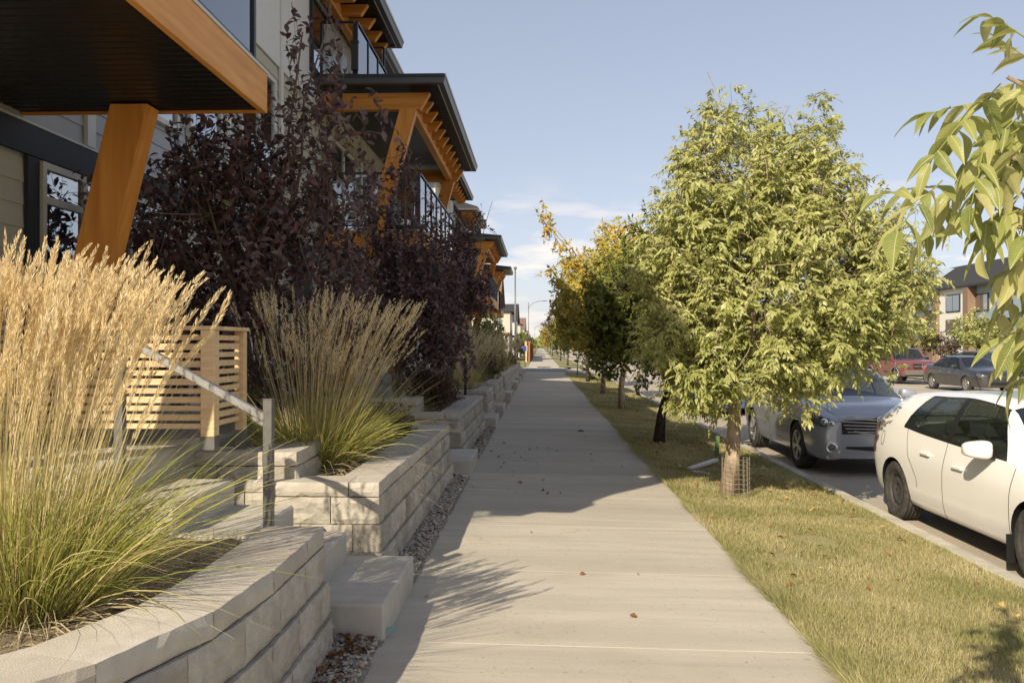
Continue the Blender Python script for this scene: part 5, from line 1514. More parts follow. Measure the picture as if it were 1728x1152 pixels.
    for f0 in bm.faces:
        s = fsl[f0.index]
        if s in (0, 3) or f0.index in seen: continue
        comp = []; stack = [f0]; seen.add(f0.index)
        while stack:
            f = stack.pop(); comp.append(f)
            for e in f.edges:
                for g in e.link_faces:
                    if g.index not in seen and fsl[g.index] == s: seen.add(g.index); stack.append(g)
        nm = {1: 'side_window', 2: 'windscreen', 4: 'headlight', 5: 'tail_light'}[s]
        if s == 2 and sum(f.calc_center_median().x for f in comp) / len(comp) < 0: nm = 'rear_window'
        extract(comp, nm, [mats[s]], 0.006 if s in (1, 2) else -0.002)
    bm.free()
    # wheels
    ty, ri, ho = wheel_meshes(R, W, wheel_kind)
    tm = ty.mesh('tyre', M['rubber'], True)
    rm = ri.mesh('rim', M['steelwheel'] if wheel_kind == 'steel' else M['alloy'], wheel_kind == 'steel')
    hm = ho.mesh('wheel_holes', M['carblack'])
    for sx in (1, -1):
        for sy in (1, -1):
            w = inst('wheel', tm, root, (sx * wb / 2, sy * track / 2, R), (0, 0, 0 if sy > 0 else math.pi))
            inst('rim', rm, w); inst('wheel_holes', hm, w)
    # cabin: dark seats and dash so that the glass does not look into an empty shell
    for sx, hh in ((-0.05, 1.0), (-0.85, 0.95)):
        for sy in (0.36, -0.36):
            MB().box(sx - 0.2, sx - 0.05, sy - 0.22, sy + 0.22, 0.5, hh, 0.04).box(sx - 0.2, sx + 0.3, sy - 0.22, sy + 0.22, 0.4, 0.58, 0.04).box(sx - 0.2, sx - 0.1, sy - 0.12, sy + 0.12, hh + 0.01, hh + 0.17, 0.03).build('seat', M['seatcloth'], root)
    return root, S

def mirror_part(root, x, y, z, s, m, sc=1.0):
    b = MB(); n1, n2 = 10, 16; vs = []; fs = []
    sp = lambda v, e: math.copysign(abs(v) ** e, v)
    for i in range(n1 + 1):
        ph = -math.pi / 2 + math.pi * i / n1
        for k in range(n2):
            th = 2 * math.pi * k / n2
            vx = sp(math.cos(ph), 0.55) * sp(math.cos(th), 0.6); vy = sp(math.cos(ph), 0.55) * sp(math.sin(th), 0.6); vz = sp(math.sin(ph), 0.55)
            tp = 1 - 0.18 * vy * s
            vs.append((x + 0.075 * sc * vx * (1.0 if vx < 0 else 1.15), y + s * 0.12 * sc + 0.115 * sc * vy, z + 0.075 * sc + 0.072 * sc * vz * tp))
    for i in range(n1):
        for k in range(n2):
            fs.append((i * n2 + k, i * n2 + (k + 1) % n2, (i + 1) * n2 + (k + 1) % n2, (i + 1) * n2 + k))
    b.add(vs, fs)
    o = b.build('mirror', m, root, smooth=True)
    MB().bar((x, y - s * 0.03, z), (x, y + s * 0.09, z + 0.035), 0.07, 0.035).build('mirror_stalk', M['carblack'], o)
    MB().lathe([(0.0, 0), (0.07, 0.0)], 14, Matrix.Translation((x - 0.078 * sc, y + s * 0.12 * sc, z + 0.07 * sc)) @ Matrix.Diagonal((1, 1.2 * sc, 0.8 * sc, 1)) @ Matrix.Rotation(math.radians(90), 4, 'Y')).build('mirror_glass', M['chrome'], o)
    return o

def handle_part(root, S, u, v, side, m, L=0.2):
    p = S.at(u, v, side); n = S.normal(u, v, side)
    c = p + n * 0.018
    o = MB().box(c[0] - L / 2, c[0] + L / 2, c[1] - 0.012, c[1] + 0.012, c[2] - 0.014, c[2] + 0.014, 0.006).build('door_handle', m, root)
    return o

def seams(root, S, paths, w=0.009):
    for sd in (1, -1):
        for uv in paths:
            vs, fs = ribbon_on(S, uv, sd, w)
            MB().add(vs, fs).build('door_gap', M['carblack'], root)

# ---- white hatchback -----------------------------------------------------------------------
#        xl     xb     xt     zb    zm    zbelt zt    ws    wm    wb    wt    cr
HATCH = [(-2.16, -2.18, -2.15, 0.38, 0.64, 0.93, 0.98, 0.52, 0.60, 0.57, 0.50, 0.02),
         (-2.08, -2.12, -2.08, 0.28, 0.66, 0.99, 1.06, 0.70, 0.80, 0.755, 0.62, 0.03),
         (-1.84, -1.88, -1.88, 0.24, 0.68, 1.03, 1.24, 0.78, 0.885, 0.82, 0.60, 0.05),
         (-1.50, -1.52, -1.62, 0.22, 0.69, 1.04, 1.345, 0.80, 0.90, 0.835, 0.585, 0.055),
         (-1.20, -1.20, -1.06, 0.22, 0.69, 1.03, 1.375, 0.80, 0.90, 0.84, 0.575, 0.06),
         (-0.78, -0.76, -0.68, 0.21, 0.68, 1.00, 1.385, 0.80, 0.897, 0.845, 0.57, 0.062),
         (-0.27, -0.22, -0.30, 0.21, 0.67, 0.975, 1.40, 0.80, 0.895, 0.848, 0.58, 0.062),
         (-0.16, -0.10, -0.20, 0.21, 0.67, 0.97, 1.40, 0.80, 0.895, 0.848, 0.58, 0.062),
         (0.35, 0.38, 0.18, 0.21, 0.66, 0.95, 1.375, 0.80, 0.892, 0.845, 0.58, 0.062),
         (0.80, 0.86, 0.46, 0.21, 0.65, 0.93, 1.335, 0.80, 0.89, 0.835, 0.57, 0.06),
         (1.06, 1.10, 1.20, 0.21, 0.64, 0.91, 0.965, 0.80, 0.892, 0.83, 0.74, 0.045),
         (1.60, 1.60, 1.60, 0.21, 0.62, 0.84, 0.90, 0.79, 0.895, 0.82, 0.70, 0.045),
         (2.02, 2.0, 2.0, 0.20, 0.56, 0.72, 0.77, 0.74, 0.84, 0.76, 0.62, 0.04),
         (2.20, 2.18, 2.16, 0.20, 0.48, 0.62, 0.66, 0.60, 0.68, 0.63, 0.50, 0.03),
         (2.27, 2.25, 2.22, 0.24, 0.46, 0.58, 0.62, 0.40, 0.46, 0.44, 0.36, 0.02)]
HC = {(4, 4): 1, (5, 4): 1, (7, 4): 1, (8, 4): 1, (6, 4): 3, (9, 5): 2, (9, 6): 2, (1, 5): 2, (1, 6): 2, (2, 5): 2, (2, 6): 2, (12, 3): 4, (0, 3): 5, (1, 3): 5,
      (0, 1): 0}
white, SW = make_car('white hatchback parked at the kerb with black steel wheels', HATCH, 2.70, 0.318, 0.205, 1.56, M['paint_white'], 'steel', (4.82, 8.33, -0.325), -math.pi / 2, HC, arch=0.365, cat='car')
seams(white, SW, [[(2.55 + 0.12 * math.cos(a), 3.5 + 0.22 * math.sin(a)) for a in np.linspace(0, 6.28, 20)], [(6.45, v) for v in np.linspace(1.2, 4.0, 22)], [(9.7, v) for v in np.linspace(1.2, 3.9, 20)],
                  [(5.0 - 0.32 * max(0, (v - 2.6)) - 0.25 * (1 if v > 3.2 else max(0, (v - 2.6) / 0.6)), v) for v in np.linspace(2.35, 4.0, 16)],
                  [(u, 1.25) for u in np.linspace(5.05, 9.7, 30)]])
for sd in (1, -1):
    handle_part(white, SW, 5.35, 3.45, sd, M['paint_white']); handle_part(white, SW, 7.55, 3.35, sd, M['paint_white'])
    mirror_part(white, 0.66, sd * 0.86, 0.93, sd, M['paint_white'], 1.05)
    vs, fs = ribbon_on(SW, [(u, 4.98) for u in np.linspace(4.05, 9.0, 50)], sd, 0.022, 0.002)
    MB().add(vs, fs).build('window_trim', M['carblack'], white)
    vs, fs = ribbon_on(SW, [(u, 4.04) for u in np.linspace(4.05, 9.0, 50)], sd, 0.028, 0.003)
    MB().add(vs, fs).build('window_trim', M['carblack'], white)
    vs, fs = ribbon_on(SW, [(4.62 + 0.18 * t, 4.05 + 0.9 * t) for t in np.linspace(0, 1, 10)], sd, 0.03, 0.003)
    MB().add(vs, fs).build('quarter_bar', M['carblack'], white)
    MB().prism([(sd * 0.80, 0.10), (sd * 0.90, 0.10), (sd * 0.905, 0.34), (sd * 0.80, 0.34)], 'x', 0.99 - 0.012, 0.99).build('mud_flap', M['carblack'], white)
vs = []; P = [SW.at(u, v, 1) for u, v in ((7.0, 6.2), (8.9, 6.2))]
MB().add([(0.28, -0.38, 1.437), (-0.42, -0.40, 1.462), (-0.42, 0.40, 1.462), (0.28, 0.38, 1.437), (0.31, 0, 1.446), (-0.44, 0, 1.472)], [(0, 4, 5, 1), (4, 3, 2, 5)]).build('sunroof', M['carglass'], white)
MB().prism([(-1.25, 1.39), (-1.14, 1.41), (-1.18, 1.43), (-1.24, 1.425)], 'y', -0.03, 0.03).tube([(-1.21, 0, 1.42), (-1.32, 0, 1.55)], [0.006, 0.004], 6).build('antenna', M['carblack'], white)

MB().box(2.19, 2.285, -0.36, 0.36, 0.33, 0.50, 0.02).build('grille', M['carblack'], white)

# ---- silver crossover ----------------------------------------------------------------------
CROSS = [(-2.36, -2.40, -2.36, 0.42, 0.70, 1.00, 1.05, 0.55, 0.66, 0.64, 0.56, 0.02),
         (-2.25, -2.30, -2.26, 0.33, 0.72, 1.06, 1.13, 0.74, 0.84, 0.80, 0.68, 0.03),
         (-2.0, -2.05, -1.95, 0.28, 0.74, 1.09, 1.38, 0.83, 0.93, 0.87, 0.68, 0.05),
         (-1.70, -1.75, -1.65, 0.25, 0.75, 1.09, 1.50, 0.85, 0.945, 0.885, 0.66, 0.055),
         (-1.55, -1.60, -1.40, 0.25, 0.75, 1.085, 1.52, 0.85, 0.947, 0.89, 0.655, 0.06),
         (-0.95, -0.95, -0.88, 0.24, 0.74, 1.07, 1.545, 0.85, 0.947, 0.89, 0.66, 0.062),
         (-0.27, -0.20, -0.28, 0.24, 0.73, 1.055, 1.55, 0.85, 0.945, 0.89, 0.665, 0.062),
         (-0.16, -0.08, -0.18, 0.24, 0.73, 1.05, 1.548, 0.85, 0.945, 0.89, 0.665, 0.062),
         (0.40, 0.46, 0.20, 0.24, 0.72, 1.04, 1.52, 0.85, 0.942, 0.885, 0.66, 0.062),
         (0.86, 0.95, 0.46, 0.24, 0.72, 1.03, 1.475, 0.85, 0.94, 0.875, 0.645, 0.06),
         (1.12, 1.18, 1.28, 0.24, 0.72, 1.02, 1.075, 0.85, 0.942, 0.865, 0.77, 0.05),
         (1.60, 1.62, 1.62, 0.24, 0.72, 0.97, 1.03, 0.84, 0.945, 0.86, 0.74, 0.055),
         (2.02, 2.02, 2.02, 0.24, 0.68, 0.93, 0.98, 0.82, 0.94, 0.85, 0.71, 0.05),
         (2.22, 2.20, 2.18, 0.24, 0.62, 0.88, 0.925, 0.78, 0.90, 0.81, 0.66, 0.04),
         (2.36, 2.33, 2.29, 0.25, 0.60, 0.845, 0.885, 0.70, 0.80, 0.72, 0.58, 0.03),
         (2.41, 2.385, 2.34, 0.28, 0.58, 0.815, 0.85, 0.56, 0.64, 0.58, 0.46, 0.02)]
CC = {(4, 4): 1, (5, 4): 1, (7, 4): 1, (8, 4): 1, (6, 4): 3, (9, 5): 2, (9, 6): 2, (1, 5): 2, (1, 6): 2, (2, 5): 2, (2, 6): 2, (12, 3): 4, (13, 3): 4, (0, 3): 5, (1, 3): 5}
silver, SS = make_car('silver crossover with wide slatted grille parked behind the big ash tree', CROSS, 2.775, 0.36, 0.24, 1.63, M['paint_silver'], 'five', (4.97, 15.05, -0.325), -math.pi / 2, CC, arch=0.405)
seams(silver, SS, [[(6.45, v) for v in np.linspace(1.2, 4.0, 22)], [(9.75, v) for v in np.linspace(1.2, 3.9, 20)], [(10.2 + 0.55 * t, 4.9 + 0.1 * t) for t in np.linspace(0, 1, 6)] + [(u, 5.0) for u in np.linspace(10.9, 13.6, 16)]])
for sd in (1, -1):
    handle_part(silver, SS, 5.35, 3.45, sd, M['paint_silver']); handle_part(silver, SS, 7.55, 3.4, sd, M['paint_silver'])
    mirror_part(silver, 0.80, sd * 0.90, 1.05, sd, M['paint_silver'], 1.15)
# nose of the silver car: grille, bars, emblem, intake, fog lamps
def nose_x(y):   # how far the nose reaches at half width y
    y = abs(y)
    return float(np.interp(y, [0, 0.60, 0.70, 0.80, 0.90, 0.94], [2.40, 2.395, 2.37, 2.345, 2.215, 2.02]))
def nose_bar(root, name, mat, y0, y1, zfun, h, d, off=0.0, n=16):
    vs = []; fs = []
    for i in range(n + 1):
        yy = y0 + (y1 - y0) * i / n; x = nose_x(yy) + off; z = zfun(yy)
        vs += [(x, yy, z - h / 2), (x + d, yy, z - h / 2 + 0.004), (x + d, yy, z + h / 2 - 0.004), (x, yy, z + h / 2)]
    for i in range(n):
        for k in range(4):
            k2 = (k + 1) % 4
            fs.append((4 * i + k, 4 * i + k2, 4 * (i + 1) + k2, 4 * (i + 1) + k))
    fs += [(0, 1, 2, 3), (4 * n + 3, 4 * n + 2, 4 * n + 1, 4 * n)]
    return MB().add(vs, fs).build(name, mat, root)
gw = lambda z: 0.60 - (0.80 - z) * 0.9
nose_bar(silver, 'grille', M['carblack'], -0.57, 0.57, lambda y: 0.735 - 0.02 * abs(y), 0.20, 0.012, -0.005)
for k in range(5):
    zz = 0.66 + 0.042 * k; hw = 0.50 + 0.03 * k
    nose_bar(silver, 'grille_bar', M['alloy'], -hw, hw, lambda y, zz=zz, k=k: zz + 0.018 * (abs(y) / 0.6) * (k / 2), 0.02, 0.022, 0.002)
nose_bar(silver, 'grille_frame', M['paint_silver'], -0.40, 0.40, lambda y: 0.622 + 0.05 * (abs(y) / 0.4) ** 2, 0.03, 0.03, -0.005)
nose_bar(silver, 'lower_intake', M['carblack'], -0.52, 0.52, lambda y: 0.385, 0.13, 0.012, -0.004)
nose_bar(silver, 'bumper_lip', M['paint_silver'], -0.78, 0.78, lambda y: 0.285, 0.045, 0.03, -0.03)
nose_bar(silver, 'bumper_crease', M['paint_silver'], -0.70, 0.70, lambda y: 0.465, 0.03, 0.018, -0.012)
for sd in (1, -1):
    fx = nose_x(0.72) + 0.012
    Mx = Matrix.Translation((fx, sd * 0.72, 0.43)) @ Matrix.Rotation(math.radians(sd * 24), 4, 'Z') @ Matrix.Rotation(math.radians(90), 4, 'Y')
    f = MB().lathe([(0.085, -0.02), (0.085, 0.012), (0.055, 0.02), (0.05, 0.005)], 18, Mx).build('fog_lamp_ring', M['chrome'], silver, True)
    MB().lathe([(0.05, 0.004), (0.03, 0.016), (0.0, 0.02)], 14, Mx).build('fog_lamp', M['lampglass'], f, True)
    # headlamp innards
    for (yy, zz, r) in ((0.70, 0.77, 0.05), (0.80, 0.80, 0.055)):
        Mx = Matrix.Translation((nose_x(yy) - 0.03, sd * yy, zz)) @ Matrix.Rotation(math.radians(sd * 25), 4, 'Z') @ Matrix.Rotation(math.radians(90), 4, 'Y')
        MB().lathe([(r, 0.0), (r * 0.85, 0.02), (r * 0.5, 0.03), (0, 0.034)], 16, Mx).build('lamp_reflector', M['chrome'], silver, True)
def ellipse_ring(b, cx, cy, cz, a, c, r, n=28):
    pts = [(cx, cy + a * math.cos(2 * math.pi * k / n), cz + c * math.sin(2 * math.pi * k / n)) for k in range(n + 1)]
    b.tube(pts, r, 6, caps=False)
em = MB(); ex = 2.43
ellipse_ring(em, ex, 0, 0.835, 0.085, 0.056, 0.007); ellipse_ring(em, ex, 0, 0.862, 0.06, 0.026, 0.006); ellipse_ring(em, ex, 0, 0.835, 0.024, 0.053, 0.006)
em.build('emblem', M['chrome'], silver, True)
MB().lathe([(0.0, 0), (0.085, 0), (0.085, -0.06)], 20, Matrix.Translation((ex - 0.006, 0, 0.835)) @ Matrix.Diagonal((1, 1, 0.66, 1)) @ Matrix.Rotation(math.radians(90), 4, 'Y')).build('emblem_plate', M['paint_silver'], silver)
for sd in (1, -1):
    MB().tube([(1.22, sd * 0.5 - 0.2, 1.085), (1.12, sd * 0.45 - 0.35, 1.15)], 0.008, 5).build('wiper', M['carblack'], silver)

# ---- sedan and tall utility across the road -------------------------------------------------
SEDAN = [(-2.28, -2.30, -2.28, 0.40, 0.68, 0.92, 0.97, 0.55, 0.62, 0.60, 0.55, 0.02),
         (-2.18, -2.20, -2.16, 0.30, 0.68, 0.97, 1.04, 0.72, 0.80, 0.77, 0.68, 0.02),
         (-1.80, -1.80, -1.78, 0.24, 0.68, 0.99, 1.07, 0.80, 0.875, 0.83, 0.68, 0.02),
         (-1.48, -1.50, -1.45, 0.22, 0.67, 0.985, 1.09, 0.80, 0.885, 0.845, 0.66, 0.03),
         (-1.25, -1.25, -0.88, 0.22, 0.67, 0.98, 1.36, 0.80, 0.888, 0.85, 0.59, 0.05),
         (-0.85, -0.80, -0.62, 0.21, 0.66, 0.965, 1.395, 0.80, 0.888, 0.855, 0.59, 0.055),
         (-0.22, -0.16, -0.22, 0.21, 0.65, 0.945, 1.40, 0.80, 0.887, 0.855, 0.60, 0.055),
         (-0.11, -0.05, -0.12, 0.21, 0.65, 0.94, 1.40, 0.80, 0.887, 0.855, 0.60, 0.055),
         (0.35, 0.40, 0.15, 0.21, 0.64, 0.93, 1.38, 0.80, 0.885, 0.85, 0.60, 0.055),
         (0.80, 0.86, 0.40, 0.21, 0.64, 0.915, 1.34, 0.80, 0.882, 0.84, 0.59, 0.055),
         (1.04, 1.08, 1.16, 0.21, 0.63, 0.90, 0.965, 0.80, 0.885, 0.83, 0.74, 0.04),
         (1.60, 1.60, 1.60, 0.21, 0.62, 0.86, 0.91, 0.79, 0.887, 0.82, 0.70, 0.04),
         (2.02, 2.02, 2.02, 0.20, 0.58, 0.79, 0.835, 0.76, 0.86, 0.79, 0.66, 0.035),
         (2.22, 2.20, 2.18, 0.20, 0.52, 0.73, 0.77, 0.68, 0.76, 0.71, 0.58, 0.03),
         (2.32, 2.30, 2.27, 0.24, 0.50, 0.69, 0.72, 0.5, 0.56, 0.54, 0.46, 0.02)]
SC = {(4, 4): 1, (5, 4): 1, (7, 4): 1, (8, 4): 1, (6, 4): 3, (9, 5): 2, (9, 6): 2, (3, 5): 2, (3, 6): 2, (12, 3): 4, (0, 3): 5, (1, 3): 5}
def sedan(label, paint_m, loc, rz, badge=True):
    c, S = make_car(label, SEDAN, 2.65, 0.32, 0.21, 1.55, paint_m, 'multi', loc, rz, SC, arch=0.36)
    for sd in (1, -1):
        mirror_part(c, 0.66, sd * 0.86, 0.94, sd, paint_m, 1.0)
        handle_part(c, S, 5.35, 3.5, sd, M['chrome']); handle_part(c, S, 7.55, 3.4, sd, M['chrome'])
        MB().box(2.10, 2.16, sd * 0.70 - 0.03, sd * 0.70 + 0.03, 0.60, 0.66).build('indicator', M['amber'], c)
    MB().box(2.28, 2.318, -0.46, 0.46, 0.585, 0.68, 0.004).build('grille', M['carblack'], c)
    MB().box(2.29, 2.325, -0.42, 0.42, 0.30, 0.42, 0.004).build('lower_intake', M['carblack'], c)
    MB().box(2.30, 2.326, -0.46, 0.46, 0.625, 0.635).build('grille_bar', M['chrome'], c)
    seams(c, S, [[(6.45, v) for v in np.linspace(1.2, 4.0, 12)], [(9.7, v) for v in np.linspace(1.2, 3.9, 12)]], 0.012)
    if badge:
        b = MB(); ellipse_ring(b, 2.335, 0, 0.655, 0.062, 0.062, 0.007, 20)
        for (a1, a2) in (((-0.026, 0.054), (0.0, 0.008)), ((0.026, 0.054), (0.0, 0.008)), ((-0.05, 0.03), (-0.026, -0.05)), ((0.05, 0.03), (0.026, -0.05)), ((-0.026, -0.05), (0.0, 0.0)), ((0.026, -0.05), (0.0, 0.0))):
            b.tube([(2.335, a1[0], 0.655 + a1[1]), (2.335, a2[0], 0.655 + a2[1])], 0.006, 5)
        b.build('emblem', M['chrome'], c)
    return c
sedan('dusty black sedan parked across the road in front of the red one', M['paint_black'], (17.95, 36.6, -0.29), -math.pi / 2 + 0.06)

SUV = [(-2.20, -2.22, -2.20, 0.50, 0.80, 1.08, 1.12, 0.66, 0.74, 0.72, 0.64, 0.01),
       (-2.14, -2.16, -2.12, 0.42, 0.80, 1.12, 1.30, 0.80, 0.87, 0.83, 0.74, 0.02),
       (-2.05, -2.06, -1.98, 0.38, 0.80, 1.13, 1.68, 0.84, 0.905, 0.86, 0.70, 0.03),
       (-1.85, -1.85, -1.80, 0.36, 0.80, 1.13, 1.70, 0.85, 0.91, 0.87, 0.69, 0.04),
       (-1.75, -1.75, -1.70, 0.36, 0.80, 1.13, 1.705, 0.85, 0.91, 0.87, 0.69, 0.045),
       (-0.95, -0.95, -0.90, 0.36, 0.80, 1.125, 1.715, 0.85, 0.91, 0.87, 0.69, 0.05),
       (-0.25, -0.22, -0.25, 0.36, 0.79, 1.12, 1.72, 0.85, 0.91, 0.87, 0.69, 0.05),
       (-0.14, -0.10, -0.14, 0.36, 0.79, 1.12, 1.72, 0.85, 0.91, 0.87, 0.69, 0.05),
       (0.30, 0.35, 0.22, 0.36, 0.79, 1.11, 1.70, 0.85, 0.91, 0.87, 0.69, 0.05),
       (0.74, 0.80, 0.50, 0.36, 0.79, 1.10, 1.66, 0.85, 0.908, 0.86, 0.68, 0.05),
       (0.94, 0.98, 1.02, 0.36, 0.79, 1.09, 1.17, 0.85, 0.91, 0.85, 0.78, 0.04),
       (1.55, 1.55, 1.55, 0.36, 0.79, 1.07, 1.14, 0.84, 0.91, 0.85, 0.76, 0.04),
       (2.02, 2.02, 2.0, 0.36, 0.76, 1.02, 1.08, 0.82, 0.90, 0.84, 0.74, 0.035),
       (2.20, 2.18, 2.15, 0.38, 0.72, 0.98, 1.03, 0.78, 0.85, 0.80, 0.70, 0.02),
       (2.26, 2.24, 2.20, 0.42, 0.70, 0.95, 0.99, 0.66, 0.74, 0.70, 0.62, 0.01)]
UC = {(4, 4): 1, (5, 4): 1, (7, 4): 1, (8, 4): 1, (6, 4): 3, (3, 4): 1, (9, 5): 2, (9, 6): 2, (1, 5): 2, (1, 6): 2, (0, 3): 5}
suv, SU = make_car('dusty dark red boxy utility vehicle parked across the road', SUV, 2.76, 0.365, 0.235, 1.56, M['paint_red'], 'multi', (18.35, 44.4, -0.29), -math.pi / 2 + 0.05, UC, arch=0.42, name='parked_utility_vehicle')
for sd in (1, -1):
    mirror_part(suv, 0.62, sd * 0.88, 1.13, sd, M['carblack'], 1.15)
    MB().box(2.17, 2.275, sd * 0.62 - 0.13, sd * 0.62 + 0.13, 0.78, 0.95, 0.02).build('headlight', M['lampglass'], suv)
    MB().box(2.0, 2.2, sd * 0.80 - 0.06, sd * 0.80 + 0.06, 0.8, 0.94, 0.02).build('indicator', M['amber'], suv)
    for sx in (1, -1):   # grey flared arches
        pts = [(sx * 1.38 + 0.44 * math.cos(a), sd * 0.925, 0.365 + 0.44 * math.sin(a)) for a in np.linspace(-0.1, math.pi + 0.1, 15)]
        MB().tube(pts, 0.045, 6).build('arch_flare', M['steelpost'], suv, True)
MB().box(2.2, 2.29, -0.42, 0.42, 0.74, 0.97, 0.01).build('grille', M['carblack'], suv)
MB().box(2.285, 2.31, -0.42, 0.42, 0.835, 0.875, 0.004).box(2.285, 2.309, -0.025, 0.025, 0.75, 0.96).build('grille_cross', M['chrome'], suv)
MB().box(2.16, 2.36, -0.84, 0.84, 0.42, 0.66, 0.04).build('bumper', M['steelpost'], suv)

sedan('blue car glimpsed through the leaves behind the silver crossover', M['paint_blue'], (5.0, 25.6, -0.325), -math.pi / 2, False)
sedan('distant silver car parked past the cross street', M['paint_silver'], (5.1, 72.0, -0.325), -math.pi / 2, False)
sedan('distant grey car parked behind the silver one past the cross street', M['paint_grey'], (5.1, 80.0, -0.325), -math.pi / 2, False)
sedan('small dark car half hidden between the red utility vehicle and black sedan', M['paint_black'], (23.5, 46.5, -0.16), -math.pi / 2 + 0.3, False)
# ------------------------------------------------------------------ street lamps
def street_lamp(label, x, y, h, arm=2.0, side=1, r=0.075):
    t = tag(empty('street_lamp', (x, y, -0.1)), label, 'street lamp', 'curved-arm street lamps')
    MB().tube([(0, 0, 0), (0, 0, h * 0.5), (0, 0, h)], [r, r * 0.85, r * 0.7], 10).build('pole', M['galv'], t, True)
    MB().lathe([(r * 2, 0), (r * 2, 0.3), (r * 1.5, 0.4), (r, 0.42)], 12).build('base', M['galv'], t)
    if arm:
        pts = [(side * arm * (1 - math.cos(a)), 0, h - 1.1 + 1.35 * math.sin(a)) for a in np.linspace(0, math.pi / 2, 10)]
        pts.append((side * (arm + 0.5), 0, h + 0.25))
        MB().tube(pts, r * 0.55, 8).build('arm', M['galv'], t, True)
        MB().box(side * (arm + 0.45) - 0.3, side * (arm + 0.45) + 0.3, -0.12, 0.12, h + 0.2, h + 0.32, 0.03).build('lamp_head', M['galv'], t)
    else:
        MB().lathe([(r * 0.7, h), (r * 1.6, h), (r * 1.6, h + 0.14), (0, h + 0.18)], 10).build('pole_cap', M['galv'], t)
street_lamp('tall plain pole beside the last porch roof of the far houses', -1.72, 60.0, 7.0, 0)
street_lamp('curved-arm street lamp standing by the brown fence', -1.7, 128.0, 8.0)
street_lamp('far small curved-arm street lamp at the end of the brown fence', -1.7, 290.0, 8.0)
street_lamp('curved-arm street lamp on the verge beyond the cross street', 3.0, 108.0, 8.4)
street_lamp('far small curved-arm street lamp on the verge side', 2.4, 300.0, 8.0)
street_lamp('curved-arm street lamp half hidden in the verge trees', 3.15, 41.0, 7.3)

# ------------------------------------------------------------------ corner furniture
t = tag(empty('sign_post', (-1.1, 63.9, -0.09)), 'thin black post with small blue box at the far corner', 'post')
MB().tube([(0, 0, 0), (0, 0, 1.5)], 0.03, 8).build('post', M['black'], t)
MB().box(-0.16, 0.1, -0.1, 0.1, 1.25, 1.62, 0.02).build('blue_box', M['bluebin'], t)
tag(MB().box(-0.2, 0.75, 64.05, 64.55, -0.055, -0.03).build('drain_grate', M['darktrim']), 'dark grate set in the far kerb ramp', 'grate')

# ------------------------------------------------------------------ brown fence past the cross street
fc = tag(empty('board_fence', (-1.15, 83, -0.06)), 'brown stained board fence beyond the cross street', 'fence')
plank = MB().box(-0.02, 0.02, 0.004, 0.37, 0.08, 1.9).mesh('plank', M['brownwood'])
for k in range(110):
    inst('plank', plank, fc, (0, k * 0.385, 0), (0, 0, 0), (1, 1, 1 + random.uniform(-0.01, 0.01)))
for k in range(8):
    MB().box(0.03, 0.2, k * 6.0 - 0.1, k * 6.0 + 0.1, 0, 2.05, 0.01).build('post', M['brownwood'], fc)
MB().box(-0.3, -0.1, -0.25, -0.05, 0, 2.05, 0.01).build('post', M['cedar'], fc)
MB().box(-0.05, 0.06, 0, 42, 1.91, 1.97).build('top_rail', M['brownwood'], fc)

# ------------------------------------------------------------------ houses past the cross street
def small_house(label, x1, y0, y1, w, h, rise, wall, roof, gable_to_street=True):
    t = tag(empty('house', (x1, y0, -0.05)), label, 'house', 'houses beyond the cross street')
    L = y1 - y0
    MB().box(-w, 0, 0, L, 0, h).build('wall', M[wall], t)
    if gable_to_street:
        MB().prism([(0, h), (L, h), (L / 2, h + rise)], 'x', -w, 0.0).build('gable', M[wall], t)
        for (a, b) in (((-0.35, h - 0.25), (L / 2, h + rise + 0.12)), ((L + 0.35, h - 0.25), (L / 2, h + rise + 0.12))):
            MB().add([(-w, a[0], a[1]), (0.4, a[0], a[1]), (0.4, b[0], b[1]), (-w, b[0], b[1]), (-w, a[0], a[1] + 0.2), (0.4, a[0], a[1] + 0.2), (0.4, b[0], b[1] + 0.2), (-w, b[0], b[1] + 0.2)],
                     [(0, 1, 2, 3), (4, 5, 6, 7), (0, 1, 5, 4), (1, 2, 6, 5), (2, 3, 7, 6), (3, 0, 4, 7)]).build('roof', M[roof], t)
    else:
        MB().add([(0.4, -0.4, h), (0.4, L + 0.4, h), (-w - 0.4, L + 0.4, h), (-w - 0.4, -0.4, h), (-w / 2, L * 0.25, h + rise), (-w / 2, L * 0.75, h + rise)], [(0, 1, 5, 4), (1, 2, 5), (2, 3, 4, 5), (3, 0, 4), (0, 3, 2, 1)]).build('roof', M[roof], t)
    MB().box(0.01, 1.3, L * 0.1, L * 0.9, 2.7, 2.95).build('porch_roof', M[roof], t)
    for k in (0.12, 0.5, 0.88): MB().box(1.05, 1.2, L * k - 0.08, L * k + 0.08, 0, 2.7).build('porch_post', M['wtrim'], t)
    for z in (0.9, 3.6):
        for k in (0.25, 0.7):
            f = MB().box(0.0, 0.05, L * k - 0.75, L * k + 0.75, z, z + 1.4).build('window', M['wtrim'], t)
            MB().box(0.051, 0.06, L * k - 0.62, L * k + 0.62, z + 0.12, z + 1.28).build('pane', M['window'], f)
        f = MB().box(-w * 0.6, -w * 0.3, -0.05, 0.0, z, z + 1.4).build('window', M['wtrim'], t)
        MB().box(-w * 0.58, -w * 0.32, -0.06, -0.051, z + 0.12, z + 1.28).build('pane', M['window'], f)
small_house('brown gabled house just past the far townhouses', -4.4, 88, 99, 10, 6.2, 3.0, 'cream', 'brown_roof')
small_house('beige two-storey house with porch past the cross street', -3.9, 112, 123, 10, 6.0, 1.6, 'cream', 'roof', False)
small_house('bright white gabled house behind the beige one', -4.0, 142, 154, 10, 5.8, 2.6, 'white', 'roof')
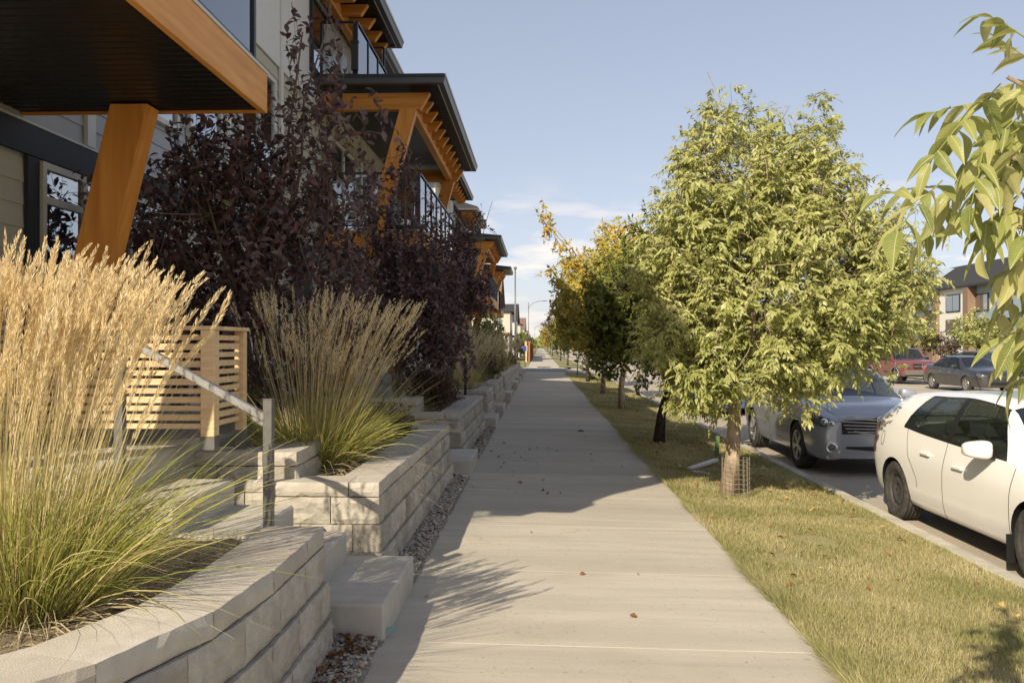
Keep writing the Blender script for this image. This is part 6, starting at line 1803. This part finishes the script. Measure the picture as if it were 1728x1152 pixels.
small_house('grey-roofed distant house along the brown fence', -3.9, 172, 184, 10, 5.8, 2.2, 'siding', 'roof', False)
small_house('pale distant house, last but one on its side', -3.8, 205, 218, 10, 5.6, 2.4, 'white', 'brown_roof')
small_house('tiny farthest house at the end of its row', -3.6, 250, 266, 10, 5.6, 2.2, 'cream', 'roof', False)

# ------------------------------------------------------------------ three-storey block across the road
blk = tag(empty('apartment_block', (45, 81.2, -0.16)), 'three-storey white, blue-grey and brown block across the road', 'building')
H3 = 7.9
boxo('wall', M['bluegrey'], blk, 0.0, 12, 0, 60, 0, H3)
def bay(y0, y1, mat, d):
    return boxo('wall_panel', M[mat], blk, -d, -0.001, y0, y1, 0.0, H3)
def win_w(y0, y1, z0, z1, d, cols=2):
    f = MB().box(-d - 0.08, -d - 0.002, y0, y1, z0, z1).build('window', M['darktrim'], blk)
    n = cols
    for i in range(n):
        a = y0 + 0.12 + (y1 - y0 - 0.24) * i / n; b = y0 + 0.12 + (y1 - y0 - 0.24) * (i + 1) / n
        MB().box(-d - 0.1, -d - 0.081, a + 0.05, b - 0.05, z0 + 0.12, z1 - 0.12).build('pane', M['window'], f)
for k in range(4):
    o = k * 16.0 - 3.0
    if o + 13 < 60:
        bay(o + 13.0, min(60, o + 19.0), 'white', 0.5) if o + 19 < 60.1 else None
        for (a, b, z0, z1) in ((14.2, 17.4, 5.3, 7.2), (14.2, 17.4, 2.9, 4.5)):
            if o + b < 60: win_w(o + a, o + b, z0, z1, 0.5)
        boxo('door', M['darktrim'], blk, -0.56, -0.501, o + 15, o + 16.6, 0.1, 2.2)
        boxo('pilaster', M['brick'], blk, -0.9, -0.002, o + 11.9, o + 12.95, 0, H3 + 0.1)
        boxo('pilaster', M['brick'], blk, -0.9, -0.002, o + 19.05, o + 20.1, 0, H3 + 0.1)
        if o + 28 < 61:
            boxo('balcony', M['brick'], blk, -1.6, -0.003, o + 20.2, o + 28.2, 4.75, 5.05)
            MB().box(-1.55, -1.5, o + 20.3, o + 28.0, 5.06, 5.9).build('balcony_glass', M['railglass'], blk)
            boxo('pilaster', M['brick'], blk, -1.2, -0.004, o + 19.2, o + 28.2, 0.0, 2.45)
    for (a, b, z0, z1) in ((21.5, 24.2, 5.2, 7.2), (25.2, 27.2, 5.2, 7.2), (21.5, 24.8, 2.8, 4.4), (25.6, 27.6, 2.8, 4.4)):
        if 0 < o + a and o + b < 60: win_w(o + a, o + b, z0, z1, 0.0)
for (a, b, z0, z1) in ((2.0, 5.0, 5.2, 7.0), (6.4, 9.2, 5.2, 7.0), (2.0, 5.0, 2.8, 4.4), (6.4, 9.2, 2.8, 4.4)): win_w(a, b, z0, z1, 0.0)
MB().add([(-0.9, -0.6, H3), (-0.9, 60.6, H3), (12.6, 60.6, H3), (12.6, -0.6, H3), (5.8, 4, H3 + 3.4), (5.8, 56, H3 + 3.4)], [(0, 1, 5, 4), (1, 2, 5), (2, 3, 4, 5), (3, 0, 4), (0, 3, 2, 1)]).build('roof', M['roof'], blk)
MB().box(-0.95, -0.85, -0.6, 60.6, H3 - 0.12, H3 + 0.1).build('gutter', M['darktrim'], blk)
for yc in (24.0, 40.0):
    MB().add([(-1.0, yc - 4.6, H3 + 0.02), (-1.0, yc + 4.6, H3 + 0.02), (-1.0, yc, H3 + 3.1), (5.0, yc, H3 + 3.1)], [(0, 1, 2), (1, 3, 2), (0, 2, 3), (0, 3, 1)]).build('gable', M['bluegrey'], blk)
    for sg in (-1, 1): MB().bar((-1.15, yc + sg * 4.9, H3 - 0.05), (-1.15, yc, H3 + 3.3), 0.3, 0.45).build('rake_board', M['brick'], blk)
# second block farther up the road
blk2 = tag(empty('apartment_block', (45, 150, -0.16)), 'farther long block across the road mostly behind trees', 'building')
boxo('wall', M['cream'], blk2, 0, 12, 0, 70, 0, 7.6)
MB().add([(-0.9, -0.6, 7.6), (-0.9, 70.6, 7.6), (12.6, 70.6, 7.6), (12.6, -0.6, 7.6), (5.8, 4, 11), (5.8, 66, 11)], [(0, 1, 5, 4), (1, 2, 5), (2, 3, 4, 5), (3, 0, 4), (0, 3, 2, 1)]).build('roof', M['brown_roof'], blk2)

# far kerb
fk = tag(empty('far_kerb', (20.0, 0, 0)), kind='structure')
for k in range(40):
    inst('kerb_stone', kme, fk, (0.42, 3 * k + 3 - 10, 0), (0, 0, math.pi))

# ------------------------------------------------------------------ trees across the road and in the distance
def far_tree(label, x, y, R, H, mat, seed, n=150, leaf=0.22, bark='darkbark', group='trees across the road', z0=-0.16):
    rg = np.random.default_rng(seed)
    lobes = [((x, y, z0 + H * 0.6), (R * 0.8, R * 0.8, H * 0.32))]
    for k in range(6):
        a = 2 * math.pi * k / 6 + rg.uniform(-0.4, 0.4)
        lobes.append(((x + math.cos(a) * R * 0.6, y + math.sin(a) * R * 0.6, z0 + H * rg.uniform(0.4, 0.75)), (R * 0.42, R * 0.42, H * 0.16)))
    limbs = [(0.35, l[0], 0.04) for l in lobes[1:]]
    tree('street_tree', label, (x, y, z0), lobes, (x, y, z0 + H * 0.85), 0.07, limbs, n, 'simple', mat, bark, seed, leaf, per=14, ratio=0.55, group=group, inner=0.3, twig_len=0.7, droop=0.5, twig_r=0.01)
far_tree('yellow-green tree in front of the white panel of the block', 29.2, 58, 2.2, 4.6, 'ashleaf', 101)
far_tree('purple-brown bushy tree beside the yellow-green one', 27.6, 60, 1.5, 3.2, 'brownleaf', 102, 110)
far_tree('green tree behind the red utility vehicle', 25.5, 60, 2.0, 4.4, 'ashleaf', 103, 150)
far_tree('tree behind the black sedan, hanging over the lawn', 26.5, 47, 1.6, 3.3, 'ashleaf', 104, 110)
far_tree('green tree by the end of the block', 33, 66, 2.4, 4.6, 'greenleaf', 105, 130)
far_tree('green tree across the road beyond the cross street', 22, 78, 2.4, 5.0, 'greenleaf', 106, 130)
far_tree('tall green tree far up the other side', 23, 100, 3.0, 6.5, 'greenleaf', 107, 130, 0.35)
far_tree('bare brown-leaved verge tree past the cross street', 2.2, 92, 2.1, 6.2, 'brownleaf', 108, 170, 0.26, group='verge trees beyond the cross street')
far_tree('light green verge tree nearest to the cross street on its far side', 2.3, 71, 1.6, 4.2, 'limeleaf', 109, 130, 0.2, group='verge trees beyond the cross street')
far_tree('yellow verge tree in the distance', 1.9, 130, 2.0, 6.0, 'yellowleaf', 110, 110, 0.35, group='verge trees beyond the cross street')
far_tree('second yellow verge tree, farther off', 2.0, 165, 2.2, 6.0, 'yellowleaf', 111, 90, 0.45, group='verge trees beyond the cross street')
far_tree('third yellow verge tree, farthest off', 2.0, 215, 2.4, 6.0, 'yellowleaf', 112, 70, 0.6, group='verge trees beyond the cross street')
far_tree('green street tree in front of the distant houses', -2.6, 140, 1.6, 4.5, 'limeleaf', 113, 80, 0.4, group='trees by the distant houses', z0=-0.05)
far_tree('small light green street tree near the brown gabled house', -2.7, 105, 1.0, 3.0, 'limeleaf', 114, 80, 0.3, group='trees by the distant houses', z0=-0.05)
# wood on the skyline
def skyline():
    rg = np.random.default_rng(5)
    n = 9000
    a = rg.uniform(-0.9, 1.2, n); d = rg.uniform(480, 620, n)
    x = np.sin(a) * d; y = np.cos(a) * d
    hmax = 5 + 3.5 * np.sin(a * 37) * np.sin(a * 91 + 1) + 2 * np.sin(a * 211)
    z = rg.uniform(0, 1, n) ** 0.7 * np.clip(hmax, 1.5, 20)
    P = np.stack([x, y, z - 0.4], -1)
    D = rand_dir(n, rg); N = rand_dir(n, rg); L = rg.uniform(2.5, 6, n)
    V, F = leaf_geo(P, D, N, L, L * 0.8)
    o = np_obj('treeline', V, F, M['greenleaf'])
    tag(o, 'far low belt of trees along the horizon', 'treeline', kind='stuff')
skyline()

# ------------------------------------------------------------------ near ash at the edge, leaves one by one
LEAFLETS = []
for k in range(6):
    rg = np.random.default_rng(200 + k)
    n_ = 10; V_ = []; F_ = []
    wid = 0.36 * rg.uniform(0.85, 1.15); curl = rg.uniform(0.08, 0.45); ph = rg.uniform(0, 6); sway = rg.normal(0, 0.05)
    for i in range(n_ + 1):
        t = i / n_
        w = 0.5 * wid * (math.sin(math.pi * t ** 0.82) ** 0.85) * (1 - 0.25 * t) + (0.004 if i == 0 else 0)
        if i == n_: w = 0.0
        zc = -curl * t * t + 0.015 * math.sin(7 * t + ph); yc = sway * math.sin(math.pi * t)
        for q in (-1, -0.5, 0, 0.5, 1):
            V_.append((t, yc + q * w, zc + abs(q) * w * 0.38 + 0.012 * math.sin(11 * t + ph) * abs(q)))
    for i in range(n_):
        for q in range(4):
            a_ = i * 5 + q
            F_.append((a_, a_ + 1, a_ + 6, a_ + 5))
    LEAFLETS.append(np_mesh('leaflet', np.array(V_), np.array(F_), M['nearleaf'], smooth=True))
near = tag(empty('ash_tree', (2.45, 1.35, -0.15)), 'close ash tree whose large leaves hang in from the edge of the picture', 'tree', 'verge trees')
BASE = Vector((2.45, 1.35, -0.15))
rg = np.random.default_rng(77)
mb = MB()
mb.tube([(2.45 - BASE.x, 1.35 - BASE.y, 0), (0.02, 0.02, 1.2), (0.0, 0.05, 2.0), (-0.1, 0.1, 2.9)], [0.1, 0.08, 0.06, 0.02], 10)
mb.build('trunk', M['bark'], near, True)
hubs = [px(1700, 130, Z=2.15), px(1690, 260, Z=2.0), px(1700, 380, Z=2.1), px(1740, 500, Z=1.95), px(1660, 330, Z=2.3), px(1760, 40, Z=2.2)]
lb = MB()
for i, h in enumerate(hubs):
    s = Vector((0.0, 0.03, 1.0 + 0.22 * (i % 4))); e = h - BASE
    mid = (s + e) / 2 + Vector((0, 0, 0.12))
    lb.tube([s, mid, e], [0.018, 0.01, 0.005], 6)
lb.build('branches', M['bark'], near, True)
spots = [(1660, 172, 1565, 182), (1650, 180, 1568, 250), (1690, 140, 1610, 215), (1740, 70, 1665, 12), (1750, 110, 1690, 60), (1600, 315, 1492, 302), (1590, 305, 1515, 360), (1625, 325, 1560, 395), (1660, 250, 1640, 330),
         (1700, 200, 1640, 260), (1720, 170, 1680, 260), (1740, 230, 1670, 300), (1700, 290, 1620, 350), (1740, 300, 1680, 380),
         (1735, 460, 1680, 530), (1750, 500, 1690, 560), (1760, 560, 1700, 590), (1750, 300, 1720, 400), (1735, 120, 1700, 210), (1720, 330, 1660, 400), (1760, 400, 1700, 450), (1650, 300, 1590, 330), (1775, 330, 1712, 440), (1770, 480, 1715, 560), (1775, 120, 1712, 160), (1772, 560, 1712, 640), (1760, 200, 1710, 290),
         (1760, 350, 1700, 350)]
nl = 0
tw = MB()
def compound(a, b, size):
    """seven leaflets along a stalk from a to b"""
    global nl
    d = (b - a); L = d.length; d.normalize()
    up = Vector((0, 0, 1)); s = d.cross(up).normalized()
    sagv = Vector((0, 0, -0.12 * L))
    tw.tube([a - BASE, (a + b) / 2 - BASE + sagv * 0.3, b - BASE + sagv], [0.0022, 0.0016, 0.001], 4)
    for t, sg in ((0.3, -1), (0.34, 1), (0.58, -1), (0.62, 1), (0.84, -1), (0.88, 1), (1.0, 0)):
        p = a + d * L * t + sagv * t * t
        ld = (d * (1.0 if sg == 0 else 0.6) + s * sg * 0.75 + Vector((0, 0, -0.45)) + Vector(rg.normal(0, 0.15, 3))).normalized()
        n = (up + Vector(rg.normal(0, 0.45, 3))).normalized()
        S_ = ld.cross(n).normalized(); N_ = S_.cross(ld)
        Mx = Matrix(((ld.x, S_.x, N_.x, 0), (ld.y, S_.y, N_.y, 0), (ld.z, S_.z, N_.z, 0), (0, 0, 0, 1)))
        sc = size * rg.uniform(0.8, 1.15)
        o = bpy.data.objects.new('leaflet', LEAFLETS[int(rg.integers(6))])
        o.matrix_local = Matrix.Translation(p - BASE) @ Mx @ Matrix.Scale(sc, 4)
        link(o, near); nl += 1
for (xa, ya, xb, yb) in spots:
    Z = rg.uniform(1.75, 2.25)
    compound(px(xa, ya, Z=Z), px(xb, yb, Z=Z + rg.uniform(-0.18, 0.18)), 0.088)
hub = [h for h in hubs]
for k in range(13):
    h = hub[k % len(hub)]
    Z = rg.uniform(1.9, 2.5)
    xx = rg.uniform(1680, 1745); yy = rg.uniform(140, 400)
    compound(px(xx + 35, yy - 10, Z=Z), px(xx - 30, yy + rg.uniform(0, 60), Z=Z), 0.085)
tw.build('leaf_stalks', M['nearleaf'], near)['kind'] = 'stuff'
# the rest of its small crown, outside the picture
n = 420
c = np.array([2.35, 1.55, 2.2]); P = c + rand_dir(n, rg) * np.array([0.75, 0.7, 0.75]) * np.sqrt(rg.uniform(0.1, 1, (n, 1)))
V, F = leaf_geo(P, rand_dir(n, rg) + np.array([0, 0, -0.5]), np.array([0, 0, 1.0]) + 0.6 * rand_dir(n, rg), np.full(n, 0.1), np.full(n, 0.036), LEAF9_T, LEAF9_F)
bp = []
for i, h in enumerate(hubs):
    s_ = np.array((0.0, 0.03, 1.0 + 0.22 * (i % 4))); e_ = np.array(h - BASE); m_ = (s_ + e_) / 2 + np.array((0, 0, 0.12))
    for t_ in rg.uniform(0.12, 0.72, 44):
        q_ = (1 - t_) ** 2 * s_ + 2 * t_ * (1 - t_) * m_ + t_ ** 2 * e_
        bp.append(q_ + rg.normal(0, 0.05, 3))
bp = np.array(bp); nb_ = len(bp)
V3, F3 = leaf_geo(bp + np.array(BASE), rand_dir(nb_, rg) + np.array([0, 0, -0.6]), np.array([-0.2, -0.3, 0.8]) + 0.6 * rand_dir(nb_, rg), rg.uniform(0.07, 0.11, nb_), rg.uniform(0.026, 0.04, nb_), LEAF9_T, LEAF9_F)
F = np.concatenate([F, F3 + len(V)]); V = np.concatenate([V, V3])
M['nearcrown'] = leaf_mat('near_ash_crown_leaf', [(0, (0.15, 0.20, 0.045)), (0.5, (0.34, 0.37, 0.10)), (1.0, (0.58, 0.54, 0.24))], 0.46, 0.42, 0.45)
np_obj('crown', V - np.array(BASE), F, M['nearcrown'], near)

# ------------------------------------------------------------------ small things on the verge and walk
t = tag(empty('tree_guard', (2.2, 9.72, -0.12)), 'rusty wire mesh guard around the big ash trunk', 'tree guard')
gb = MB()
for k in range(16):
    a = 2 * math.pi * k / 16
    gb.tube([(0.155 * math.cos(a), 0.155 * math.sin(a), 0), (0.15 * math.cos(a) + random.uniform(-.006, .006), 0.15 * math.sin(a), 0.46 + random.uniform(-0.02, 0.03))], 0.0024, 4)
gb.build('upright_wires', M['wire'], t)
gb = MB()
for k in range(9):
    z = 0.02 + 0.053 * k
    gb.tube([(0.153 * math.cos(a), 0.153 * math.sin(a), z + 0.004 * math.sin(3 * a)) for a in np.linspace(0, 2 * math.pi, 20)], 0.0024, 4, caps=False)
gb.build('ring_wires', M['wire'], t)
a = px(1163, 791, z=-0.07); b = px(1209, 776, z=-0.05)
tag(MB().bar(a, b, 0.075, 0.05, b=0.012).build('fallen_pipe', M['flash']), 'pale metal downpipe lying on the grass by the ash', 'pipe')
a = px(1168, 797, z=-0.08); d = Vector((0.35, -0.2, 0)).normalized()
Mx = Matrix.Translation(a) @ d.to_track_quat('Z', 'Y').to_matrix().to_4x4()
bt = MB().lathe([(0.0, 0), (0.032, 0.003), (0.034, 0.02), (0.032, 0.08), (0.034, 0.14), (0.03, 0.17), (0.013, 0.205), (0.013, 0.22)], 14, Mx).build('plastic_bottle', M['bottle'], None, True)
tag(bt, 'crumpled clear plastic bottle lying on the grass', 'bottle')
MB().lathe([(0.0, 0.236), (0.015, 0.236), (0.015, 0.218), (0.0, 0.218)], 12, Mx).build('cap', M['white'], bt)
M['greenpaint'] = plain('green_stake_paint', (0.10, 0.17, 0.06), 0.6)
p = px(1210, 768, z=-0.1)
tag(MB().bar((p.x, p.y, -0.12), (p.x + 0.01, p.y, 0.2), 0.07, 0.05).build('stake', M['greenpaint']), 'short green stake in the grass behind the ash trunk', 'stake')
p = px(980, 729, z=-0.025)
tag(MB().tube([(p.x - 0.05, p.y, 0.0 - 0.01), (p.x, p.y - 0.02, 0.012), (p.x + 0.06, p.y + 0.01, -0.012)], [0.01, 0.018, 0.006], 6).build('rubber_scrap', M['carblack']), 'curled black rubber scrap on the sidewalk', 'scrap')
M['teal'] = glass_mat('teal_wrapper', (0.10, 0.32, 0.27), 0.3, 0.2)
p = px(655, 1066, z=0.035)
tag(MB().add([(p.x - 0.04, p.y - 0.02, 0.036), (p.x + 0.04, p.y - 0.01, 0.034), (p.x + 0.03, p.y + 0.04, 0.06), (p.x - 0.03, p.y + 0.03, 0.045)], [(0, 1, 2), (0, 2, 3)]).build('wrapper', M['teal']), 'crumpled teal wrapper in the gravel by the first step', 'litter')

def litter(name, label, regions, mat, cat):
    Vs = []; Fs = []; off = 0
    for (n, xf, yf, zf, L) in regions:
        x = xf(n); y = yf(n); z = zf(x)
        P = np.stack([x, y, z], -1)
        az = RNG.uniform(0, 6.28, n)
        D = np.stack([np.cos(az), np.sin(az), RNG.normal(0, 0.15, n)], -1)
        N = np.array([0, 0, 1.0]) + 0.5 * rand_dir(n)
        LL = L * RNG.uniform(0.5, 1.2, n)
        V, F = leaf_geo(P - D * LL[:, None] * 0.5, D, N, LL, LL * RNG.uniform(0.4, 0.8, n), LEAF9_T * np.array([1, 1, 2.2]), LEAF9_F)
        Vs.append(V); Fs.append(F + off); off += len(V)
    tag(np_obj(name, np.concatenate(Vs), np.concatenate(Fs), M[mat]), label, cat, kind='stuff')
U = lambda a, b: (lambda n: RNG.uniform(a, b, n))
vz = lambda x: np.array([verge_z(a, 0) for a in x]) + RNG.uniform(0.012, 0.03, len(x))
litter('fallen_leaves', 'scattered yellow and brown fallen leaves on the verge', [(60, U(1.6, 3.45), U(3.8, 9), vz, 0.055), (150, U(1.6, 3.45), U(9, 18), vz, 0.07), (120, U(1.6, 3.45), U(18, 45), vz, 0.08)], 'litter', 'fallen leaves')
litter('leaf_litter', 'dry brown leaf litter caught in the gravel', [(70, U(-1.18, -0.88), U(3.8, 4.6), lambda x: RNG.uniform(0.03, 0.05, len(x)), 0.06), (45, U(-1.1, -0.88), U(5.7, 10.2), lambda x: RNG.uniform(0.028, 0.045, len(x)), 0.045),
        (150, U(-1.1, -0.86), U(10.2, 18), lambda x: RNG.uniform(0.028, 0.045, len(x)), 0.06), (70, U(-1.1, -0.86), U(18, 40), lambda x: RNG.uniform(0.028, 0.045, len(x)), 0.07)], 'litter_dark', 'leaf litter')
litter('stray_leaves', 'few stray brown leaves on the sidewalk slabs', [(26, lambda n: -0.8 + 1.1 * RNG.uniform(0, 1, n) ** 2, U(9, 16), lambda x: -TILT * (x + 0.86) + 0.012, 0.06), (12, U(-0.8, 1.4), U(5, 20), lambda x: -TILT * (x + 0.86) + 0.01, 0.045)], 'litter', 'fallen leaves')

# dry straw fallen on the planter soil
n = 900
P = np.stack([np.r_[RNG.uniform(-2.6, -1.42, 600), RNG.uniform(-2.1, -1.42, 300)], np.r_[RNG.uniform(2.4, 4.4, 600), RNG.uniform(6.2, 8.2, 300)], RNG.uniform(0.6, 0.63, n)], -1)
az = RNG.uniform(0, 6.28, n)
D = np.stack([np.cos(az), np.sin(az), RNG.normal(0, 0.08, n)], -1)
V, F, _, _ = ribbon_geo(P, D, RNG.normal(0, 0.12, (n, 3)) * np.array([1, 1, 0.1]), RNG.uniform(0.08, 0.3, n), np.full(n, 0.005), 4)
tag(np_obj('straw_litter', V, F, M['deadblade']), 'dry straw scattered on the planter soil under the grasses', 'straw', kind='stuff')
# ------------------------------------------------------------------ end
